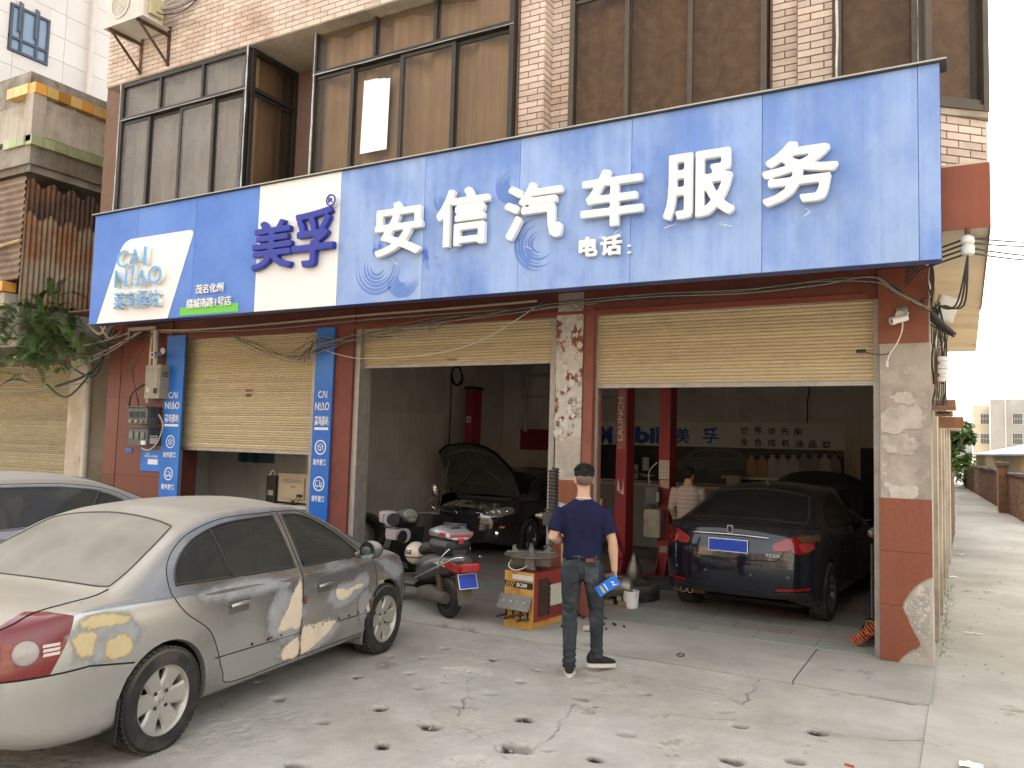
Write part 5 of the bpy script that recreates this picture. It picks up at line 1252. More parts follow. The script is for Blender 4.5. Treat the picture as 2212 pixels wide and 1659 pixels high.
ELA['cuts'] = dict(
    rear_glass=(smooth_poly([(.10, .985), (.14, 1.085), (.27, 1.19), (.46, 1.262), (.75, 1.308), (1.23, 1.318, 1), (1.30, .935, 1), (.7, .955), (.16, .975)], 5), 'side'),
    front_glass=(smooth_poly([(1.40, .932, 1), (1.345, 1.318, 1), (1.55, 1.303), (1.74, 1.25), (1.95, 1.145), (2.14, 1.01), (2.24, .915, 1)], 5), 'side'),
    rear_door=(smooth_poly([(1.34, .262, 1), (.60, .262), (.50, .36), (.43, .52), (.34, .66), (.14, .80), (.05, .90), (.035, .955), (.07, 1.09), (.22, 1.215), (.44, 1.295), (.75, 1.34), (1.30, 1.345, 1), (1.352, .935, 1), (1.34, .6)], 5), 'side'),
    front_door=(smooth_poly([(1.342, .262, 1), (1.342, .6), (1.354, .935, 1), (1.302, 1.345, 1), (1.57, 1.33), (1.78, 1.27), (2.0, 1.155), (2.2, 1.01), (2.34, .90), (2.41, .75), (2.40, .5), (2.36, .262, 1)], 5), 'side'),
    back_light=(smooth_poly([(-.315, .64), (-.335, .4), (-.345, 0), (-.335, -.4), (-.315, -.64), (-.26, -.672), (.02, -.615), (.26, -.55), (.298, -.5), (.315, -.3), (.325, 0), (.315, .3), (.298, .5), (.26, .55), (.02, .615), (-.26, .672)], 6), 'top'),
    windscreen=(smooth_poly([(2.43, .64), (2.50, 0), (2.43, -.64), (2.05, -.565), (1.80, -.505), (1.765, 0), (1.80, .505), (2.05, .565)], 6), 'top'),
    tail_lamp=([(-1.3, .615), (-.76, .64), (-.68, .80), (-.64, .925), (-.72, .95), (-1.3, .96)], 'side'),
    lamp_inner=([(.50, .5), (.50, .63), (.60, .93), (.60, 1.1), (1.2, 1.1), (1.2, .5)], 'end'),
    hood=([(2.56, 0), (2.56, .64), (2.62, .70), (3.0, .665), (3.25, .58), (3.34, .40), (3.37, 0)], 'top'),
    trunk=([(-.44, 0), (-.46, .675), (-.62, .682), (-.86, .64), (-.95, .60), (-1.3, .6), (-1.3, 0)], 'top'))
ELA['order'] = ['rear_glass', 'front_glass', 'tail_lamp', 'back_light', 'windscreen', 'rear_door', 'front_door', 'hood', 'trunk']
ELA['lim'] = dict(tail_lamp=lambda v, n: (v.y > .5 and inpoly((v.y, v.z), ELA['cuts']['lamp_inner'][0])), hood=lambda v, n: n.z > .35 and v.z > .6, trunk=lambda v, n: v.z > .9 and n.z > .3,
                  rear_glass=lambda v, n: v.y > .2, front_glass=lambda v, n: v.y > .2, rear_door=lambda v, n: v.y > .2, front_door=lambda v, n: v.y > .2, back_light=lambda v, n: v.z > .9, windscreen=lambda v, n: v.z > .9)
m_silver = M('dusty_silver_paint', (.5, .49, .46), rough=.27, metal=.82, var=.05, vs=1.6, bump=.008, bs=80, dust=(.46, .41, .335), dust_amt=.8, col2=(.32, .305, .28), s2=1.4, t2=.58, dr=(.5, 1.0), coat=.3)
m_carglass = glass_mat('car_glass', (.42, .45, .43), rough=.02, clear=.62, dust=(.34, .31, .25), dust_amt=.06)
m_rearglass = glass_mat('dusty_car_glass', (.5, .52, .5), rough=.06, clear=.5, dust=(.42, .39, .33), dust_amt=.62)
m_taillens = M('tail_lens', (.15, .003, .004), rough=.12, var=.12, vs=25, bump=.06, bs=120, spec=.6, coat=.6)
m_clearlens = M('clear_lens', (.34, .3, .27), rough=.12, var=.2, vs=30, bump=.1, bs=90, spec=.6, coat=.5)
m_filler = M('body_filler', (.68, .55, .40), rough=.85, var=.14, vs=8, col2=(.6, .5, .38), s2=5, bump=.15, fade=22)
m_filler2 = M('yellow_filler', (.55, .44, .24), rough=.85, var=.14, vs=8, bump=.1, fade=16)
m_sanded = M('sanded_primer', (.38, .38, .38), rough=.6, metal=.15, var=.2, vs=6, bump=.05, col2=(.36, .35, .34), s2=6, fade=9, fsoft=1.3)
m_rim = M('alloy_rim', (.44, .42, .37), rough=.38, metal=.55, var=.12, vs=8, bump=.03, dust=(.4, .35, .28), dust_amt=.4)
def blob(cx, cy, rx, ry, seed, amp=.35, n=30, ang=0):
    o = []
    for i in range(n):
        a = 2*PI*i/n; r = 1+amp*mnoise.noise((math.cos(a)*1.6+seed, math.sin(a)*1.6, seed*.7))+amp*.4*mnoise.noise((math.cos(a)*5, math.sin(a)*5, seed))
        x, y = math.cos(a)*rx*r, math.sin(a)*ry*r; o.append((cx+x*math.cos(ang)-y*math.sin(ang), cy+x*math.sin(ang)+y*math.cos(ang)))
    return o
def silver_car():
    a = on(2, .308, 355, 1512); b = on(2, .308, 830, 1337); d = (b-a); d.z = 0; hd = math.atan2(d.y, d.x); d.normalize()
    rgt = Vector((d.y, -d.x, 0)); o_ = a-rgt*.85; o_.z = 0
    t = thing('silver_saloon', 'dusty silver saloon with tan filler patches on its doors', 'car', tuple(o_), hd)
    c, P = sedan(t, ELA, m_silver, m_carglass, {})
    c.part(c.take(lambda v, n: True), 'body', m_silver, t)
    rd = c.pair(P['rear_door'], 'rear_door', m_silver, t); fd = c.pair(P['front_door'], 'front_door', m_silver, t)
    c.pair(P['rear_glass'], 'side_window', m_carglass, t); c.pair(P['front_glass'], 'side_window', m_carglass, t)
    c.part(P['back_light'], 'rear_window', m_rearglass, t); c.part(P['windscreen'], 'windscreen', m_carglass, t)
    c.part(P['hood'], 'bonnet', m_silver, t); c.part(P['trunk'], 'boot_lid', m_silver, t)
    lamps = c.pair(P['tail_lamp'], 'tail_lamp', m_taillens, t)
    for k in ('rear_door', 'front_door'): c.strip(ELA['cuts'][k][0], 'side', .0042, 'door_seam', m_gap, t, closed=True, off=-.001)
    for k in ('rear_glass', 'front_glass'): c.strip(ELA['cuts'][k][0], 'side', .008, 'window_seal', m_blackpl, t, closed=True, off=.001)
    c.strip([(.53, 1.275), (.60, .962)], 'side', .009, 'quarter_bar', m_blackpl, t, off=.002)
    for k in ('back_light', 'windscreen'):
        pl = ELA['cuts'][k][0]; c.strip(pl, 'top', .012 if k == 'windscreen' else .010, 'screen_seal', m_blackpl, t, closed=True, sides=(1,), off=.0, flat=.4)
    c.strip([(-.33, -.70), (-.44, -.69), (-.62, -.68), (-.86, -.64), (-.95, -.60)], 'top', .005, 'boot_seam', m_gap, t, sides=(1, -1))
    c.strip([(-1.3, .618), (-.8, .635), (-.55, .64), (-.25, .59)], 'side', .005, 'bumper_seam', m_gap, t)
    c.strip([(-.5, .618), (0, .612), (.5, .618)], 'end', .005, 'bumper_seam', m_gap, t, sides=(1,))
    c.strip([(.0, .95), (.4, .93)], 'end', .004, 'boot_edge_seam', m_gap, t, sides=(1, -1))
    # crease lines of the flank and the rub-strip channel
    for z0, z1, xa, xb in ((.515, .495, .42, 1.33), (.495, .475, 1.36, 2.36)):
        c.strip([(xa, z0), (xb, z1)], 'side', .006, 'rub_strip_edge', MATS['sanded_primer'], t, off=-.002); c.strip([(xa, z0-.055), (xb, z1-.055)], 'side', .005, 'rub_strip_edge', m_gap, t, off=-.002)
    # lamp glass detail on the visible lamp
    for sd in (-1, 1):
        h = c.hit_side(-.86, .765)
        if h[0]:
            p = Vector((h[0].x, h[0].y*sd, h[0].z)); n = Vector((h[1].x, h[1].y*sd, h[1].z))
            q = n.to_track_quat('Z', 'Y').to_euler()
            lm = lamps[0 if sd > 0 else 1]
            MB().lathe([(.062, -.01), (.062, .004), (.054, .009), (0, .011)], 28, tuple(p), q).build('reverse_lens', m_clearlens, lm, 40)
            MB().lathe([(.062, -.01), (.062, .006), (.067, .006), (.067, -.01)], 28, tuple(p), q, True).build('lens_ring', m_taillens, lm, 40)
    [c.patch([(-.795, z), (-.72+z*.0, z+.004), (-.715, z+.019), (-.79, z+.016)], 'side', 'indicator_lens', M('lens_white', (.62, .5, .46), rough=.15, coat=.5), lamps[1], -1, .003, step=.02) for z in (.735, .758, .781)]
    # door handles
    for x, z in ((.62, .765), (1.62, .745)):
        for sd in (-1, 1):
            h = c.hit_side(x, z); y = h[0].y*sd
            hb = MB().cbox((x, y, z), (.2, .012, .085), .005).build('handle_recess', M('handle_recess', (.16, .155, .14), rough=.4, metal=.5), t)
            MB().tube(catmull([(x-.09, y+.012*sd, z+.012), (x-.04, y+.03*sd, z+.022), (x+.04, y+.03*sd, z+.022), (x+.09, y+.012*sd, z+.012)], 5), .016, 8, flat=.8).build('door_handle', m_silver, hb, 60)
    for x, z, mt in ((2.50, .655, m_clearlens),):
        for sd in (-1, 1):
            h = c.hit_side(x, z); MB().cbox((x, h[0].y*sd, z), (.075, .012, .036), .006).build('side_repeater', mt, t, 40)
    # mirrors
    for sd in (-1, 1):
        m_ = MB(); m_.m = Matrix.Translation((2.13, .97*sd, .985)) @ Matrix.Rotation(.12*sd, 4, 'Z')
        m_.ball((0, 0, 0), (.085, .105, .078), 16, 10); m_.tube([(-.02, -.06*sd, -.03), (-.04, -.13*sd, -.055)], [.035, .03], 8)
        mo = m_.build('wing_mirror', M('mirror_grey', (.09, .09, .085), rough=.5, var=.2, dust=(.4, .36, .3), dust_amt=.6), t, 60)
        g = MB(); g.m = Matrix.Translation((2.13-.062, .97*sd, .985)) @ Matrix.Rotation(.12*sd, 4, 'Z'); g.lathe([(.075, 0), (.078, .012), (0, .013)], 20, (0, 0, 0), (0, -PI/2, 0)); g.build('mirror_glass', M('mirror_glass', (.3, .33, .33), rough=.06, metal=1, var=.1, bump=0), mo, 40)
    # wheels, mud flaps, underside
    for x in (0, 2.61):
        for sd in (-1, 1): wheel('wheel', t, (x, .755*sd, .308), .308, .2, m_rim, sd, 6, 'wide', 'H' if x == 0 or True else None)
    for x, k in ((-.33, 0), (2.25, 1)):
        for sd in (-1, 1):
            MB().add([(x, .68*sd, .16), (x-.02, .85*sd, .16), (x, .85*sd, .40), (x+.01, .68*sd, .40), (x-.012, .68*sd, .16), (x-.032, .85*sd, .16), (x-.012, .85*sd, .40), (x-.002, .68*sd, .40)], [(0, 1, 2, 3), (7, 6, 5, 4), (0, 1, 5, 4), (1, 2, 6, 5), (2, 3, 7, 6), (3, 0, 4, 7)]).build('mud_flap', m_blackpl if x < 0 else m_silver, t)
    floorpan(t, c); seats(t, 1.55, .62, .5, .62, m_carint)
    MB().cbox((2.28, 0, .86), (.5, 1.35, .14), .05).build('dashboard', m_carint, t, 60)
    MB().box(-.45, .15, -.62, .62, .90, .925, .01).build('parcel_shelf', m_carint, t)
    # boot lettering, reversing sensor
    for sy in (.42,): text('boot_lettering', 'ELANTRA', 1, (-1.068+.02, -.30, .82), (PI/2, 0, -PI/2), m_chrome, t, depth=.006, fit=(.2, .03), shear=.25, bold=.01)
    h = c.hit_end(.5, .53); MB().lathe([(.011, -.005), (.011, .004), (0, .005)], 16, (h[0].x, -.5, .53), (0, -PI/2, 0)).build('parking_sensor', m_silver, t)
    # filler and sanded patches on the right-hand flank
    def raw(pl, sd_, am=.012): return [(p[0]+am*mnoise.noise((p[0]*22, p[1]*22, sd_)), p[1]+am*mnoise.noise((p[1]*22, p[0]*22, sd_+5))) for p in smooth_poly(pl, 6)]
    for k, (cx, cy, rx, ry, ang) in enumerate(((1.15, .60, .24, .23, .6), (1.2, .36, .16, .07, .3), (1.98, .655, .32, .13, .2), (1.6, .37, .3, .13, .1), (2.24, .50, .15, .14, .4), (.75, .865, .5, .075, -.03), (-.46, .78, .26, .17, .1), (2.72, .74, .28, .1, -.3), (1.85, .86, .4, .05, 0))): c.patch(blob(cx, cy, rx, ry, k+1.3, .35, 34, ang), 'side', 'sanded_patch', m_sanded, t, -1, .0012)
    for k, pl in enumerate(([(1.332, .85), (1.27, .84), (1.16, .70), (1.05, .55), (1.05, .485), (1.2, .478), (1.332, .49)], [(1.332, .41), (1.22, .41), (1.12, .36), (1.1, .29), (1.2, .262), (1.332, .265)], [(1.352, .475), (1.55, .485), (1.74, .47), (1.82, .44), (1.72, .35), (1.55, .29), (1.352, .265)], [(1.76, .66), (1.80, .715), (1.95, .695), (2.1, .715), (2.2, .71), (2.19, .65), (2.05, .63), (1.95, .585), (1.84, .585)], [(2.26, .5), (2.33, .52), (2.335, .42), (2.27, .41)])): c.patch(raw(pl, k+.5), 'side', 'filler_patch', m_filler, t, -1, .0028, step=.02)
    for k, (cx, cy, rx, ry) in enumerate(((-.46, .865, .2, .05), (-.58, .765, .085, .085), (-.38, .71, .11, .09))): c.patch(blob(cx, cy, rx, ry, k+7.1, .25, 30, -.05), 'side', 'filler_patch', m_filler2, t, -1, .0026, step=.02)
    rust = M('rust', (.16, .06, .025), rough=.9, var=.4, vs=20)
    for cx, cy, rx, ry in ((1.375, .68, .02, .03), (2.33, .5, .02, .04), (.98, .475, .025, .008), (1.34, .30, .008, .05)): c.patch(blob(cx, cy, rx, ry, cx, .5, 16), 'side', 'rust_spot', rust, t, -1, .004, step=.015)
    for cx, cy in ((.78, .474), (.95, .47), (1.10, .47), (1.5, .452), (1.62, .45), (1.85, .448), (2.0, .447), (2.14, .446), (2.25, .445)): c.patch([(cx-.009, cy-.009), (cx+.009, cy-.009), (cx+.009, cy+.009), (cx-.009, cy+.009)], 'side', 'clip_hole', m_gap, t, -1, .004, step=.02)
    return t
silver_car()
import copy as _copy
def respec(base, fx, fy, fz, fxy=None):
    """a new saloon from a base one: station map, width factor, height map"""
    s = _copy.deepcopy({k: v for k, v in base.items() if k not in ('lim',)})
    for k, kn in s['k'].items(): s['k'][k] = [(fx(x), v*fy if k in ('W', 'yr', 'yb') else fz(v, x)) for x, v in kn]
    for k, (pl, pj) in s['cuts'].items():
        s['cuts'][k] = ([(fx(p[0]), fz(p[1], p[0])) for p in pl] if pj == 'side' else [(fx(p[0]), p[1]*fy) for p in pl] if pj == 'top' else [(p[0]*fy, fz(p[1], 0)) for p in pl], pj)
    s['Wm'] = base['Wm']*fy; s['lim'] = base['lim']; return s
def lin(*kn):
    f = pchip(kn); return lambda x: (kn[0][1]+(x-kn[0][0]) if x < kn[0][0] else kn[-1][1]+(x-kn[-1][0]) if x > kn[-1][0] else f(x))
def open_bonnet(c, P, t, paint, hinge, ang, liner, stretch=1):
    vs, fs = P['hood']; hx, hz = hinge
    q = ([(v[0]-hx, v[1], v[2]-hz) for v in vs], fs)
    b = c.part(q, 'bonnet', paint, t); b.location = (hx, 0, hz); b.rotation_euler = (0, -ang, 0); b.scale = (stretch, 1, 1)
    q2 = ([(v[0]*.985-.005, v[1]*.965, v[2]-.03) for v in q[0]], [f[::-1] for f in q[1]])
    l = c.part(q2, 'bonnet_liner', liner, b)
    # ribs of the liner and its rim
    mb = MB(); 
    for pts in (((.1, -.5), (.35, -.15), (.7, -.1), (.75, .1), (.35, .15), (.1, .5)), ((.12, -.45), (.12, .45)), ((.3, -.55), (.65, -.5), (.74, 0), (.65, .5), (.3, .55))):
        w_ = []
        for i in range(len(pts)-1):
            for j in range(5):
                x = pts[i][0]+(pts[i+1][0]-pts[i][0])*j/5; y = pts[i][1]+(pts[i+1][1]-pts[i][1])*j/5; h = c.hit_top(hx+x, abs(y))
                if h[0]: w_.append((x, y, h[0].z-hz-.042))
        if len(w_) > 2: mb.tube(w_, .022, 6)
    tag(mb.build('liner_ribs', liner, b, 180), kind='stuff')
    return b
def plain_parts(c, P, t, paint, sp, glassm, rimmat, style, spokes, seam=True, mirrors=True, handles=True):
    c.part(c.take(lambda v, n: True), 'body', paint, t)
    c.pair(P['rear_door'], 'rear_door', paint, t); c.pair(P['front_door'], 'front_door', paint, t)
    c.pair(P['rear_glass'], 'side_window', glassm, t); c.pair(P['front_glass'], 'side_window', glassm, t)
    c.part(P['back_light'], 'rear_window', glassm, t); c.part(P['windscreen'], 'windscreen', glassm, t)
    c.part(P['trunk'], 'boot_lid', paint, t)
    for k in ('rear_door', 'front_door'): c.strip(sp['cuts'][k][0], 'side', .004, 'door_seam', m_gap, t, closed=True, off=-.001)
    for k in ('back_light', 'windscreen'): c.strip(sp['cuts'][k][0], 'top', .013, 'screen_seal', m_blackpl, t, closed=True, sides=(1,), flat=.4)
    for x in (sp['arch'][0][0], sp['arch'][1][0]):
        for sd in (-1, 1): wheel('wheel', t, (x, (sp['Wm']-.105)*sd, sp['tyre']), sp['tyre'], .21, rimmat, sd, spokes, style)
    floorpan(t, c); seats(t, 1.6, .66, .52, .64, m_carint)
    MB().cbox((2.34, 0, .88), (.5, 1.35, .14), .05).build('dashboard', m_carint, t, 60)
    if mirrors:
        for sd in (-1, 1):
            m_ = MB(); m_.m = Matrix.Translation((sp['arch'][1][0]-.48, (sp['Wm']+.11)*sd, 1.03)); m_.ball((0, 0, 0), (.085, .11, .075), 14, 9); m_.tube([(-.02, -.06*sd, -.03), (-.04, -.15*sd, -.05)], [.03, .03], 8); m_.build('wing_mirror', paint, t, 60)
    if handles:
        for x, z in ((.66, .80), (1.68, .78)):
            for sd in (-1, 1):
                h = c.hit_side(x, z); y = h[0].y*sd
                MB().tube(catmull([(x-.09, y, z), (x-.05, y+.03*sd, z+.006), (x+.05, y+.03*sd, z+.006), (x+.09, y, z)], 5), .013, 8).build('door_handle', paint, t, 60)
def number_plate(t, loc, rot, w_=.44, h=.14):
    m_ = MB(); p = bpy.data.objects.new('number_plate', MB().box(-w_/2, w_/2, -h/2, h/2, 0, .006, .004).mesh('number_plate', m_platewhite)); p.location = loc; p.rotation_euler = rot; link(p, t)
    MB().box(-w_/2+.008, w_/2-.008, -h/2+.008, h/2-.008, .0055, .0075).build('plate_face', m_plateblue, p)
    for x in (-.11, .11):
        for y in (-.052, .052): MB().lathe([(.006, .007), (.006, .011), (0, .012)], 8, (x, y, 0)).build('plate_screw', m_chrome, p)
    return p
RX = (PI/2, 0, PI/2)        # text/plates that face +x
RB = (PI/2, 0, -PI/2)       # ... that face -x
# ---------------------------------------------------------------- lavender grey saloon, tail to the shop
def lavender_car():
    sp = respec(ELA, lin((-1.06, -1.1), (-.44, -.52), (.35, .42), (1.34, 1.72), (2.0, 2.22), (2.61, 2.80), (3.46, 3.72)), 1.05, lambda z, x: z*1.032)
    sp['arch'] = [(0, .36), (2.78, .36)]; sp['tyre'] = .32
    t = thing('lavender_saloon', 'lavender grey saloon with chrome window line behind the patched silver car', 'car', (-8.83, 6.0, 0), -PI/2)
    pm = M('lavender_paint', (.4, .42, .5), rough=.22, metal=.7, var=.06, vs=1.5, bump=.01, dust=(.46, .41, .34), dust_amt=.9)
    gm = glass_mat('dusty_blue_glass', (.3, .34, .36), rough=.03, clear=.4, dust=(.4, .35, .28), dust_amt=.1)
    gr = glass_mat('dusty_rear_glass', (.3, .32, .33), rough=.05, clear=.4, dust=(.36, .31, .25), dust_amt=.5)
    c, P = sedan(t, sp, pm, gm, {})
    bl = P.pop('back_light'); P['back_light'] = None
    plain_parts(c, P, t, pm, sp, gm, m_rim, 'thin', 10)
    c.part(bl, 'rear_window', gr, t); c.part(P['hood'], 'bonnet', pm, t); c.pair(P['tail_lamp'], 'tail_lamp', m_taillens, t)
    for k in ('rear_glass', 'front_glass'): c.strip(sp['cuts'][k][0], 'side', .011, 'chrome_trim', m_chrome, t, closed=True, off=.002)
    c.strip([(.52, 1.28), (.72, .995)], 'side', .012, 'quarter_bar', m_blackpl, t, off=.003)
    return t
lavender_car()
# ---------------------------------------------------------------- dark blue saloon, tail to the street
m_navy = M('navy_paint', (.010, .012, .02), rough=.14, metal=.3, var=.1, vs=2, bump=.01, coat=.7, dust=(.2, .18, .15), dust_amt=.16)
m_darkglass = glass_mat('smoked_glass', (.12, .13, .13), rough=.03, clear=.5, dust=(.16, .145, .12), dust_amt=.12)
def navy_car():
    sp = respec(ELA, lin((-1.06, -.98), (-.44, -.50), (.35, .36), (1.34, 1.38), (2.0, 2.05), (2.61, 2.705), (3.46, 3.62)), 1.02, lambda z, x: z*1.04+(.06*max(0, min(1, (z-.6)/.3))*max(0, min(1, (.3-x)/.9))))
    sp['arch'] = [(0, .365), (2.705, .365)]; sp['tyre'] = .325; sp['rear'] = (.06, .58, .22, .6)
    t = thing('navy_saloon', 'dark blue saloon with its bonnet raised, tail towards the street', 'car', (-2.2, 9.95, FZ), rad(85.5))
    c, P = sedan(t, sp, m_navy, m_darkglass, {})
    P['tail_keep'] = P['tail_lamp']
    if P['tail_lamp']:
        c.pair(P['tail_lamp'], 'rear_corner', m_navy, t)
    P['trunk_'] = None
    plain_parts(c, P, t, m_navy, sp, m_darkglass, M('dark_rim', (.2, .2, .2), rough=.3, metal=.8), 'thin', 8)
    open_bonnet(c, P, t, m_navy, (2.70, .99), rad(62), m_blackpl)
    # tail lamps: wing shaped, wrapping the corner
    m_r1 = M('lamp_red', (.2, .006, .008), rough=.12, var=.15, vs=20, bump=.05, bs=100, coat=.6); m_r2 = M('lamp_pink', (.3, .03, .03), rough=.14, var=.15, vs=20, bump=.05, bs=100, coat=.6); m_r3 = M('lamp_smoke', (.09, .05, .025), rough=.12, coat=.6)
    for sd in (-1, 1):
        f = lambda pl: [(p[0]*sd, p[1]) for p in pl]
        o1 = c.patch(f(smooth_poly([(.66, .97), (.815, .985), (.82, .88), (.79, .82), (.70, .80), (.64, .84)], 3)), 'end', 'tail_lamp', m_r1, t, 1, .012, step=.02)
        c.patch(f(smooth_poly([(.46, .885), (.55, .935), (.655, .968), (.632, .845), (.52, .825), (.475, .835)], 3)), 'end', 'boot_lamp', m_r2, t, 1, .012, step=.02)
        c.patch(f([(.68, .972), (.85, .998), (.85, .93), (.72, .92)]), 'end', 'smoked_lens', m_r3, o1, 1, .016, step=.02)
        c.patch(f(smooth_poly([(.70, .90), (.80, .91), (.82, .85), (.74, .825)], 3)), 'end', 'bright_lens', MATS['lamp_pink'], o1, 1, .016, step=.02)
        if 0: c.patch(smooth_poly([(-.86, .98), (-.66, .985), (-.56, .93), (-.66, .88), (-.86, .83)], 3), 'side', 'tail_lamp', m_r1, t, sd, .01, step=.03)
        c.patch(f([(.50, .435), (.80, .45), (.80, .42), (.50, .405)]), 'end', 'bumper_reflector', m_r1, t, 1, .006, step=.02)
    # seams, valance, plate recess, chrome bar, badge
    bl_ = [(-.62, 1.08), (-.6, .9), (-.56, .78), (-.5, .72), (0, .705), (.5, .72), (.56, .78), (.6, .9), (.62, 1.08)]
    c.strip(bl_, 'end', .005, 'boot_seam', m_gap, t, sides=(1,))
    c.patch([(-.84, .24), (-.80, .40), (-.6, .405), (-.45, .37), (.45, .37), (.6, .405), (.80, .40), (.84, .24)], 'end', 'bumper_valance', m_blackpl, t, 1, .006, step=.05)
    h = c.hit_end(0, .88); xr = h[0].x
    c.patch([(-.36, .74), (-.34, .945), (.34, .945), (.36, .74)], 'end', 'plate_recess', m_navy, t, 1, .003, step=.05)
    ca = [(y, c.hit_end(abs(y), .955+.012*(1-(y/.42)**2))[0]) for y in np.linspace(-.42, .42, 13)]
    MB().tube([(p.x-.014, y, p.z) for y, p in ca], .014, 8).build('chrome_bar', m_chrome, t, 60)
    number_plate(t, (c.hit_end(0, .85)[0].x-.02, 0, .85), RB)
    hb = c.hit_end(0, 1.02)[0]
    sh = [(-.032, .045), (.032, .045), (.035, .0), (.022, -.04), (0, -.055), (-.022, -.04), (-.035, 0)]
    mb = MB(); mb.m = Matrix.Translation((hb.x-.004, 0, 1.02)) @ Euler(RB).to_matrix().to_4x4(); mb.prism(sh, 0, .012, 'xy'); bd = mb.build('badge', m_chrome, t, 30)
    mb = MB(); mb.m = Matrix.Translation((hb.x-.004, 0, 1.02)) @ Euler(RB).to_matrix().to_4x4(); mb.prism([(p[0]*.72, p[1]*.75) for p in sh], .012, .0135, 'xy'); mb.build('badge_field', M('badge_dark', (.05, .02, .02), rough=.3), bd)
    for s, y, z, w_, h_ in (('上海汽车', .455, .775, .155, .032), ('S550', -.47, .775, .15, .036), ('1.8', -.445, .735, .035, .018), ('DVVT', -.50, .735, .07, .014)):
        if s == 'DVVT': continue
        q = c.hit_end(abs(y), z)[0]; text('boot_lettering', s, 1, (q.x-.006, y, z), (PI/2, 0, -PI/2+(.12 if y < 0 else -.12)), m_chrome, t, depth=.004, fit=(w_, h_), bold=.012)
    for y in (.62, .25, -.25, -.62):
        q = c.hit_end(abs(y), .56)[0]; MB().lathe([(.012, -.004), (.012, .004), (0, .005)], 14, (q.x, y, .56), (0, -PI/2, 0)).build('parking_sensor', M('sensor_grey', (.12, .12, .12), rough=.4), t)
    for y in (.50, .58):
        MB().lathe([(.034, -.12), (.036, .0), (.029, .0), (.029, -.1)], 20, (c.xR+.20, y, .285), (0, -PI/2, .05), True).build('exhaust_tip', m_chrome, t, 40)
    MB().box(c.xR+.25, c.xR+.7, .35, .72, .25, .29, .01).build('exhaust_shield', M('rust_plate', (.16, .07, .03), rough=.8, var=.3), t)
    # high brake light behind the glass, aerial
    q = c.hit_top(.30, 0)[0]; MB().cbox((q.x-.02, 0, q.z-.05), (.02, .26, .018), .004).build('brake_light', M('lens_pale', (.5, .45, .42), rough=.3), t)
    q = c.hit_top(.55, 0)[0]; MB().tube([(.55, 0, q.z), (.47, 0, q.z+.055)], [.008, .003], 6).build('aerial', m_platewhite, t)
    return t
navy_car()
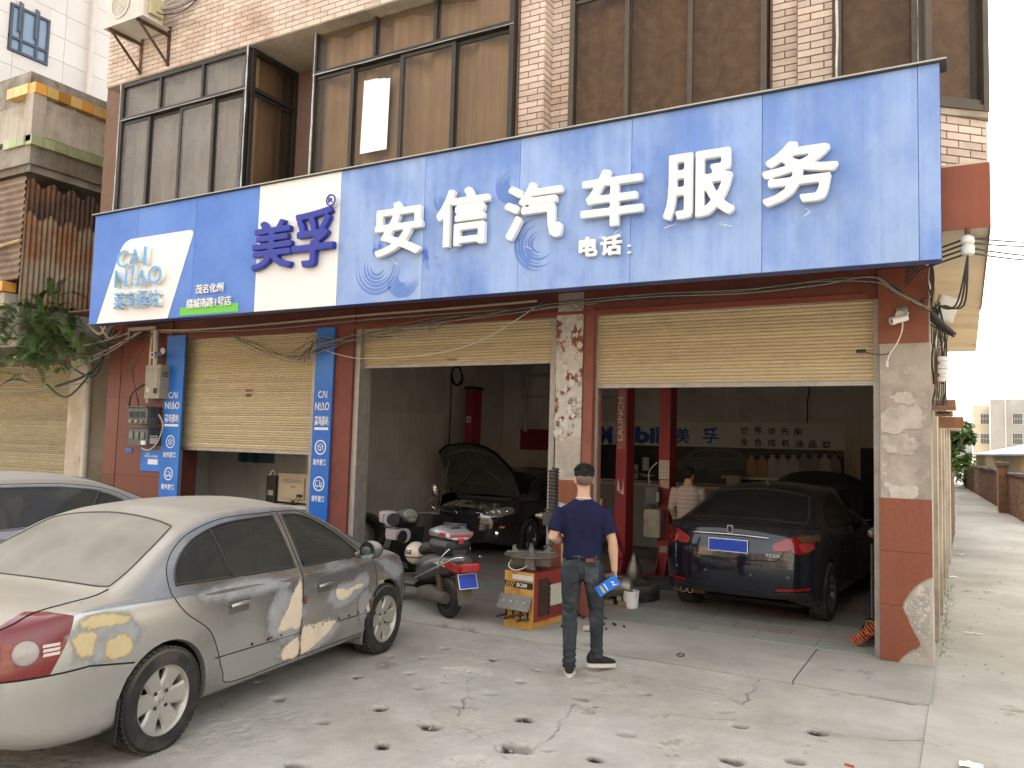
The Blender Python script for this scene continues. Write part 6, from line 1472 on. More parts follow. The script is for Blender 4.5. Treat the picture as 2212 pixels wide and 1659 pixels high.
# ---------------------------------------------------------------- black saloon with open bonnet, nose to the street
def black_car():
    sp = respec(ELA, lin((-1.06, -1.0), (-.44, -.46), (.35, .36), (1.34, 1.38), (2.0, 2.05), (2.61, 2.675), (3.46, 3.62)), 1.03, lambda z, x: z*1.015+.085*max(0, min(1, (x-2.2)/.6))*max(0, min(1, (z-.35)/.35)))
    sp['arch'] = [(0, .36), (2.675, .36)]; sp['tyre'] = .315; sp['front'] = (.05, .42, .30, .75)
    sp['order'] = [k for k in sp['order'] if k != 'tail_lamp']; t = thing('black_saloon', 'black saloon facing out with bonnet propped open and orange number sticker', 'car', (-7.31, 12.30+2.675, FZ), rad(-90.5))
    pm = M('black_paint', (.06, .05, .052), rough=.1, metal=.55, var=.12, vs=2, bump=.01, coat=.8, dust=(.17, .15, .12), dust_amt=.15)
    c, P = sedan(t, sp, pm, m_darkglass, {})
    plain_parts(c, P, t, pm, sp, m_darkglass, M('grey_rim', (.16, .155, .15), rough=.35, metal=.7), 'thin', 10)
    open_bonnet(c, P, t, pm, (2.66, 1.06), rad(60), M('bonnet_inner', (.07, .064, .055), rough=.6, var=.4, vs=6, bump=.2), 1.28)
    # engine bay
    bay = MB().box(2.62, 3.42, -.66, .66, .50, .54).build('engine_bay', m_under, t)
    m_e1 = M('engine_grey', (.26, .24, .2), rough=.6, var=.35, vs=9, metal=.3); m_e2 = M('engine_black', (.07, .068, .06), rough=.6, var=.3)
    MB().cbox((3.02, 0, .70), (.42, .62, .28), .05).build('engine_block', m_e1, bay, 60)
    MB().cbox((3.30, 0, .765), (.10, 1.15, .06), .02).build('radiator_panel', m_e2, bay, 60)
    MB().cbox((2.95, -.5, .74), (.22, .2, .22), .02).build('battery', m_e2, bay, 60); MB().cbox((2.95, .5, .74), (.26, .22, .2), .04).build('air_box', m_e2, bay, 60)
    for x, y, mt in ((3.12, .42, m_e1), (3.1, -.33, m_e2), (2.8, .3, m_e1), (3.2, .2, m_e1)): MB().lathe([(.05, 0), (.05, .09), (.03, .1), (.03, .13), (0, .13)], 14, (x, y, .72)).build('reservoir', mt, bay, 40)
    MB().lathe([(.03, 0), (.03, .02), (0, .02)], 12, (3.12, .42, .86)).build('filler_cap', M('cap_yellow', (.5, .38, .03), rough=.5), bay)
    for k in range(9):
        y0, y1 = random.uniform(-.55, .55), random.uniform(-.55, .55); MB().tube(catmull([(2.8, y0, .80), (2.95, (y0*2+y1)/3+random.uniform(-.1, .1), .88), (3.1, (y0+2*y1)/3, .86), (3.25, y1, .80)], 5), random.uniform(.008, .022), 7).build('hose', m_e2 if k % 2 else m_e1, bay, 180)
    MB().box(2.64, 2.70, -.62, .62, .9, .96, .01).build('cowl', m_e2, bay)
    # prop rod on the car's right
    MB().tube([(3.28, -.60, .77), (3.30, -.42, 1.55)], .007, 6).build('prop_rod', M('rod_grey', (.35, .34, .32), rough=.4, metal=.7), t)
    # face: grille, wings of chrome, emblem, lamps
    m_hl = M('headlamp', (.36, .35, .33), rough=.08, var=.25, vs=14, coat=.9, bump=.08, bs=60, metal=.4); m_bulb = M('lamp_chrome', (.75, .74, .7), rough=.12, metal=1, var=.2, bump=0)
    E = lambda pl, nm, mt, off, par=t, st=.03: c.patch(pl, 'end', nm, mt, par, 1, off, rear=False, step=st)
    E([(-.44, 0.775), (-.36, 0.720), (-.14, 0.640), (.14, 0.640), (.36, 0.720), (.44, 0.775), (.2, 0.770), (-.2, 0.770)], 'grille', M('grille_black', (.012, .012, .012), rough=.5, bump=.6, bs=90), .004)
    for sd in (-1, 1):
        w_ = [c.hit_end(abs(y), z, False)[0] for y, z in ((.09, 0.730), (.2, 0.730), (.32, 0.742), (.42, 0.765))]
        MB().tube(catmull([(p.x+.012, abs(p.y)*sd, p.z) for p in w_], 4), [.022]*10+[.014]*3, 8, flat=.7).build('chrome_wing', m_chrome, t, 60)
    p = c.hit_end(0, .73, False)[0]
    em = MB().lathe([(.072, -.01), (.09, -.01), (.09, .014), (.072, .014)], 28, (p.x+.02, 0, p.z), (0, PI/2, 0), True).build('emblem', m_chrome, t, 40)
    MB().tube([(p.x+.025, -.058, p.z+.025), (p.x+.03, -.03, p.z+.022), (p.x+.03, 0, p.z-.022), (p.x+.03, .03, p.z+.022), (p.x+.025, .058, p.z+.025)], .010, 6).build('emblem_wings', m_chrome, em)
    for sd in (-1, 1):
        pl = [(y*sd, z) for y, z in smooth_poly([(.40, 0.710), (.44, 0.775), (.60, 0.820), (.76, 0.840), (.80, 0.775), (.74, 0.720), (.56, 0.700)], 3)]
        hl = E(pl, 'headlamp', m_hl, .008, t, .03)
        for y, z, r in ((.49, .75, .05), (.575, .765, .038), (.645, .775, .038), (.725, .78, .048)):
            q, n = c.hit_end(y, z, False)
            if q is None: continue
            q = Vector((q.x+.012, abs(q.y)*sd, q.z))
            MB().lathe([(r, -.02), (r, .008), (r*.86, .012), (r*.62, -.0), (r*.3, .006), (0, .01)], 20, tuple(q), (0, PI/2-.1, .35*sd)).build('lamp_bowl', m_bulb, hl, 40)
        E([(y*sd, z) for y, z in ((.36, 0.675), (.56, 0.678), (.70, 0.690), (.70, 0.705), (.42, 0.703))], 'lamp_sill', M('silver_trim', (.4, .4, .42), rough=.3, metal=.7), .008)
        E([(y*sd, z) for y, z in smooth_poly([(.54, 0.420), (.56, 0.480), (.72, 0.490), (.76, 0.420), (.66, 0.380)], 3)], 'fog_recess', m_blackpl, .004)
        q = c.hit_end(.65, .415, False)[0]
        if q: MB().lathe([(.042, -.02), (.042, .01), (.03, .014), (0, .02)], 20, (q.x+.01, abs(q.y)*sd, .415), (0, PI/2, .3*sd)).build('fog_lamp', m_bulb, t, 40)
    # mesh of the lower intake, ribs and plate
    it = E([(-.52, .47), (-.50, .34), (-.42, .31), (.42, .31), (.50, .34), (.52, .47)], 'lower_intake', MATS['grille_black'], .004)
    mb = MB()
    for i in range(27):
        for j in range(5):
            y = -.47+.036*i+(.018 if j % 2 else 0); z = .33+.031*j; q = c.hit_end(abs(y), z, False)[0]
            if q: mb.lathe([(.013, 0), (.018, 0), (.018, .006), (.013, .006)], 6, (q.x+.006, y, z), (0, PI/2, 0), True)
    tag(mb.build('intake_mesh', m_blackpl, it), kind='stuff')
    q = c.hit_end(.1, .50, False)[0]; number_plate(t, (q.x+.03, -.02, .49), RX)
    q = c.hit_end(.60, .53, False)[0]; text('sticker_number', '7', 1, (q.x+.012, .60, .545), (PI/2, 0, PI/2+.55), M('sticker_orange', (.75, .32, .02), rough=.5), t, fit=(.05, .09), bold=.02, depth=.002)
    q = c.hit_end(.70, .53, False)[0]; MB().cbox((q.x+.006, .70, .525), (.004, .12, .03), 0, (0, 0, .75)).build('sticker_strip', MATS['sticker_orange'], t)
    c.strip([(-.6, .575), (0, .53), (.6, .575)], 'end', .004, 'bumper_seam', m_gap, t, sides=(1,), rear=False)
    return t
black_car()
# ================================================================ garage interior
m_red = M('lift_red', (.3, .025, .035), rough=.45, var=.22, vs=4, bump=.05, col2=(.19, .03, .03), s2=2.5, t2=.58, dust=(.25, .18, .14), dust_amt=.3, streak=.15)
m_board = M('white_board', (.55, .54, .5), rough=.6, var=.08, vs=1.5, streak=.08)
m_black = M('matt_black', (.02, .02, .02), rough=.6, var=.2, vs=5)
m_poster = M('dark_poster', (.022, .021, .02), rough=.4, var=.3, vs=1.5)
m_steel = M('worn_steel', (.3, .28, .25), rough=.45, metal=.7, var=.25, vs=8, bump=.08, col2=(.2, .13, .08), s2=5, t2=.6)
m_darksteel = M('dark_steel', (.07, .065, .06), rough=.5, metal=.6, var=.3, vs=8)
c8 = lambda x, y: (1207+x*.3638, 795.5+y*.3638)
YW = 15.5
def wbox(name, x0, y0, x1, y1, mat, parent=None, dy=.01, off=0, Y=None, conv=c8):
    a = conv(x0, y0); b = conv(x1, y1); return flat(name, (Y or YW)-off, *a, *b, mat, parent, dy)
def wtext(s, x0, y0, x1, y1, mat, parent, off=.014, bold=.02, Y=None, conv=c8):
    Y_ = (Y or YW)-off; c, wd, ht = sfit(Y_, *conv(x0, y0), *conv(x1, y1)); return text('lettering', s, 1, (c.x, Y_, c.z), FRONT, mat, parent, depth=.004, bold=bold, fit=(wd, ht))
bn = thing('wall_banner', 'long white banner with blue and black lettering on the back wall', 'banner')
zt_, zb_ = XZ(YW, *c8(1000, 320))[1], XZ(YW, *c8(1000, 470))[1]
bx1 = XZ(YW, *c8(1705, 400))[0]
MB().box(-6.9, bx1, YW-.012, YW-.001, zb_, zt_, .003).build('panel', m_board, bn)
m_bluetxt = M('print_blue', (.02, .08, .3), rough=.5, var=.05); m_redtxt = M('print_red', (.45, .02, .02), rough=.5, var=.05); m_blktxt = M('print_black', (.015, .015, .015), rough=.5, var=.05)
for ch, a, b, mt in (('M', 245, 318, m_bluetxt), ('o', 385, 440, m_redtxt), ('bil', 452, 610, m_bluetxt)): wtext(ch, a, 345 if ch != 'o' else 380, b, 448, mt, bn, bold=.05)
for ch, a, b in (('美', 695, 778), ('孚', 853, 952)): wtext(ch, a, 350, b, 447, m_bluetxt, bn)
for i, ch in enumerate('世界领先的'): wtext(ch, 1078+i*80, 348+i*1, 1078+i*80+48, 394+i*1, m_blktxt, bn)
for i, ch in enumerate('全合成机油品牌'): wtext(ch, 1078+i*81, 413+i*3, 1078+i*81+48, 459+i*3, m_blktxt, bn)
# dark poster strip with a printed car, panels and oil bottles
ps = thing('oil_poster', 'dark poster strip with grey car print below the white banner', 'poster')
MB().box(-6.9, XZ(YW, *c8(1695, 560))[0], YW-.008, YW-.001, XZ(YW, *c8(1000, 690))[1], zb_-.004).build('panel', m_poster, ps)
car_ = [(695, 600), (700, 555), (760, 520), (800, 492), (880, 476), (980, 478), (1060, 500), (1110, 530), (1118, 600), (900, 604), (870, 585), (840, 604)]
MB().prism([XZ(YW, *c8(*q)) for q in car_], YW-.0105, YW-.0085).build('printed_car', M('print_grey', (.09, .085, .075), rough=.5, var=.3, vs=3), ps)
MB().prism([XZ(YW, *c8(*q)) for q in ((770, 528), (815, 497), (930, 488), (925, 528))], YW-.0125, YW-.011).build('printed_window', m_poster, ps)
MB().prism([XZ(YW, *c8(*q)) for q in ((940, 528), (945, 488), (1040, 500), (1085, 528))], YW-.0125, YW-.011).build('printed_window', m_poster, ps)
wtext('1', 498, 528, 535, 608, m_board, ps, bold=.04); wbox('number_box', 468, 505, 570, 618, m_black, ps, .002, .008)
wbox('print_card', 395, 570, 470, 655, M('print_cream', (.4, .36, .27), rough=.6, var=.1), ps, .003, .009); wtext('高温', 420, 600, 462, 628, m_blktxt, ps); wtext('擎表现如一', 478, 625, 575, 648, m_board, ps)
bt = [MB().prism([(-.07, 0), (.07, 0), (.07, .2), (.055, .27), (.02, .3), (.02, .34), (-.03, .34), (-.03, .3), (-.07, .27)], -.045, .045).mesh('oil_bottle', M(*q)) for q in (('bottle_gold', (.28, .17, .07), .4), ('bottle_silver', (.3, .29, .27), .35), ('bottle_grey', (.16, .16, .16), .4))]
for i in range(9):
    px_ = 1150+i*62; p = on(1, YW-.12, *c8(px_, 600)); o = bpy.data.objects.new('oil_bottle', bt[(0, 0, 1, 1, 1, 2, 2, 1, 2)[i]]); o.location = (p.x, YW-.12, p.z-.17+.02*random.random()); o.scale = (1.3, 1, 1.25); link(o)
    tag(o, ('gold plastic oil bottle on the narrow back shelf', 'pale plastic oil bottle on the narrow back shelf', 'dark plastic oil bottle on the narrow back shelf')[(0, 0, 1, 1, 1, 2, 2, 1, 2)[i]], 'bottle', ('gold oil bottles', 'pale oil bottles', 'dark oil bottles')[(0, 0, 1, 1, 1, 2, 2, 1, 2)[i]])
p = on(1, YW-.12, *c8(1400, 600))
tag(MB().box(-4.0, -1.75, YW-.22, YW-.02, p.z-.22, p.z-.17, .004).build('wall_shelf', m_steel), 'narrow metal shelf of oil bottles on the back wall', 'shelf')
# back door
dr = thing('back_door', 'dark open doorway with beige frame in the back wall', 'door')
a = on(1, YW, *c8(1705, 400)); b = on(1, YW, *c8(1900, 400))
MB().box(a.x+.1, a.x+.24, YW-.03, YW-.001, FZ, 2.16, .004).build('door_frame', m_beigeconc, dr); MB().box(a.x+.24, a.x+1.0, YW-.03, YW-.001, 2.02, 2.16, .004).build('door_frame', m_beigeconc, dr); MB().box(a.x+.24, a.x+1.0, YW-.02, YW-.001, FZ, 2.02).build('door_leaf', m_black, dr)
# white bench with clutter
wb_ = thing('work_bench', 'long white workbench against the back wall', 'bench')
zbn = XZ(YW-.5, *c8(700, 690))[1]
MB().box(-6.4, -3.3, YW-.62, YW-.02, zbn-.05, zbn, .006).build('top', m_board, wb_); MB().box(-6.35, -3.35, YW-.56, YW-.05, FZ, zbn-.05).build('front', M('bench_grey', (.3, .29, .27), rough=.7, var=.2, vs=2), wb_)
tag(MB().cbox((-3.72, YW-.4, zbn+.11), (.24, .2, .2), .006).build('cardboard_box', M('carton', (.45, .4, .33), rough=.8)), 'small pale carton on the white workbench', 'box')
tag(MB().tube(catmull([(-6.6, YW-.02, 3.35), (-5.2, YW-.02, 3.3), (-4.0, YW-.02, 3.33), (-2.6, YW-.02, 3.2), (-2.5, YW-.02, 2.8), (-2.5, YW-.02, 2.45)], 6), .012, 5).build('wall_cable', m_black), 'black cable running along the garage back wall', 'cable')
# red notice and conduit in the left bay
tag(flat('wall_notice', YW-.005, 1124, 927, 1188, 972, M('notice_red', (.2, .02, .03), rough=.5, var=.15), None, .006), 'red rectangular notice on the back wall behind the black saloon', 'notice')
cp = thing('conduit', 'grey pipes fixed to the back wall above the red notice', 'pipe')
pc = on(1, YW-.06, 1138, 800); MB().tube([(pc.x, YW-.06, 2.2), (pc.x, YW-.06, 3.4), (pc.x+1.2, YW-.06, 3.42)], .05, 8).build('pipe', m_intwall, cp, 60); MB().tube([(pc.x-.1, YW-.06, 2.95), (pc.x+2, YW-.06, 2.93)], .035, 8).build('pipe', m_intwall, cp, 60)
hk = thing('air_hose', 'coiled black hose hanging on the beige garage partition', 'hose')
ph = on(0, -8.8, 986, 812)
MB().tube([ph+Vector((.0+.02*i/40, .19*math.cos(i*PI/10), .19*math.sin(i*PI/10)))+Vector((.01*math.sin(i), 0, .01*math.cos(i*.7))) for i in range(61)], .014, 6).build('coil', m_black, hk, 180); MB().tube(catmull([ph+Vector((0, -.18, -.05)), ph+Vector((.02, -.2, -.7)), ph+Vector((.02, -.22, -1.5))], 6), .012, 6).build('tail', m_black, hk, 180)
# ---------------------------------------------------------------- lift posts
def lift(name, label, loc, ztop, extras):
    t = thing(name, label, 'lift post', (*loc, FZ))
    mb = MB(); mb.box(-.085, .085, -.02, .0, .02, ztop, .004); mb.box(-.085, -.06, 0, .3, .02, ztop, .004); mb.box(.06, .085, 0, .3, .02, ztop, .004); mb.build('post', m_red, t)
    MB().box(-.055, .055, .02, .2, .3, ztop-.1).build('channel', m_black, t)
    MB().box(-.24, .24, -.22, .4, 0, .02, .004).build('base_plate', m_red, t)
    for sx_ in (-1, 1): MB().prism([(-.02, .02), (-.2, .02), (-.02, .3)], sx_*.07-.006, sx_*.07+.006, 'yz').build('gusset', m_red, t)
    MB().box(-.11, .11, -.05, .33, ztop, ztop+.06, .01).build('cap', m_black, t)
    return t
l1 = lift('lift_post', 'red lift post with faded white lettering on its face', (-4.5, 11.45), 3.4, 0)
p_ = on(1, 11.42, *c8(350, 300))
text('lettering', 'LAUNCH', 1, (-4.5-.035, 11.42, p_.z), (PI/2, -PI/2, 0), m_board, l1, fit=(.66, .085), bold=.02).location = (-.02, -.026, p_.z-FZ)
MB().box(-.06, .062, -.0245, -.0205, p_.z-.48, p_.z+.42).build('label_plate', M('faded_pink', (.34, .16, .13), rough=.6, var=.3, vs=8), l1)
MB().add([(-.06, -.023, 1.25), (-.02, -.023, 1.3), (-.04, -.023, 1.42), (.03, -.023, 1.28), (.04, -.023, 1.45), (.05, -.023, 1.18), (.0, -.023, 1.2)], [(0, 1, 2), (3, 4, 5), (0, 6, 1), (5, 6, 3)]).build('scratches', m_board, l1)
ar = MB(); ar.m = Matrix.Translation((-.12, -.05, .62)) @ Matrix.Rotation(-.42, 4, 'Y'); ar.box(-.055, .055, -.06, .06, -.4, .42, .006); ar.build('lift_arm', m_red, l1); MB().lathe([(.06, 0), (.06, .05), (.09, .06), (.09, .1), (0, .1)], 16, (-.31, -.05, 1.0)).build('arm_pad', m_steel, l1, 40)
l2 = lift('lift_post', 'red lift post with white calendar sheet and oil tank', (-3.93, 11.75), 3.4, 0)
pz = lambda y: on(1, 11.72, *c8(620, y)).z-FZ
MB().box(-.078, .078, -.025, -.0205, pz(658), pz(545)).build('calendar_sheet', M('paper_grid', (.52, .49, .42), rough=.7, var=.1), l2)
for i in range(3): text('lettering', '三\n大\n工\n人', 1, (-.05+.045*i, -.0265, pz(600)), FRONT, m_blktxt, l2, fit=(.025, (pz(550)-pz(650))*.9), depth=.001)
MB().box(-.06, .08, -.026, -.0205, pz(712), pz(664)).build('warning_sheet', M('paper_pink', (.5, .36, .3), rough=.7, var=.35, vs=9), l2)
MB().cbox((-.13, -.1, pz(755)), (.2, .22, .26), .02).build('pump_motor', M('motor_bluegrey', (.09, .1, .12), rough=.5, var=.2), l2, 60); MB().cyl((-.03, -.2, pz(790)), (-.03, -.2, pz(735)), .035, 12).build('pump_cylinder', MATS['worn_steel'], l2, 40); MB().tube([(-.13, -.1, pz(800)), (-.13, -.1, pz(835))], .03, 8).build('pump_neck', m_darksteel, l2)
MB().cbox((-.12, -.1, (pz(835)+pz(1005))/2), (.26, .22, pz(835)-pz(1005)), .045).build('oil_tank', M('oil_tank_plastic', (.36, .33, .26), rough=.5, var=.25, vs=4, col2=(.2, .15, .09), s2=3, t2=.55, streak=.3), l2, 60)
MB().tube(catmull([(-.18, -.12, pz(720)), (-.2, -.13, pz(620)), (-.1, -.05, pz(560))], 5), .008, 5).build('cable', m_board, l2)
MB().box(-.05, .06, -.024, -.0205, pz(1095), pz(1055)).build('rating_plate', m_steel, l2)
l3 = lift('lift_post', 'red lift post behind the open bonnet of the black saloon', (-8.42, 13.35), on(1, 13.35, 985, 845).z, 0)
MB().box(-.055, .045, -.024, -.0205, 2.28, 2.4).build('number_plate', m_board, l3); text('lettering', '300k', 1, (0, -.026, 2.34), FRONT, m_blktxt, l3, fit=(.075, .05))
# floor clutter by the lift posts
def junk(name, label, cat, mbf, mat, loc, smooth=40, rz=0):
    mb = MB(); mbf(mb); o = mb.build(name, mat, None, smooth); o.location = loc; o.rotation_euler = (0, 0, rz); return tag(o, label, cat)
junk('steel_jug', 'dented grey metal oil jug between the two red lift posts', 'jug', lambda m: (m.lathe([(.11, 0), (.115, .02), (.1, .18), (.045, .3), (.035, .36), (.04, .37), (.03, .37)], 20)), m_steel, (-4.18, 11.2, FZ))
def _scrap(m):
    for i in range(14):
        m.cbox((random.gauss(0, .22), random.gauss(0, .16), random.uniform(.008, .02)), (random.uniform(.015, .05), random.uniform(.01, .035), random.uniform(.008, .025)), .004, (random.random(), random.random()*.5, random.random()*3))
junk('scrap_parts', 'heap of oily scrap parts at the foot of the lift post', 'scrap', _scrap, m_darksteel, (-4.35, 11.0, FZ))['kind'] = 'stuff'
junk('scrap_parts', 'loose small scrap parts behind the white bucket', 'scrap', _scrap, m_steel, (-3.72, 10.1, FZ))['kind'] = 'stuff'
junk('floor_tray', 'shallow black steel tray beside the dark blue saloon', 'tray', lambda m: (m.box(-.3, .3, -.18, .18, 0, .02, .005), m.box(-.3, -.28, -.18, .18, 0, .12), m.box(.28, .3, -.18, .18, 0, .12), m.box(-.3, .3, -.2, -.18, 0, .12), m.box(-.3, .3, .18, .2, 0, .12)), m_darksteel, (-3.55, 10.75, FZ), 0, .3)
junk('old_tyre', 'worn black tyre lying flat behind the electric motor', 'tyre', lambda m: m.lathe([(.2, .0), (.27, .0), (.3, .05), (.3, .14), (.27, .19), (.2, .19), (.19, .1)], 32, closed=True), m_rubber, (-3.62, 9.75, FZ))
# electric motor on a pallet block
em = thing('electric_motor', 'grey finned electric motor resting on a wooden block', 'motor', (-3.7, 9.2, FZ), rad(10))
mb = MB(); mb.cyl((-.16, 0, .23), (.14, 0, .23), .105, 24); mb.build('housing', m_steel, em, 40)
for k in range(15): a = PI*2*k/15; MB().cbox((-.01, .115*math.cos(a), .23+.115*math.sin(a)), (.24, .012, .012), 0, (a, 0, 0)).build('fin', m_steel, em)
MB().lathe([(.125, 0), (.125, .07), (.1, .1), (.04, .105), (0, .105)], 24, (.13, 0, .23), (0, PI/2, 0)).build('end_bell', m_steel, em, 40); MB().cyl((-.26, 0, .23), (-.15, 0, .23), .018, 12).build('shaft', m_darksteel, em, 40); MB().cbox((-.02, -.06, .355), (.12, .09, .06), .01).build('terminal_box', m_steel, em)
for x in (-.12, .1): MB().box(x-.03, x+.03, -.11, .11, .075, .13, .004).build('foot', m_steel, em)
for y in (-.09, .09): MB().box(-.24, .2, y-.04, y+.04, .0, .03, .003).build('pallet_runner', M('pallet_wood', (.2, .15, .1), rough=.9, var=.3), em)
for x in (-.18, -.02, .14): MB().box(x-.05, x+.05, -.14, .14, .03, .075, .003).build('pallet_board', MATS['pallet_wood'], em)
bk = thing('bucket', 'small white plastic bucket beside the electric motor', 'bucket', (-3.47, 9.2, FZ))
MB().lathe([(.0, .005), (.085, 0), (.1, .19), (.104, .19), (.104, .2), (.096, .2), (.082, .012), (0, .012)], 28).build('tub', M('bucket_white', (.72, .71, .67), rough=.5, var=.08), bk, 40)
MB().tube([(.1*math.cos(a), .1*math.sin(a)*.3-.08, .19-.06*math.sin(a)) for a in np.linspace(0, PI, 12)], .003, 5).build('handle', m_steel, bk)
# ---------------------------------------------------------------- tyre changer
m_tyel = M('changer_yellow', (.56, .30, .07), rough=.5, var=.2, vs=5, col2=(.28, .11, .035), s2=5, t2=.62, bump=.06, streak=.15)
m_tred = M('changer_red', (.26, .035, .03), rough=.5, var=.25, vs=5, col2=(.13, .035, .03), s2=4, t2=.58, bump=.06)
m_torg = M('changer_orange', (.5, .29, .16), rough=.5, var=.12, vs=4)
tcg = thing('tyre_changer', 'worn yellow and red tyre changing machine with round turntable', 'machine', (-4.23, 7.5, FZ), rad(-6))
MB().box(0, .36, .0, .02, .07, .57, .006).build('front_panel', m_tyel, tcg); MB().box(.005, .36, .021, .62, .07, .57, .006).build('cabinet', m_tred, tcg); MB().box(.02, .34, -.02, .6, 0, .075, .004).build('plinth', m_tyel, tcg)
MB().box(.361, .367, .1, .28, .12, .5, .003).build('side_cover', M('changer_grime', (.05, .03, .02), rough=.9, var=.4), tcg); MB().box(.361, .37, .32, .58, .2, .42, .003).build('side_plate', MATS['pipe_grey'], tcg)
for k in range(6): MB().cbox((.37, .3, .14+.06*k), (.015, .02, .045), .003).build('chain_link', m_darksteel, tcg)
MB().box(.004, .356, -.005, -.001, .405, .47).build('black_stripe', m_black, tcg); MB().box(.1, .356, -.004, -.001, .49, .54).build('pale_stripe', m_board, tcg)
text('lettering', 'SICAM', 1, (.22, -.007, .437), FRONT, m_board, tcg, fit=(.13, .042), bold=.03); text('lettering', 'BL-502', 1, (.28, -.004, .325), FRONT, m_board, tcg, fit=(.1, .022))
for k in range(4): MB().cbox((.03+.028*k, -.0065, .437), (.01, .003, .075), 0, (0, .5, 0)).build('slash_mark', m_tyel, tcg)
pd = MB(); pd.m = Matrix.Translation((.17, -.06, .27)) @ Matrix.Rotation(-.5, 4, 'X'); pd.box(-.2, .2, -.004, .004, -.085, .075, .003); pdo = pd.build('pedal_guard', M('guard_steel', (.17, .15, .13), rough=.5, metal=.5, var=.3), tcg)
for k, s in enumerate(('><', '><', '( -', '*')): text('lettering', s, 1, (.05+.085*k, -.075, .275), (PI/2-.5, 0, 0), m_board, tcg, fit=(.03, .03))
for x in (.03, .12, .21, .30):
    MB().box(x-.012, x+.012, -.0045, -.0005, .09, .19, .002).build('pedal_slot', m_black, tcg)
    MB().cbox((x+random.uniform(-.01, .01), -.075, .125+random.uniform(-.02, .02)), (.03, .17, .018), .004, (random.uniform(-.1, .2), 0, random.uniform(-.35, 0))).build('pedal', m_darksteel, tcg)
MB().cyl((.18, .22, .57), (.18, .22, .72), .06, 20).build('spindle', m_steel, tcg, 40)
for k in range(2): MB().cbox((.18, .22, .66), (.42, .1, .1), .012, (0, 0, .5+PI/2*k)).build('clamp_cylinder', MATS['guard_steel'], tcg, 60)
MB().lathe([(.0, .72), (.285, .72), (.29, .735), (.27, .742), (0, .745)], 40, (.18, .22, 0)).build('turntable', m_steel, tcg, 30)
for k in range(4):
    a = .6+PI/2*k; cl_ = MB(); cl_.m = Matrix.Translation((.18, .22, .745)) @ Matrix.Rotation(a, 4, 'Z'); cl_.box(.02, .26, -.035, .035, 0, .018, .004); cl_.prism([(.13, .018), (.2, .018), (.2, .07), (.16, .085), (.17, .06)], -.02, .02, 'xz'); cl_.build('clamp_jaw', MATS['guard_steel'], tcg)
MB().tube(catmull([(.05, .05, .68), (.06, -.02, .62), (.15, -.03, .585), (.25, 0, .62), (.26, .1, .66)], 5), .008, 6).build('air_line', MATS['pipe_grey'], tcg, 180)
MB().box(.30, .42, .62, .74, .0, 1.05, .008).build('column', m_torg, tcg); MB().box(.33, .39, .612, .618, .74, .83).build('warning_label', M('label_yellow', (.45, .33, .1), var=.3, vs=30), tcg)
MB().cbox((.36, .55, 1.12), (.13, .3, .16), .012).build('tilt_arm', m_torg, tcg); MB().box(.29, .36, .36, .44, .95, 1.62, .006).build('hex_shaft', m_darksteel, tcg)
MB().tube([(.325+.052*math.cos(i*PI/6), .40+.052*math.sin(i*PI/6), 1.18+.0031*i) for i in range(150)], .009, 5).build('spring', m_darksteel, tcg, 180)
MB().cbox((.32, .40, 1.1), (.16, .15, .14), .012).build('shaft_clamp', m_darksteel, tcg); MB().lathe([(.035, 0), (.035, .05), (.02, .06), (.02, .1)], 14, (.2, .42, 1.12), (0, -PI/2, 0)).build('lock_knob', m_steel, tcg, 40)
MB().tube([(.325, .40, 1.0), (.325, .38, .83), (.27, .33, .79)], [.03, .025, .03], 8).build('mount_head', m_darksteel, tcg)
rg = MB()
def _rag(u, v): a, b = (u-.5)*.34, (v-.5)*.3; return (a*(1-.2*abs(b)), b, .06-1.6*(a*a+b*b)+.05*mnoise.noise((a*9, b*9, 2))+.025*mnoise.noise((a*22, b*22, 5)))
rg.grid(_rag, 22, 22); r_ = rg.build('shop_rag', M('rag_white', (.5, .49, .45), rough=.95, var=.25, vs=9), None, 180, fix=False); r_.location = (-3.83, 8.05, 1.22); tag(r_, 'crumpled white rag draped over the tyre changer arm', 'rag')
junk('scrap_parts', 'small oily scraps beside the tyre changer base', 'scrap', _scrap, m_darksteel, (-3.55, 8.1, FZ))['kind'] = 'stuff'
junk('pipe_elbow', 'small white and orange pipe elbow on the floor by the tyre changer', 'pipe', lambda m: m.tube(catmull([(0, 0, .03), (.07, 0, .04), (.11, .04, .06), (.12, .1, .03)], 5), .03, 10), M('pvc_dirty', (.5, .42, .33), rough=.5, var=.3), (-3.42, 7.75, FZ))
# ---------------------------------------------------------------- orange coiled hose, trolley, green mirror by the corner column
hs = thing('coiled_air_hose', 'bright orange coiled air hose beside the corner column', 'hose', (0, 0, 0))
A = on(1, 8.75, 1843, 1388); B = on(1, 8.75, 1908, 1343); d_ = (B-A); n_t = 12
e1 = Vector((0, 1, 0)); e2 = d_.normalized().cross(e1).normalized()
MB().tube([A+d_*(i/(n_t*14))*(1.0)+(e1*math.cos(2*PI*i/14)+e2*math.sin(2*PI*i/14))*(.052+.004*math.sin(i*.3)) for i in range(n_t*14+1)], .0052, 6).build('coil', M('hose_orange', (.75, .13, .035), rough=.4, var=.1), hs, 180)
MB().tube(catmull([B, B+Vector((.05, .05, .12)), B+Vector((.1, .1, .4))], 6), .0065, 6).build('tail', MATS['hose_orange'], hs, 180)
tl = thing('floor_jack', 'small black trolley jack with yellow links behind the corner column', 'jack', (-.83, 8.98, FZ), rad(95))
for y in (-.085, .085): MB().box(-.22, .3, y-.012, y+.012, .03, .12, .005).build('side_frame', m_darksteel, tl)
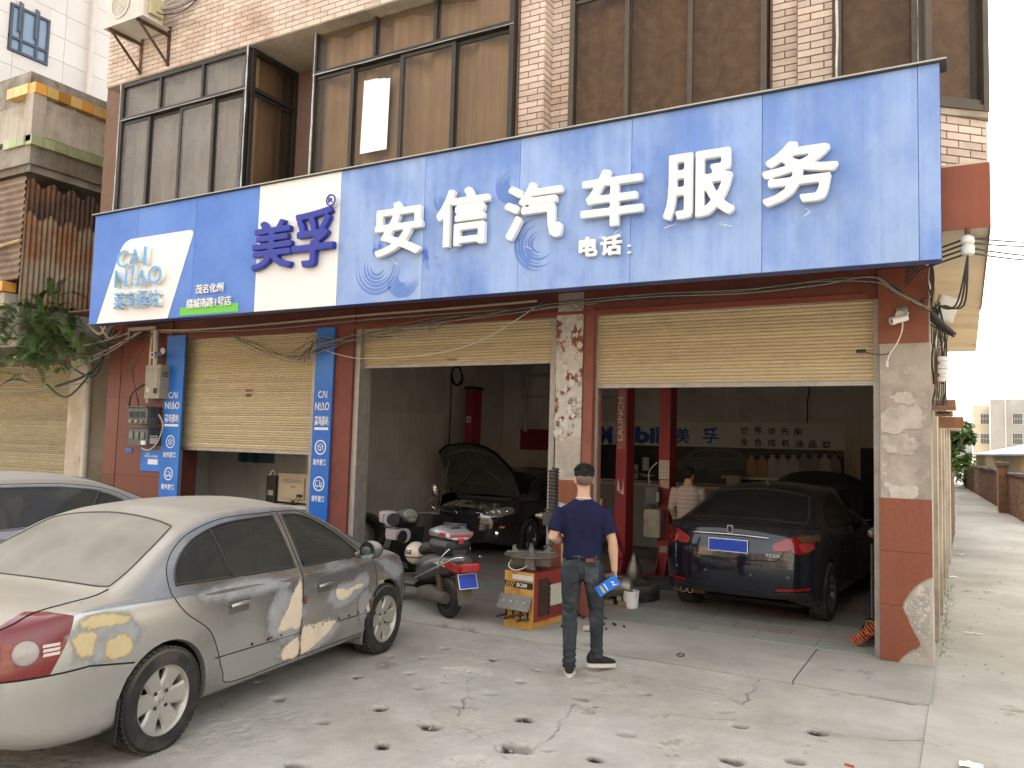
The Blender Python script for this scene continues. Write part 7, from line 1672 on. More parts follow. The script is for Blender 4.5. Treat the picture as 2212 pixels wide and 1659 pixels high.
for x, y in ((-.2, .1), (-.2, -.1), (.26, .1), (.26, -.1)): MB().cyl((x, y-.02, .045), (x, y+.02, .045), .045, 16).build('wheel', MATS['guard_steel'], tl, 40)
MB().tube([(-.2, -.06, .14), (-.2, .06, .14), (.1, .05, .2), (.1, -.05, .2), (-.2, -.06, .14)], .008, 6).build('link', M('jack_yellow', (.45, .33, .05), rough=.5), tl)
MB().cbox((.18, 0, .14), (.16, .12, .14), .02).build('pump_body', m_darksteel, tl); MB().tube([(.22, 0, .16), (.38, 0, .6), (.4, 0, .95)], .016, 8).build('handle', m_darksteel, tl)
gm_ = thing('green_mirror', 'rounded green mirror housing on a dark stand behind the corner column', 'lamp', (-.82, 9.5, FZ))  # a green mirror housing on a stand pole
MB().tube([(0, 0, 0), (0, 0, 1.0)], .018, 8).build('stand', m_black, gm_); MB().box(-.16, .16, -.12, .12, 0, .03, .01).build('foot', m_black, gm_); MB().ball((.0, 0, 1.05), (.095, .1, .075), 16, 10).build('housing', M('dull_green', (.1, .14, .08), rough=.35, var=.2), gm_, 60); MB().lathe([(.035, 0), (.035, .012), (0, .015)], 16, (-.06, -.075, 1.05), (PI/2, 0, -.6)).build('glass', m_chrome, gm_, 40); MB().tube(catmull([(0, -.03, .98), (-.03, -.05, .8), (.02, -.05, .5), (0, -.05, .2)], 5), .006, 5).build('cord', m_black, gm_)
# tyre leaning on the partition
ty = thing('spare_tyre', 'large black tyre leaning against the beige garage partition', 'tyre', (-8.62, 10.62, FZ), 0)
mb = MB(); mb.lathe([(.21, -.085), (.25, -.1), (.31, -.095), (.34, -.06), (.345, 0), (.34, .06), (.31, .095), (.25, .1), (.21, .085), (.2, 0)], 44, (0, 0, .345), (0, PI/2-.25, -.25), True); mb.build('carcass', m_rubber, ty, 50)
MB().cbox((.18, -.15, .05), (.22, .05, .05), .01, (0, 0, .6)).build('wheel_brace', m_darksteel, ty)
# ---------------------------------------------------------------- courier shop interior
ct = thing('counter', 'low blue courier counter with printed front', 'counter', (0, 0, 0))
MB().box(-9.55, -8.55, 9.15, 9.6, .85, .9, .006).build('top', m_board, ct); MB().box(-9.53, -8.57, 9.17, 9.58, FZ, .85).build('front', M('counter_blue', (.02, .14, .32), rough=.4, var=.15, vs=2, col2=(.04, .3, .25), s2=1.2, t2=.6), ct)
text('lettering', '菜鸟驿站！', 1, (-9.2, 9.165, .78), FRONT, m_bluetxt, ct, fit=(.5, .08))
mn = thing('monitor', 'beige backed computer monitor standing on the blue counter', 'monitor', (-9.02, 9.3, .9), rad(0))
MB().box(-.33, .33, 0, .035, .03, .47, .012).build('back_cover', M('monitor_beige', (.5, .42, .29), rough=.5, var=.05), mn, 40); MB().box(-.24, .24, -.03, .0, .08, .40, .02).build('back_bulge', MATS['monitor_beige'], mn, 40); MB().box(-.31, .31, .036, .04, .05, .45).build('screen', m_black, mn)
for k in range(3): MB().box(-.2, .2, -.034, -.031, .33+.02*k, .338+.02*k).build('vent_slot', MATS['guard_steel'], mn)
text('lettering', 'ASUS', 1, (.02, -.033, .27), FRONT, MATS['guard_steel'], mn, fit=(.09, .022)); MB().box(.1, .22, -.034, -.0305, .12, .16).build('port_panel', m_black, mn)
for q in ((.13, .2), (.2, .25)): MB().tube(catmull([(q[0], -.035, .14), (q[0]-.02, -.09, .05), (q[0]-.15, -.1, .01), (q[0]-.3, -.08, .0)], 5), .006, 5).build('cable', m_black, mn)
MB().box(-.1, .1, -.08, .1, 0, .015, .004).build('base', m_black, mn); MB().box(-.03, .03, -.01, .03, .015, .06).build('neck', m_black, mn)
pt = thing('label_printer', 'black desktop parcel printer beside the monitor', 'printer', (-9.45, 9.35, .9)); MB().box(-.1, .1, -.1, .12, 0, .42, .015).build('case', m_black, pt, 40); MB().box(-.06, .06, -.106, -.1, .12, .2).build('control_panel', m_steel, pt); MB().tube(catmull([(0, 0, .42), (-.08, .02, .5), (-.12, 0, .42)], 5), .02, 6).build('paper_roll', m_board, pt)
wp_ = thing('wall_poster', 'small teal poster with round icons inside the courier shop', 'poster')
MB().box(-12.0, -11.2, 10.285, 10.295, 1.62, 1.86).build('sheet', M('poster_teal', (.1, .2, .2), rough=.5, var=.2, vs=3), wp_) if False else None
px_a, px_b = on(1, 10.25, 512, 976), on(1, 10.25, 588, 1001)
MB().box(px_a.x, px_b.x, 10.28, 10.296, px_b.z, px_a.z).build('sheet', M('poster_teal', (.1, .2, .2), rough=.5, var=.2, vs=3), wp_)
for k in range(2): MB().lathe([(.1, 0), (.1, .004), (0, .004)], 20, (px_a.x+.16+.28*k, 10.278, (px_a.z+px_b.z)/2), (PI/2, 0, 0)).build('icon', MATS['rust'] if False else M('icon_dark', (.02, .12, .12), rough=.5), wp_)
sk = thing('wall_socket', 'white wall socket with black lead in the courier shop', 'socket'); q = on(1, 10.27, 415, 1003); MB().box(q.x-.22, q.x+.22, 10.28, 10.3, q.z-.08, q.z+.08, .01).build('plate', m_board, sk); MB().cyl((q.x+.15, 10.28, q.z-.02), (q.x+.15, 10.2, q.z-.02), .05, 12).build('plug', m_black, sk); MB().tube(catmull([(q.x+.15, 10.2, q.z-.05), (q.x+.27, 10.2, q.z-.3), (q.x+.27, 10.22, q.z-.8), (q.x+.4, 10.22, q.z-1.4)], 6), .014, 6).build('lead', m_black, sk, 180)
sb_ = thing('switch_box', 'small brown switch box on the courier shop wall', 'box'); q = on(1, 10.27, 390, 1012); MB().box(q.x-.09, q.x+.09, 10.25, 10.3, q.z-.12, q.z+.12, .01).build('case', m_brownsheet, sb_); MB().box(q.x-.05, q.x+.05, 10.24, 10.25, q.z-.04, q.z+.06).build('switch', m_steel, sb_)
# ================================================================ scooter
def scooter():
    t = thing('scooter', 'grey and black motor scooter with silver top box parked by the apron', 'scooter', (-4.90, 7.46, FZ), rad(155))
    t.scale = (1.0, 1.0, 1.0)
    gy = M('scooter_grey', (.07, .07, .072), rough=.3, metal=.4, var=.15, vs=5, coat=.3, dust=(.3, .26, .21), dust_amt=.35); bk = M('scooter_black', (.015, .015, .016), rough=.35, var=.2, vs=6, dust=(.25, .22, .18), dust_amt=.4)
    grime = M('scooter_grime', (.12, .1, .075), rough=.8, var=.3, vs=10, metal=.2)
    def whl(x, nm):
        w_ = bpy.data.objects.new(nm, None); w_.location = (x, 0, .215); link(w_, t); w_.rotation_euler = (PI/2, 0, 0)
        MB().lathe([(.13, -.04), (.17, -.055), (.2, -.045), (.215, -.02), (.218, 0), (.215, .02), (.2, .045), (.17, .055), (.13, .04)], 36).build('tyre', m_rubber, w_, 40)
        MB().lathe([(.0, -.03), (.05, -.04), (.06, -.02), (.11, -.025), (.135, -.045), (.135, .045), (.11, .025), (.06, .02), (.05, .04), (0, .03)], 30).build('rim', grime, w_, 30)
        return w_
    whl(0, 'rear_wheel'); whl(1.24, 'front_wheel')
    MB().tube(catmull([(1.24, 0, .26), (1.19, 0, .5), (1.12, 0, .82)], 5), [.05]*11, 8).build('fork', bk, t, 60)
    fm_ = MB(); fm_.grid(lambda u, v: (1.24+.25*math.cos(.2+2.3*u), (v-.5)*.13*(1+.3*math.sin(PI*u)), .215+.25*math.sin(.2+2.3*u)+.02*math.cos((v-.5)*3)), 14, 7); fm_.build('front_mudguard', gy, t, 180)
    def loft(name, mat, secs, n=18, par=None, pw=2.6):
        """secs: (x, halfwidth, zlow, zhigh)"""
        vs = []
        for x, w_, z0, z1 in secs:
            for j in range(n):
                a = 2*PI*j/n; c, s = math.cos(a), math.sin(a)
                vs.append((x, w_*math.copysign(abs(c)**(2/pw), c), (z0+z1)/2+(z1-z0)/2*math.copysign(abs(s)**(2/pw), s)))
        k = len(secs); fs = [(i*n+j, i*n+(j+1) % n, (i+1)*n+(j+1) % n, (i+1)*n+j) for i in range(k-1) for j in range(n)]+[tuple(range(n)), tuple((k-1)*n+j for j in range(n))]
        return MB().add(vs, fs).build(name, mat, par or t, 50)
    loft('rear_fairing', gy, [(-.36, .05, .60, .68), (-.28, .09, .55, .70), (-.1, .13, .46, .70), (.1, .15, .40, .69), (.3, .16, .34, .66), (.46, .15, .30, .60), (.52, .12, .30, .52)])
    loft('seat', M('seat_black', (.02, .02, .02), rough=.5, var=.2, bump=.1, dust=(.22, .2, .17), dust_amt=.35), [(.12, .08, .68, .74), (.15, .12, .67, .76), (.2, .14, .67, .775), (.28, .14, .66, .775), (.45, .12, .63, .76), (.56, .08, .60, .71)])
    loft('footboard', bk, [(.48, .16, .24, .33), (.7, .17, .23, .31), (.95, .17, .24, .33)])
    mb = MB(); mb.grid(lambda u, v: (1.0+.18*u**1.5*-.3+.06+.05*math.cos((v-.5)*3.0)-.13*(u)+.1*(1-u)**2, (v-.5)*(.46-.1*u), .3+.58*u), 12, 11); sh_ = mb.build('leg_shield', bk, t, 180)
    mb = MB(); mb.grid(lambda u, v: (1.1+.10*math.cos((v-.5)*2.6)-.12*u+.14*(1-u)**2*.6, (v-.5)*(.40-.12*u), .36+.55*u), 12, 11); mb.build('front_apron', gy, t, 180)
    loft('handlebar_cowl', bk, [(.86, .08, .93, 1.0), (.93, .14, .88, 1.06), (1.02, .15, .86, 1.08), (1.12, .11, .86, 1.0), (1.17, .06, .88, .96)])
    MB().lathe([(.085, 0), (.09, .03), (.075, .05), (0, .06)], 24, (.93, 0, 1.0), (0, -PI/2+.6, 0)).build('dial', M('dial_glass', (.16, .17, .13), rough=.15, coat=.5), t, 40)
    MB().lathe([(.08, 0), (.085, .04), (0, .07)], 20, (1.14, 0, .93), (0, PI/2, 0)).build('headlight', m_clearlens, t, 40)
    for sd in (-1, 1):
        MB().tube([(.98, .1*sd, 1.02), (.93, .25*sd, 1.03), (.88, .36*sd, 1.02)], .018, 8).build('handlebar', bk, t, 60)
        mu = MB(); mu.m = Matrix.Translation((.95, (.27 if sd < 0 else .14), (1.0 if sd < 0 else .80))) @ Matrix.Rotation(.25*sd, 4, 'Z'); mu.cbox((.03, 0, 0), (.2, .19, .14), .055); mu.tube([(-.02, 0, 0), (-.13, 0, -.01)], [.07, .085], 14); mu.build('hand_muff', M('muff_mauve', (.36, .31, .31), rough=.5, var=.15, dust=(.5, .45, .4), dust_amt=.3), t, 60)
        mo = MB(); mo.m = Matrix.Translation((.80, (.28 if sd < 0 else .15), (.985 if sd < 0 else .785))) @ Matrix.Rotation(.25*sd, 4, 'Z'); mo.lathe([(.078, 0), (.07, .012), (0, .012)], 18, (.015, 0, 0), (0, -PI/2, 0)); mo.build('muff_opening', bk, t, 40)
        if sd > 0: continue
        MB().tube(catmull([(.98, .2*sd, 1.05), (.95, .27*sd, 1.16), (.93, .32*sd, 1.25)], 5), .007, 6).build('mirror_stalk', bk, t, 60)
        mi = MB(); mi.m = Matrix.Translation((.93, .34*sd, 1.30)); mi.ball((0, 0, 0), (.03, .055, .085), 14, 10, (.25*sd, 0, 0)); mo_ = mi.build('mirror', bk, t, 60)
        mi = MB(); mi.m = Matrix.Translation((.905, .34*sd, 1.30)); mi.ball((0, 0, 0), (.008, .045, .072), 14, 10, (.25*sd, 0, 0)); mi.build('mirror_glass', M('mirror_warm', (.35, .31, .26), rough=.08, metal=1, bump=0), mo_, 60)
    # top box with lid and red reflector
    bx = loft('top_box', bk, [(-.44, .10, .83, .93), (-.42, .16, .80, .965), (-.25, .19, .79, .975), (-.08, .17, .80, .97), (-.05, .12, .83, .94)], pw=3.4); bx.location = (.25, 0, -.12)
    loft('box_lid', M('box_silver', (.4, .4, .41), rough=.28, metal=.6, var=.08, dust=(.45, .42, .38), dust_amt=.3), [(-.46, .11, .97, 1.0), (-.43, .17, .97, 1.06), (-.25, .2, .972, 1.11), (-.09, .18, .97, 1.08), (-.05, .12, .97, 1.02)], par=bx, pw=3)
    loft('lid_cap', bk, [(-.36, .06, 1.06, 1.10), (-.25, .13, 1.06, 1.122), (-.12, .10, 1.05, 1.10)], par=bx)
    MB().box(-.47, -.45, -.13, .13, 1.0, 1.03, .006).build('reflector', M('reflector_red', (.4, .02, .03), rough=.2, coat=.5), bx)
    for sd in (-1, 1): MB().box(-.42, -.2, sd*.178-.008, sd*.178+.008, 1.01, 1.05, .006).build('reflector', MATS['reflector_red'], bx)
    MB().box(-.475, -.455, -.03, .03, .93, .99, .006).build('latch', MATS['reflector_red'], bx)
    MB().box(-.2, .18, -.09, .09, .69, .745, .006).build('rack_plate', m_darksteel, t)
    for sd in (-1, 1):
        MB().tube(catmull([(.5, .15*sd, .36), (.2, .2*sd, .46), (-.1, .21*sd, .57), (-.36, .17*sd, .68), (-.43, .1*sd, .70)], 6), .011, 7).build('guard_rail', m_chrome, t, 180)
        MB().tube(catmull([(-.05, .17*sd, .54), (-.12, .18*sd, .66), (-.2, .13*sd, .76)], 6), .008, 6).build('guard_strut', m_chrome, t, 180)
        tl_ = MB(); tl_.prism([(-.40, .60), (-.14, .635), (.02, .60), (-.12, .555), (-.38, .535)], sd*.10, sd*.145, 'xz'); tl_.build('tail_lamp', M('scooter_lamp_red', (.36, .02, .025), rough=.15, coat=.6), t)
        MB().prism([(-.10, .628), (.10, .585), (-.04, .565), (-.14, .565)], sd*.12, sd*.152, 'xz').build('indicator', M('indicator_pale', (.5, .42, .26), rough=.2, coat=.4), t)
    MB().box(-.43, -.36, -.11, .11, .54, .63, .015).build('tail_lamp', MATS['scooter_lamp_red'], t)
    mg = MB(); mg.grid(lambda u, v: (-.20-.17*u**.8, (v-.5)*(.15+.06*u), .56-.36*u+.012*math.cos((v-.5)*4)), 9, 6); mg.build('rear_mudguard', MATS['scooter_grime'], t, 180)
    number_plate(t, (-.37, 0, .44), (PI/2-.35, 0, -PI/2), .23, .16)
    # engine, exhaust, shock
    loft('engine', grime, [(-.1, .05, .17, .28), (.1, .08, .15, .31), (.28, .1, .15, .32), (.42, .07, .17, .28)]).location = (0, .09, 0)
    ex = loft('exhaust', M('exhaust_dirty', (.16, .13, .1), rough=.55, metal=.5, var=.3, vs=7), [(-.20, .03, .20, .27), (-.17, .05, .17, .30), (.05, .055, .16, .31), (.22, .05, .17, .28), (.34, .03, .19, .25)]); ex.location = (.02, -.155, .0)
    sh2 = loft('exhaust_shield', bk, [(-.02, .03, .20, .3), (.1, .05, .18, .34), (.26, .035, .2, .33)], par=t); sh2.location = (.02, -.175, .02)
    for sd in (1, -1): MB().tube([(.0+.0, .1*sd, .25), (.06, .1*sd, .52)], .014, 8).build('shock', m_darksteel, t); MB().tube([(.0+.06*i/70+.03*math.cos(i*.9), .1*sd+.03*math.sin(i*.9), .27+.22*i/70) for i in range(71)], .006, 5).build('shock_spring', M('spring_rust', (.2, .12, .08), rough=.6), t, 180)
    MB().tube([(.25, -.2, .24), (.28, -.26, .20)], .012, 6).build('foot_peg', m_darksteel, t); MB().cyl((0, -.09, .215), (0, -.12, .215), .02, 12).build('axle_nut', m_steel, t)
    MB().lathe([(.03, 0), (.03, .003), (0, .004)], 16, (.36, -.158, .50), (PI/2, 0, 0)).build('sticker', M('sticker_pink', (.5, .05, .15), rough=.5), t)
    return t
sct = scooter()
hm = thing('helmet', 'cream open face helmet hanging from the scooter', 'helmet', (-5.52, 7.70, .64))
mb = MB(); mb.ball((0, 0, 0), (.135, .125, .13), 24, 16, (0, 0, 0)); mb.build('shell', M('helmet_cream', (.6, .52, .4), rough=.25, var=.06, coat=.5), hm, 60)
MB().tube([(.137*math.cos(a), .127*math.sin(a), -.035) for a in np.linspace(-PI, PI, 30)], .006, 6).build('rim_trim', m_black, hm)
text('lettering', 'GI', 1, (-.02, -.128, .02), (PI/2, 0, .1), m_blktxt, hm, fit=(.07, .05), bold=.03)
MB().tube(catmull([(-.05, 0, -.1), (0, .02, -.2), (.06, 0, -.1)], 5), .008, 5).build('strap', m_black, hm)
# ================================================================ people
def ring_loft(mb, rings, n=24, pw=2.2):
    """rings: (centre, half axis a, half axis b)"""
    vs = []
    for c, a, b in rings:
        c, a, b = Vector(c), Vector(a), Vector(b)
        for j in range(n):
            t = 2*PI*j/n; co, si = math.cos(t), math.sin(t)
            vs.append(tuple(c+a*math.copysign(abs(co)**(2/pw), co)+b*math.copysign(abs(si)**(2/pw), si)))
    k = len(rings); fs = [(i*n+j, i*n+(j+1) % n, (i+1)*n+(j+1) % n, (i+1)*n+j) for i in range(k-1) for j in range(n)]+[tuple(range(n-1, -1, -1)), tuple((k-1)*n+j for j in range(n))]
    mb.add(vs, fs)
def trunk_rings(L_): return [((x, y, z), (rx, 0, 0), (0, ry, 0)) for z, x, y, rx, ry in L_]
def remesh(mb, name, mat, parent, vox, it=4, disp=None, smooth=180):
    me = mb.mesh(name, mat); ob = bpy.data.objects.new(name, me); COL.objects.link(ob)
    m1 = ob.modifiers.new('r', 'REMESH'); m1.mode = 'VOXEL'; m1.voxel_size = vox
    if it: m2 = ob.modifiers.new('s', 'SMOOTH'); m2.factor = .5; m2.iterations = it
    dg = bpy.context.evaluated_depsgraph_get(); dg.update(); nm = bpy.data.meshes.new_from_object(ob.evaluated_get(dg)); bpy.data.objects.remove(ob)
    if disp:
        k = len(nm.vertices); co = np.empty(k*3); no = np.empty(k*3); nm.vertices.foreach_get('co', co); nm.vertex_normals.foreach_get('vector', no)
        co = co.reshape(-1, 3); no = no.reshape(-1, 3)
        co += no*np.array([disp(Vector(p)) for p in co])[:, None]; nm.vertices.foreach_set('co', co.ravel())
    nm.name = name; nm.materials.clear()
    for q in (mat if isinstance(mat, list) else [mat]): nm.materials.append(q)
    nm.shade_smooth(); nm.update(); return link(bpy.data.objects.new(name, nm), parent)
m_skin = M('skin', (.5, .3, .2), rough=.5, var=.06, vs=8, bump=.04, bs=120, spec=.35)
m_hair = M('black_hair', (.012, .011, .01), rough=.55, var=.3, vs=40, bump=.9, bs=140)
m_fade = M('shaved_hair', (.15, .1, .075), rough=.7, var=.3, vs=60, bump=.3, bs=200)
def hand(mb, wrist, palm_dir, out_dir, thumb_dir, curl=.5, spread=.0):
    """palm from the wrist along palm_dir; the back of the hand faces out_dir"""
    w, d, o, th = Vector(wrist), Vector(palm_dir).normalized(), Vector(out_dir).normalized(), Vector(thumb_dir).normalized()
    ring_loft(mb, [(w-d*.02, th*.026, o*.02), (w+d*.02, th*.033, o*.018), (w+d*.055, th*.041, o*.016), (w+d*.085, th*.042, o*.014)], 14)
    for k, (off, L_) in enumerate(((.031, .072), (.011, .08), (-.011, .075), (-.03, .058))):
        p = w+d*.08+th*off; dd = d+th*off*1.5*spread*4; pts = [p-d*.01]
        for s, cu in ((.42, .25), (.32, .75), (.26, 1.15)):
            v = (dd*math.cos(curl*cu)-o*math.sin(curl*cu)).normalized(); pts.append(pts[-1]+v*L_*s)
        mb.tube(pts, [.0095, .009, .0085, .007], 8)
    q = w+d*.025+th*.028
    mb.tube([q, q+th*.022+d*.03-o*.008, q+th*.024+d*.055-o*.02, q+th*.016+d*.078-o*.03], [.014, .012, .0105, .008], 8)
def head(mb, c, yaw, s=1.0):
    om = mb.m; mb.m = om @ Matrix.Translation(c) @ Matrix.Rotation(yaw, 4, 'Z') @ Matrix.Scale(s, 4)
    mb.ball((0, -.012, .03), (.076, .096, .09), 20, 14); mb.ball((0, .018, -.035), (.062, .072, .078), 18, 12); mb.ball((0, .06, -.075), (.036, .032, .03), 12, 8)
    mb.tube([(0, .088, .012), (0, .104, -.018), (0, .106, -.032)], [.009, .012, .014], 8)
    for sd in (-1, 1):
        mb.ball((sd*.079, -.006, -.005), (.011, .02, .033), 10, 8, (0, sd*.15, sd*-.35)); mb.ball((sd*.034, .075, .0), (.02, .014, .013), 8, 6); mb.ball((sd*.03, .085, -.062), (.012, .008, .006), 8, 6)
    mb.ball((0, .084, -.064), (.024, .01, .008), 8, 6)
    mb.m = om
def wr(p, s1=1., s2=1.): return .006*s1*mnoise.noise((p.x*9, p.y*9, p.z*3.5))+.0035*s2*mnoise.noise((p.x*17+p.z*6, p.y*17, p.z*11))
def man():
    t = thing('person', 'man in navy t-shirt and dark jeans walking into the garage', 'person', (-2.87, 6.43, 0), rad(112)-PI/2)
    # joints: x right, y forward
    LH, LK, LA = Vector((-.088, 0, .89)), Vector((-.098, .03, .49)), Vector((-.085, -.075, .10))
    RH, RK, RA = Vector((.088, .0, .89)), Vector((.125, .115, .51)), Vector((.135, .10, .15))
    LS, LE, LW = Vector((-.185, .0, 1.35)), Vector((-.255, -.06, 1.13)), Vector((-.15, .16, 1.08))
    RS, RE, RW = Vector((.185, .0, 1.35)), Vector((.255, -.03, 1.115)), Vector((.275, -.03, .87))
    sk = MB()
    ring_loft(sk, trunk_rings([(.96, 0, 0, .135, .09), (1.15, 0, 0, .13, .09), (1.35, 0, .0, .15, .09), (1.41, 0, -.005, .12, .075), (1.45, 0, -.005, .07, .06), (1.50, 0, .0, .056, .058), (1.56, 0, .012, .054, .06)]))
    head(sk, (0, .02, 1.625), .25, .98)
    for S, E, W_ in ((LS, LE, LW), (RS, RE, RW)):
        sk.tube([S, S.lerp(E, .5), E, E.lerp(W_, .3), E.lerp(W_, .75), W_], [.05, .046, .04, .043, .031, .027], 14)
    hand(sk, RW, (.02, .12, -1), (1, -.3, .1), (-.35, .9, .25), .9); hand(sk, LW, (.5, .85, .1), (-.7, .4, .6), (.1, .2, 1), .6)
    for H_, K, A in ((LH, LK, LA), (RH, RK, RA)): sk.tube([H_, K, A], [.07, .05, .035], 10)
    remesh(sk, 'body', m_skin, t, .0055, 3)
    # hair: crown, faded sides
    hb = MB(); hb.m = Matrix.Translation((0, .02, 1.625)) @ Matrix.Rotation(.25, 4, 'Z')
    hb.ball((0, -.012, .058), (.083, .102, .078), 20, 12); hb.ball((0, .045, .085), (.068, .06, .05), 14, 10)
    remesh(hb, 'hair', m_hair, t, .006, 2, lambda p: .006*mnoise.noise((p.x*60, p.y*60, p.z*40))+.004*mnoise.noise((p.x*150, p.y*150, p.z*60)))
    hs_ = MB(); rr = random.Random(4); hs_.m = Matrix.Translation((0, .02, 1.625)) @ Matrix.Rotation(.25, 4, 'Z')
    for i in range(1500):
        u, v = rr.uniform(0, 6.28), rr.uniform(-.12, 1); w_ = math.sqrt(max(0, 1-v*v)); d = Vector((w_*math.cos(u), w_*math.sin(u), v)); p = Vector((0, -.01, .05))+Vector((d.x*.082, d.y*.101, d.z*.084)); q = (d+Vector((rr.uniform(-.5, .5), rr.uniform(-.3, .6), rr.uniform(0, .7)))).normalized()*rr.uniform(.012, .03)*(1 if v > .25 else .35)
        s_ = q.cross(Vector((rr.random(), rr.random(), .3))).normalized()*.0022; hs_.add([p-s_, p+s_, p+q], [(0, 1, 2)])
    tag(hs_.build('hair_strands', m_hair, t, fix=False), kind='stuff')
    fd = MB(); fd.m = Matrix.Translation((0, .02, 1.625)) @ Matrix.Rotation(.25, 4, 'Z'); fd.ball((0, -.02, .022), (.0785, .092, .075), 22, 14); remesh(fd, 'shaved_sides', m_fade, t, .006, 2)
    # t-shirt
    sh = MB()
    ring_loft(sh, trunk_rings([(.955, 0, .0, .172, .122), (1.0, 0, 0, .172, .122), (1.1, 0, .0, .165, .118), (1.22, 0, .0, .178, .122), (1.31, 0, -.003, .192, .12), (1.37, 0, -.006, .198, .105), (1.405, 0, -.008, .175, .092), (1.435, 0, -.008, .12, .08), (1.462, 0, -.006, .076, .07)]), 28)
    for S, E in ((LS, LE), (RS, RE)):
        d = (E-S).normalized(); ring = []
        for f_, r in ((-.12, .05), (.0, .062), (.35, .066), (.62, .066), (.74, .068)):
            c = S.lerp(E, f_); a = d.cross(Vector((0, 1, 0))).normalized(); b = d.cross(a).normalized(); ring.append((c, a*r, b*r))
        ring_loft(sh, ring, 18)
    remesh(sh, 'shirt', M('navy_cotton', (.013, .014, .042), rough=.9, var=.14, vs=10, bump=.12, bs=180, spec=.15), t, .0085, 4, lambda p: wr(p, 1.5, 1.4)+.006*math.sin(p.x*40+3*mnoise.noise((p.x*5, p.y*5, p.z*4)))*max(0, -p.y*9)*max(0, min(1, (1.42-p.z)*4)))
    # jeans
    jn = MB()
    ring_loft(jn, trunk_rings([(.99, 0, 0, .152, .108), (.93, 0, -.006, .165, .118), (.86, 0, -.01, .172, .125), (.80, 0, -.004, .162, .11)]), 26)
    for H_, K, A, flare in ((LH, LK, LA, 1), (RH, RK, RA, 1)):
        up = Vector((0, 0, 1)); pts = [(H_+Vector((0, -.005, .02)), .096), (H_.lerp(K, .25), .09), (H_.lerp(K, .55), .078), (K, .066), (K.lerp(A, .25), .064), (K.lerp(A, .6), .056), (K.lerp(A, .9), .053), (A+Vector((0, 0, -.035)), .057)]
        ring = []
        for i, (c, r) in enumerate(pts):
            tg = (pts[min(i+1, 7)][0]-pts[max(0, i-1)][0]).normalized(); a = tg.cross(Vector((0, 1, 0))).normalized(); b = tg.cross(a).normalized(); ring.append((c, a*r, b*r*1.05))
        ring_loft(jn, ring, 20)
    fold = lambda p: wr(p, .7, 1.2)+(.005*math.sin(p.z*95+4*mnoise.noise((p.x*9, p.y*9, p.z*6)))*max(0, min(1, 1-abs(p.z-.5)/.16)))+(.006*math.sin(p.z*120+5*mnoise.noise((p.x*12, p.y*12, 1)))*max(0, min(1, (.28-p.z)*6)))
    j_ = remesh(jn, 'jeans', M('washed_black_denim', (.035, .041, .045), rough=.9, var=.25, vs=6, bump=.2, bs=200, col2=(.075, .083, .087), s2=5, t2=.55, spec=.15), t, .008, 4, fold)
    belt = [(.156*math.cos(a), .112*math.sin(a), .985) for a in np.linspace(0, 2*PI, 30)]
    MB().tube(belt, .016, 6, flat=1).build('belt', m_black, t, 180)
    for x in (-.02, .12): MB().box(x-.006, x+.006, -.132, -.118, .955, 1.0).build('belt_loop', MATS['washed_black_denim'], t)
    MB().cbox((.07, -.123, .962), (.075, .006, .032), .002, (0, 0, .3)).build('leather_patch', M('leather_red', (.17, .05, .03), rough=.6), t)
    for x, rz in ((-.08, -.35), (.085, .35)):
        m_ = MB(); m_.m = Matrix.Translation((x, -.130+.0, .845)) @ Matrix.Rotation(rz, 4, 'Z'); m_.prism([(-.062, .065), (.062, .065), (.058, -.05), (0, -.075), (-.058, -.05)], -.004, .008, 'xz'); m_.build('back_pocket', MATS['washed_black_denim'], t)
    # shoes
    for A, toe, lift_, nm in ((LA, Vector((-.02, 1, 0)), 0, 'shoe'), (RA, Vector((.85, .52, 0)), .035, 'shoe')):
        d = toe.normalized(); s = d.cross(Vector((0, 0, 1))); base = Vector((A.x, A.y, 0))+Vector((0, 0, lift_)); tl = -.06 if lift_ else 0
        P = lambda u, z: base+d*u+Vector((0, 0, z+u*tl))
        m_ = MB(); ring_loft(m_, [(P(-.085, .065), s*.03, Vector((0, 0, .035))), (P(-.06, .07), s*.04, Vector((0, 0, .045))), (P(.0, .07), s*.042, Vector((0, 0, .045))), (P(.07, .055), s*.046, Vector((0, 0, .035))), (P(.14, .045), s*.046, Vector((0, 0, .024))), (P(.18, .04), s*.03, Vector((0, 0, .015)))], 16); m_.tube([P(-.03, .07), P(-.035, .12)], [.045, .045], 12)
        so = remesh(m_, nm, M('shoe_black', (.015, .015, .017), rough=.75, var=.2, vs=20), t, .006, 2)
        m_ = MB(); ol = []
        for i in range(28):
            a = 2*PI*i/28; u = .05+.145*math.cos(a); v = .05*math.sin(a)*(1.0 if u > 0 else .86); ol.append((u, v))
        vs = [tuple(P(u, .0)+s*v*.96) for u, v in ol]+[tuple(P(u, .006)+s*v) for u, v in ol]+[tuple(P(u, .032)+s*v) for u, v in ol]
        n = 28; m_.add(vs, [(i+k*n, (i+1) % n+k*n, (i+1) % n+(k+1)*n, i+(k+1)*n) for k in range(2) for i in range(n)]+[tuple(range(n-1, -1, -1)), tuple(range(2*n, 3*n))]); m_.build('sole', M('sole_cream', (.62, .56, .45), rough=.7, var=.12), so)
    MB().tube([(.0665*math.cos(a), .066*math.sin(a)-.003, 1.468-.012*math.sin(a)) for a in np.linspace(0, 2*PI, 26)], .0045, 5).build('neck_cord', m_platewhite, t, 180)
    return t
mn_ = man()
bpy.context.view_layer.update()
_hp = mn_.matrix_world @ Vector((.275, -.075, .79))
br = thing('brochure', 'folded bright blue brochure held low in the walking man\'s hand', 'brochure', tuple(_hp), 0, rot=(0, rad(55), rad(20)))
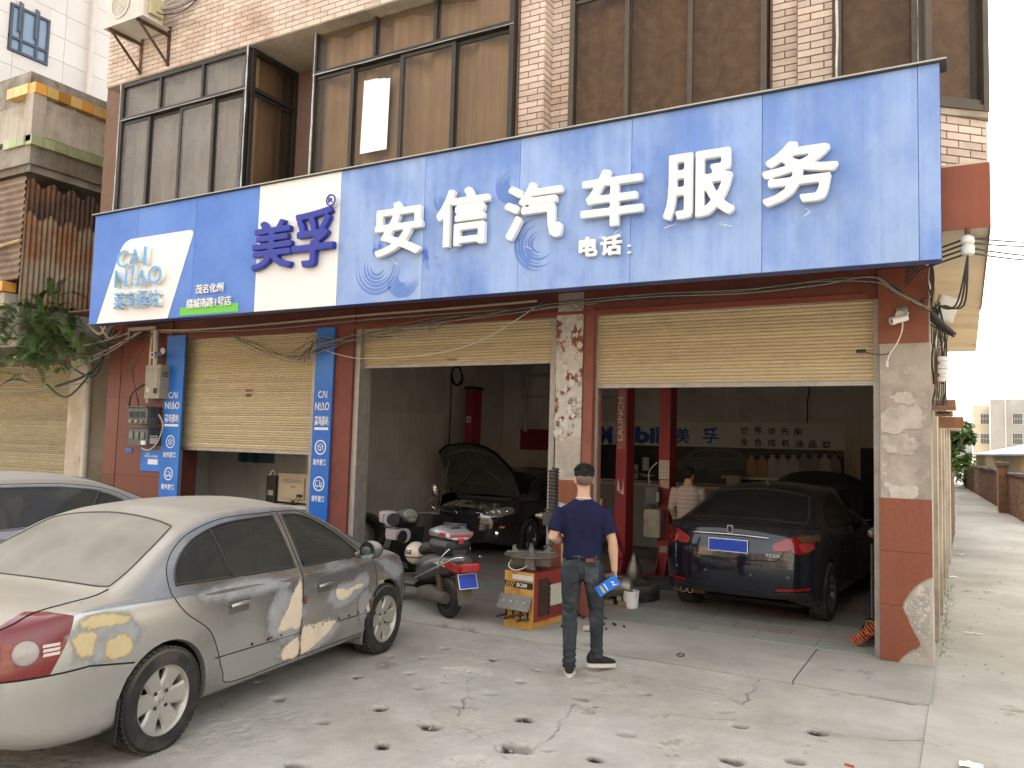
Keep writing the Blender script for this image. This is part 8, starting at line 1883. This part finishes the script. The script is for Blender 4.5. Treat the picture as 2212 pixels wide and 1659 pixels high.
MB().box(-.045, .045, -.0025, .0025, -.17, .035, .001).build('cover', M('brochure_blue', (.015, .16, .62), rough=.3, var=.06), br)
MB().box(-.03, .035, -.0036, -.0026, -.13, -.112).build('yellow_band', M('brochure_yellow', (.55, .42, .05), rough=.4), br); MB().box(-.03, .03, -.0036, -.0026, -.09, -.08).build('white_line', m_platewhite, br)
MB().add([(-.02, -.0034, -.03), (.0, -.0034, .0), (.01, -.0034, -.02), (.035, -.0034, .02), (.02, -.0034, -.035)], [(0, 1, 2), (2, 3, 4)]).build('white_splash', m_platewhite, br)
def mechanic():
    t = thing('person', 'man in striped long sleeved top standing at the workbench, seen from behind', 'person', (-3.43, 11.3, FZ), rad(12))
    t.scale = (.93, .93, .97)
    sk = MB(); ring_loft(sk, trunk_rings([(.95, 0, 0, .14, .09), (1.3, 0, 0, .16, .1), (1.42, 0, 0, .07, .06), (1.5, 0, .02, .055, .058)])); head(sk, (0, .05, 1.56), -.5, .97)
    LS, LE, LW = Vector((-.19, .0, 1.35)), Vector((-.25, .02, 1.08)), Vector((-.2, .2, .9)); RS, RE, RW = Vector((.19, 0, 1.35)), Vector((.24, .06, 1.1)), Vector((.16, .28, 1.02))
    hand(sk, LW, (.1, .8, -.5), (-.8, 0, .5), (.3, .4, .8), .6); hand(sk, RW, (-.2, .95, 0), (.3, 0, 1), (-1, .2, 0), .6)
    for S, E, W_ in ((LS, LE, LW), (RS, RE, RW)): sk.tube([S, E, W_], [.05, .04, .028], 10)
    for x in (-.09, .09): sk.tube([(x, 0, .9), (x, .02, .5), (x, 0, .08)], [.07, .05, .04], 10)
    remesh(sk, 'body', m_skin, t, .007, 3)
    hb = MB(); hb.m = Matrix.Translation((0, .05, 1.56)) @ Matrix.Rotation(-.5, 4, 'Z'); hb.ball((0, -.022, .035), (.088, .098, .088), 18, 12); hb.ball((0, .04, .075), (.07, .06, .045), 14, 10); remesh(hb, 'hair', m_hair, t, .008, 2, lambda p: .006*mnoise.noise((p.x*50, p.y*50, p.z*40)))
    sm = bpy.data.materials.new('striped_jersey'); sm.use_nodes = True; n = sm.node_tree.nodes; L = sm.node_tree.links.new; bs = n['Principled BSDF']; bs.inputs['Roughness'].default_value = .9
    tc = n.new('ShaderNodeTexCoord'); sp = n.new('ShaderNodeSeparateXYZ'); L(tc.outputs['Object'], sp.inputs[0]); mu = n.new('ShaderNodeMath'); mu.operation = 'MULTIPLY'; mu.inputs[1].default_value = 16; L(sp.outputs[2], mu.inputs[0]); fr = n.new('ShaderNodeMath'); fr.operation = 'FRACT'; L(mu.outputs[0], fr.inputs[0]); gt = n.new('ShaderNodeMath'); gt.operation = 'GREATER_THAN'; gt.inputs[1].default_value = .78; L(fr.outputs[0], gt.inputs[0])
    mx = n.new('ShaderNodeMix'); mx.data_type = 'RGBA'; mx.inputs[6].default_value = (.46, .37, .31, 1); mx.inputs[7].default_value = (.58, .5, .44, 1); L(gt.outputs[0], mx.inputs[0]); L(mx.outputs[2], bs.inputs['Base Color'])
    sh = MB(); ring_loft(sh, trunk_rings([(.86, 0, 0, .17, .12), (1.0, 0, 0, .165, .118), (1.2, 0, 0, .178, .122), (1.32, 0, 0, .185, .115), (1.39, 0, 0, .13, .09), (1.42, 0, 0, .075, .068)]), 26)
    for S, E, W_ in ((LS, LE, LW), (RS, RE, RW)): sh.tube([S.lerp(E, -.1), S, S.lerp(E, .5), E, E.lerp(W_, .5), E.lerp(W_, .95)], [.05, .07, .064, .056, .05, .044], 16)
    remesh(sh, 'jumper', sm, t, .01, 4, lambda p: wr(p, 1.2, 1))
    jn = MB(); ring_loft(jn, trunk_rings([(.98, 0, 0, .152, .108), (.88, 0, -.01, .17, .125), (.8, 0, 0, .16, .11)]), 24)
    for x in (-.09, .09): jn.tube([(x, 0, .9), (x*1.05, .01, .7), (x*1.05, .02, .5), (x*1.05, 0, .3), (x*1.05, 0, .07)], [.095, .085, .07, .065, .062], 16)
    remesh(jn, 'trousers', M('dark_trousers', (.02, .02, .024), rough=.9, var=.2), t, .01, 4, lambda p: wr(p))
    for x in (-.095, .095): MB().ball((x, .06, .045), (.05, .14, .045), 14, 8).build('shoe', MATS['shoe_black'], t, 60)
    return t
mechanic()
# ================================================================ fixtures and cables
m_white = M('fixture_white', (.66, .65, .61), rough=.45, var=.1, vs=6, dust=(.4, .36, .3), dust_amt=.3)
m_acw = M('ac_white', (.62, .58, .5), rough=.5, var=.12, vs=3, streak=.2, dust=(.35, .3, .22), dust_amt=.5)
m_wire = M('cable_black', (.05, .047, .042), rough=.6, var=.3, vs=9, dust=(.25, .22, .18), dust_amt=.5)
m_wireg = M('cable_grey', (.3, .28, .24), rough=.6, var=.2); m_wirec = M('cable_cream', (.5, .43, .3), rough=.6, var=.15); m_wireG = M('cable_green', (.04, .09, .06), rough=.5)
# --- air conditioner with bracket
ax = on(1, 6.45, 230, 30).x; az = on(1, 6.45, 275, 46).z
ac = thing('air_conditioner', 'white outdoor air conditioner unit on a rusty bracket high on the brick wall', 'air conditioner', (ax, 6.45, az))
MB().box(0, .78, 0, .3, 0, .56, .02).build('casing', m_acw, ac, 40)
MB().lathe([(.19, 0), (.2, .012), (.17, .014), (.17, .004)], 32, (.3, -.002, .28), (PI/2, 0, 0), True).build('fan_ring', m_acw, ac, 40); MB().lathe([(.17, -.004), (0, -.004)], 32, (.3, -.001, .28), (PI/2, 0, 0)).build('fan_opening', m_black, ac)
for k in range(7): MB().lathe([(.025*k+.012, .004), (.025*k+.016, .004), (.025*k+.016, .009), (.025*k+.012, .009)], 28, (.3, -.004, .28), (PI/2, 0, 0), True).build('grille_ring', m_acw, ac)
MB().box(.785, .84, .06, .26, .06, .3, .012).build('valve_cover', M('valve_yellowed', (.5, .44, .26), rough=.6, var=.2), ac, 40)
for k in range(5): MB().box(.782, .79, .08, .22, .36+.03*k, .375+.03*k).build('louvre', m_black, ac)
for x in (.1, .68):
    MB().box(x-.02, x+.02, -.02, .5, -.04, -.005).build('bracket_arm', m_rust, ac); MB().tube([(x, .02, -.03), (x, .48, -.42)], .018, 6).build('bracket_strut', m_rust, ac); MB().box(x-.022, x+.022, .47, .5, -.45, .1).build('bracket_post', m_rust, ac)
MB().box(-.02, .8, -.02, .4, -.006, -.001).build('drip_tray', m_acw, ac)
MB().tube(catmull([(.8, .2, .2), (.95, .3, .22), (1.15, .42, .34), (1.5, .46, .5), (2.0, .47, .62)], 6), [.03]*24+[.03], 8).build('pipe_bundle', M('pipe_wrap', (.3, .27, .24), rough=.8, var=.5, vs=20), ac, 180)
MB().tube(catmull([(.8, .15, .15), (.92, .2, .08), (1.05, .4, .2), (1.3, .46, .38)], 6), .008, 6).build('drain_hose', m_wire, ac, 180)
# --- electricity meters and boxes on the granite column
def wall_box(name, label, cat, x0, y0, x1, y1, dep, mat):
    a = on(1, YF-dep, x0, (y0+y1)/2); b = on(1, YF-dep, x1, (y0+y1)/2); zt = on(1, YF-dep, (x0+x1)/2, y0).z; zb = on(1, YF-dep, (x0+x1)/2, y1).z
    t = thing(name, label, cat, (a.x, YF-dep, zb)); w_, h = b.x-a.x, zt-zb
    MB().box(0, w_, 0, dep-.012, 0, h, .012).build('case', mat, t, 40); return t, w_, h
t_, w_, h_ = wall_box('junction_box', 'tall beige electrical box above the grey meter boxes', 'box', 313, 788, 345, 861, .2, M('box_beige', (.34, .3, .23), rough=.6, var=.25, vs=3, streak=.2))
MB().box(.03, w_-.03, -.012, -.001, .06, h_-.05, .006).build('door', MATS['box_beige'], t_, 40); MB().box(.06, .12, -.016, -.0125, .1, .17).build('label', m_board, t_); MB().box(w_-.12, w_-.04, -.016, -.0125, .08, .16).build('lock', m_black, t_)
for k in range(3): MB().box(w_+.0005, w_+.006, .04, .14, h_-.12-.03*k, h_-.108-.03*k).build('vent', m_black, t_)
m_meter = M('meter_grey', (.12, .125, .12), rough=.45, metal=.4, var=.2, vs=4)
for lab, y0, y1, dk in (('upper grey meter box with three dark windows on the granite column', 880, 916, 1), ('lower grey meter box with white stickers on the granite column', 924, 962, 0)):
    t_, w_, h_ = wall_box('meter_box', lab, 'meter box', 277, y0, 318, y1, .24, m_meter)
    MB().box(-.04, w_+.03, -.05, .23, h_, h_+.015, .003).build('rain_lid', m_meter, t_)
    for k in range(3):
        x = w_*(.18+.3*k); MB().box(x-.05, x+.05, -.014, -.001, h_*.35, h_*.8, .004).build('window_frame', m_meter, t_); MB().box(x-.035, x+.035, -.016, -.0145, h_*.4, h_*.75).build('window_glass', m_black if dk else M('meter_glass', (.16, .18, .16), rough=.2), t_)
    if dk:
        for k in range(3): MB().lathe([(.025, 0), (.025, .02), (0, .024)], 12, (w_*(.18+.3*k), 0, h_*.16), (PI/2, 0, 0)).build('seal_knob', m_steel, t_)
    else: MB().box(w_*.72, w_*.95, -.015, -.001, h_*.05, h_*.28).build('sticker', m_platewhite, t_)
    for k in range(5): MB().box(w_-.001, w_+.005, .05, .15, h_*.45+.035*k, h_*.45+.035*k+.014).build('vent', m_black, t_)
    if not dk: MB().box(w_-.001, w_+.004, .05, .18, .03, .16).build('sticker', MATS['pale_pipe'], t_)
cd_ = thing('conduit', 'pair of cream conduits rising above the meter boxes', 'pipe')
for x0, x1, y1, r in ((318, 330, 870, .022), (336, 335, 790, .04)):
    a = on(1, YF-.1, x1 if r < .03 else 337, 712); b = on(1, YF-.1, x0 if r < .03 else 336, y1); MB().tube([a, b], r, 10).build('pipe', M('conduit_cream', (.55, .48, .38), rough=.5, var=.15, streak=.2), cd_, 40)
MB().tube(catmull([on(1, YF-.22, 312, 830), on(1, YF-.25, 285, 850), on(1, YF-.2, 279, 880)], 6), .016, 7).build('bend', m_rust, cd_, 180)
MB().tube(catmull([on(1, YF-.28, 343, 895), on(1, YF-.28, 352, 920), on(1, YF-.28, 340, 955), on(1, YF-.27, 322, 972), on(1, YF-.27, 305, 968)], 6), .01, 6).build('flex', m_wirec, cd_, 180)
br_ = thing('cable_bracket', 'steel cable bracket under the courier sign', 'bracket'); a = on(1, YF-.15, 282, 716); b = on(1, YF-.15, 342, 711)
MB().box(a.x, b.x, YF-.2, YF-.14, a.z, a.z+.05).build('arm', m_steel, br_); MB().box(a.x, a.x+.05, YF-.2, YF, a.z-.12, a.z).build('stay', m_steel, br_)
# --- cameras
def seccam(label, px, Y, direction, sc=1.0):
    p = on(1, Y, *px); t = thing('security_camera', label, 'camera', tuple(p)); d = Vector(direction).normalized(); t.scale = (sc, sc, sc)
    q = d.to_track_quat('Z', 'Y').to_euler()
    MB().lathe([(.032, -.09), (.036, -.08), (.036, .06), (.042, .06), (.042, .1), (.03, .1), (.028, .085), (0, .085)], 20, (0, 0, 0), q).build('barrel', m_white, t, 40)
    MB().lathe([(.016, .086), (.012, .094), (0, .094)], 14, (0, 0, 0), q).build('lens', m_black, t, 40)
    MB().tube([-d*.07, -d*.1+Vector((0, .02, .05)), Vector((0, .10, .06))], .013, 8).build('arm', m_white, t, 60); MB().lathe([(.05, 0), (.05, .018), (.02, .03), (0, .03)], 20, (0, .115, .06), (PI/2, 0, 0)).build('base', m_white, t, 40)
    return t
seccam('white security camera beside the conduit on the granite column', (337, 766), YF-.16, (.35, -.9, -.15), 1.1)
c2 = seccam('white security camera drooping on the corner column', (1943, 690), YF-.14, (-.75, -.5, -.25), .85)
MB().lathe([(.06, 0), (.06, .02), (.03, .03), (0, .03)], 22, (.02, .13, .12), (PI/2, 0, 0)).build('back_plate', m_steel, c2, 40)
MB().tube(catmull([(.03, .02, -.01), (.02, .05, -.12), (-.03, .07, -.25), (-.1, .08, -.36), (-.13, .08, -.45)], 6), .007, 6).build('lead', m_platewhite, c2, 180); MB().cbox((-.13, .08, -.48), (.025, .02, .06), .004).build('plug', m_platewhite, c2); MB().tube(catmull([(-.1, .08, -.36), (-.22, .1, -.37), (-.36, .12, -.33)], 5), .006, 6).build('lead', m_wire, c2, 180); MB().cbox((-.4, .12, -.32), (.1, .03, .04), .006).build('adaptor', m_black, c2)
lp = thing('wall_lamp', 'small white lamp under the weathered house canopy', 'lamp', tuple(on(1, 8.2, 42, 768))); MB().ball((0, 0, 0), (.11, .09, .08), 14, 9).build('shade', m_white, lp, 60); MB().tube([(-.14, 0, -.03), (.02, 0, .03)], [.03, .05], 8).build('neck', m_white, lp)
MB().tube(catmull([(.05, 0, -.02), (.12, 0, -.25), (.28, 0, -.55)], 5), .006, 5).build('pull_cord', m_platewhite, lp, 180)
# --- cable runs
def cable(label, pts, r, mat, dsc=None, n=8):
    P = [on(1, q[2], q[0], q[1]) if len(q) > 2 else on(1, YF-.07, *q) for q in pts]
    o = MB().tube(catmull(P, n), r, 6).build('cable', mat, None, 180); return tag(o, label, 'cable')
cable('cream conduit cable sagging under the courier sign', [(300, 713), (420, 712), (600, 698), (770, 682), (950, 668), (1160, 650)], .016, m_wirec)
cable('grey telephone cable along the dark red lintel', [(330, 718), (560, 712), (800, 690), (1100, 668), (1290, 655)], .009, m_wireg)
cable('slack white wire drooping across the middle shutter', [(690, 752, YF-.05), (740, 768), (800, 775), (930, 765), (1040, 735), (1170, 655)], .006, m_platewhite)
cable('thin white wire curling down the half lowered shutter', [(672, 755), (640, 745), (612, 765), (592, 800), (588, 828)], .007, m_wirec)
bun = thing('cable_bundle', 'tangled dark cable bundle drooping under the long sign', 'cable bundle')
base_ = [(505, 728), (560, 752), (640, 772), (690, 752), (800, 720), (930, 695), (1100, 672), (1250, 652), (1420, 640), (1600, 628), (1760, 612), (1880, 604), (1930, 622), (1985, 655), (2012, 668)]
for k in range(9):
    P = [on(1, YF-.08-.015*k, x+random.uniform(-6, 6), y+random.gauss(0, 5)) for x, y in (base_ if k > 3 else base_[:7] if k < 2 else base_[6:])]
    MB().tube(catmull(P, 6), random.choice((.004, .005, .007)), 5).build('strand', random.choice((m_wire, m_wire, m_wireg)), bun, 180)
for k in range(14):
    i = random.randrange(3, len(base_)-2); x, y = base_[i]; P = [on(1, YF-.12, x+random.uniform(-30, 30), y+random.uniform(-6, 6)), on(1, YF-.13, x+random.uniform(-20, 20), y+random.uniform(6, 22)), on(1, YF-.12, x+random.uniform(10, 50), y+random.uniform(-6, 8))]
    MB().tube(catmull(P, 6), .004, 5).build('loop', m_wire, bun, 180)
kn = thing('cable_knot', 'knot of twisted wires tied at the blue banner post top', 'cable knot')
for k in range(8):
    MB().tube(catmull([on(1, YF-.1, 640+random.uniform(-10, 40), 770+random.uniform(-15, 15)), on(1, YF-.14, 675+random.uniform(-10, 10), 745+random.uniform(-25, 25)), on(1, YF-.1, 700+random.uniform(-20, 60), 745+random.uniform(-20, 20))], 6), .006, 5).build('strand', random.choice((m_wire, m_wireg)), kn, 180)
lw = thing('cable_bundle', 'slack cables strung from the fern ledge to the meter boxes', 'cable bundle')
for k, (a, m1, b, r, mt) in enumerate((((110, 735), (180, 775), (325, 705), .012, m_wireg), ((60, 760), (170, 790), (320, 708), .01, m_wireg), ((0, 830), (150, 800), (300, 715), .011, m_wireg), ((90, 745), (190, 745), (300, 712), .016, m_wireg), ((150, 790), (205, 810), (240, 710), .018, m_wire), ((120, 835), (200, 800), (250, 712), .02, M('hose_dark_green', (.03, .045, .03), rough=.5)), ((100, 830), (150, 855), (230, 760), .016, m_wireG), ((230, 700), (215, 722), (188, 700), .02, m_wirec), ((0, 845), (90, 842), (190, 825), .012, m_wireg), ((190, 720), (240, 740), (330, 720), .008, m_wire), ((215, 700), (235, 730), (262, 716), .012, m_wirec), ((262, 716), (290, 830), (300, 880), .006, m_wire), ((330, 720), (288, 800), (300, 870), .006, m_wire))):
    MB().tube(catmull([on(1, 7.9, *a), on(1, 8.0, *m1), on(1, YF-.12, *b)], 10), r, 6).build('strand', mt, lw, 180)
# --- corner cluster on the alley side
def cp_(x, y, Y=8.5): return on(1, Y, x, y)
rk = thing('insulator_rack', 'rusty rack with white porcelain insulators at the alley corner', 'insulator')
a = cp_(2022, 800); 
MB().box(a.x-.015, a.x+.015, 8.47, 8.53, cp_(2022, 835).z, cp_(2022, 770).z).build('rack_post', m_rust, rk)
for y in (776, 803): 
    p = cp_(2036, y+8); MB().lathe([(.03, -.06), (.05, -.055), (.05, -.02), (.035, -.01), (.035, .01), (.05, .02), (.05, .055), (.03, .06)], 18, tuple(p)).build('insulator', m_white, rk, 40)
    for dy in (-8, 8): q = cp_(2022, y+8+dy); MB().box(q.x, cp_(2042, y).x, 8.485, 8.5, q.z-.008, q.z+.008).build('clamp', m_rust, rk)
sw = thing('meter_box', 'rusty tin meter box hanging on the alley flank', 'meter box'); a = cp_(2019, 860); b = cp_(2058, 897)
MB().box(a.x, b.x, 8.5, 8.75, b.z, a.z-.12, .008).build('case', m_brownsheet, sw); MB().add([(a.x-.02, 8.78, a.z+.0), (b.x+.02, 8.78, a.z), (b.x+.03, 8.42, a.z-.12), (a.x-.03, 8.42, a.z-.12)], [(0, 1, 2, 3)]).build('rain_lid', m_rust2, sw); MB().box(a.x+.02, b.x-.02, 8.492, 8.499, b.z+.03, a.z-.15).build('door', m_rust, sw)
pl_ = thing('timber_plank', 'short brown plank below the rusty meter box', 'plank'); a = cp_(2028, 905); MB().box(a.x, a.x+.2, 8.5, 8.6, a.z-.08, a.z+.02, .004).build('board', m_rust2, pl_)
hb_ = thing('speaker_box', 'cream loudspeaker box tilted at the alley corner', 'speaker'); p = cp_(2042, 668, 8.7)
m_ = MB(); m_.m = Matrix.Translation(p) @ Matrix.Rotation(.35, 4, 'Y') @ Matrix.Rotation(.3, 4, 'Z'); m_.box(-.09, .09, -.07, .07, -.12, .12, .012); m_.build('case', m_acw, hb_, 40); m_ = MB(); m_.m = Matrix.Translation(p) @ Matrix.Rotation(.35, 4, 'Y') @ Matrix.Rotation(.3, 4, 'Z'); m_.box(-.07, .07, -.074, -.0705, -.1, .1, .004); m_.build('grille', m_white, hb_); MB().tube([cp_(2020, 662, 8.6), p], .016, 7).build('bracket', m_platewhite, hb_)
ce = thing('cable_coil', 'bound coil of spare black cable jutting over the alley', 'cable coil')
for k in range(12):
    o = Vector((random.gauss(0, .02), random.gauss(0, .03), random.gauss(0, .02))); MB().tube(catmull([cp_(2003, 668, 8.42)+o, cp_(2020, 690, 8.42)+o*1.2, cp_(2042, 708, 8.42)+o, cp_(2061, 722, 8.42)+o*.6], 6), .008, 5).build('strand', m_wire, ce, 180)
dw = thing('cable_bundle', 'dark drop cables hanging down the alley side of the corner column', 'cable bundle')
for k in range(16):
    x = 2015+random.uniform(0, 26); P = [cp_(2005+random.uniform(0, 25), 660+random.uniform(-12, 18), 8.55)]+[cp_(x+random.uniform(-7, 7), y, 8.6) for y in (720, 770, 830, 880)][:random.choice((3, 4, 4))]; MB().tube(catmull(P, 6), random.choice((.004, .005, .008)), 5).build('strand', random.choice((m_wire, m_wire, m_wireg)), dw, 180)
for k in range(6):
    MB().tube(catmull([cp_(1990+random.uniform(-10, 10), 650, 8.3), cp_(2012, 640+random.uniform(-20, 20), 8.4), cp_(2008+random.uniform(-6, 10), 600, 8.1), cp_(2012, 560, 7.8)], 6), .006, 5).build('strand', m_wire, dw, 180)
ins = thing('line_insulator', 'white porcelain line insulator under the overhanging soffit', 'insulator'); p = on(2, ZSO-.06, 2090, 508); 
MB().cyl(p+Vector((0, 0, .06)), p+Vector((0, 0, -.04)), .02, 8).build('stem', m_rust, ins); MB().lathe([(.03, -.16), (.045, -.15), (.05, -.09), (.035, -.08), (.05, -.06), (.045, -.02), (.02, .0)], 18, tuple(p)).build('bell', m_white, ins, 40)
for k, (dz, lab) in enumerate(((-.02, 'upper'), (-.06, 'second'), (-.10, 'third'), (-.14, 'lowest'))):
    far = on(1, 12, 2420, (500, 506, 540, 548)[k]); s_ = p+Vector((.01, 0, dz))
    o = MB().tube(sag(s_, far, .08, 10), .008, 6).build('power_line', m_wire, None, 180); tag(o, lab+' power line leaving the line insulator across the alley', 'cable')
    MB().tube([s_, s_+Vector((-.35, .35, -.03)), s_+Vector((-.5, .9, -.06))], .008, 6).build('lead', m_wire, ins, 180)
for k in range(3): MB().tube(catmull([p+Vector((0, 0, -.16)), p+Vector((-.03-.03*k, .3, -.5)), cp_(2040-8*k, 660, 8.6)], 6), .008, 6).build('lead', m_wire, ins, 180)
# litter in the alley and by the wall
for k, (x, y, lab) in enumerate(((2076, 1198, 'tiny white paper scrap beside the garage flank weeds'), (2060, 1246, 'torn white wrapper near the alley wall foot'), (2103, 1367, 'thin white stick lying in the alley'), (2098, 1653, 'crumpled white tissue at the alley edge'))):
    p = on(2, .025, x, y); m_ = MB(); m_.grid(lambda u, v: (p.x+(u-.5)*.13*(1, 1, 1.3, 1)[k], p.y+(v-.5)*(.06, .06, .025, .1)[k], .024+.02*abs(mnoise.noise((u*4, v*4, k)))*(1, 1, .3, 1.5)[k]), 6, 5); tag(m_.build('paper_scrap', MATS['white_paper'], None, 180, fix=False), lab, 'litter')
o = MB().tube([on(2, .006, 1825, 1650), on(2, .006, 1845, 1656)], .006, 6).build('plastic_strip', M('strip_red', (.5, .03, .03), rough=.5)); tag(o, 'short red plastic strip on the concrete', 'litter')
o = MB().tube([on(2, FZ+.004, *q)+Vector((0, 0, 0)) for q in ((1462, 1415), (1470, 1410), (1478, 1413), (1474, 1418), (1464, 1417))], .005, 5).build('rubber_ring', m_black); tag(o, 'small black rubber ring on the apron', 'litter')
# leaf litter and weeds at the flank
mb = MB(); rr = random.Random(5)
for i in range(260):
    y = rr.uniform(8.8, 14); x = -.245+abs(rr.gauss(0, .04)); h = rr.uniform(.015, .05); a = rr.uniform(0, 6.3); mb.add([(x, y, .015), (x+.006*math.cos(a), y+.006*math.sin(a), .015), (x+rr.uniform(-.03, .05), y+rr.uniform(-.03, .03), .015+h)], [(0, 1, 2)])
tag(mb.build('weeds', M('weed_green', (.09, .12, .035), rough=.7, var=.4, island=.4)), 'thin weeds along the foot of the garage flank', 'weeds', kind='stuff')
mb = MB()
for i in range(260):
    x = rr.uniform(-.2, 2.2); y = rr.uniform(6.5, 26); s = rr.uniform(.006, .02)*(1 if y < 14 else 1.6); a = rr.uniform(0, 6.3); mb.add([(x+s*math.cos(a), y+s*math.sin(a), .026), (x-s*.4*math.sin(a), y+s*.4*math.cos(a), .032), (x-s*math.cos(a), y-s*math.sin(a), .026), (x+s*.4*math.sin(a), y-s*.4*math.cos(a), .027)], [(0, 1, 2, 3)])
tag(mb.build('leaf_litter', M('dry_leaf', (.16, .11, .06), rough=.9, var=.5, island=.6)), 'dry leaves and grit scattered along the alley', 'litter', kind='stuff')
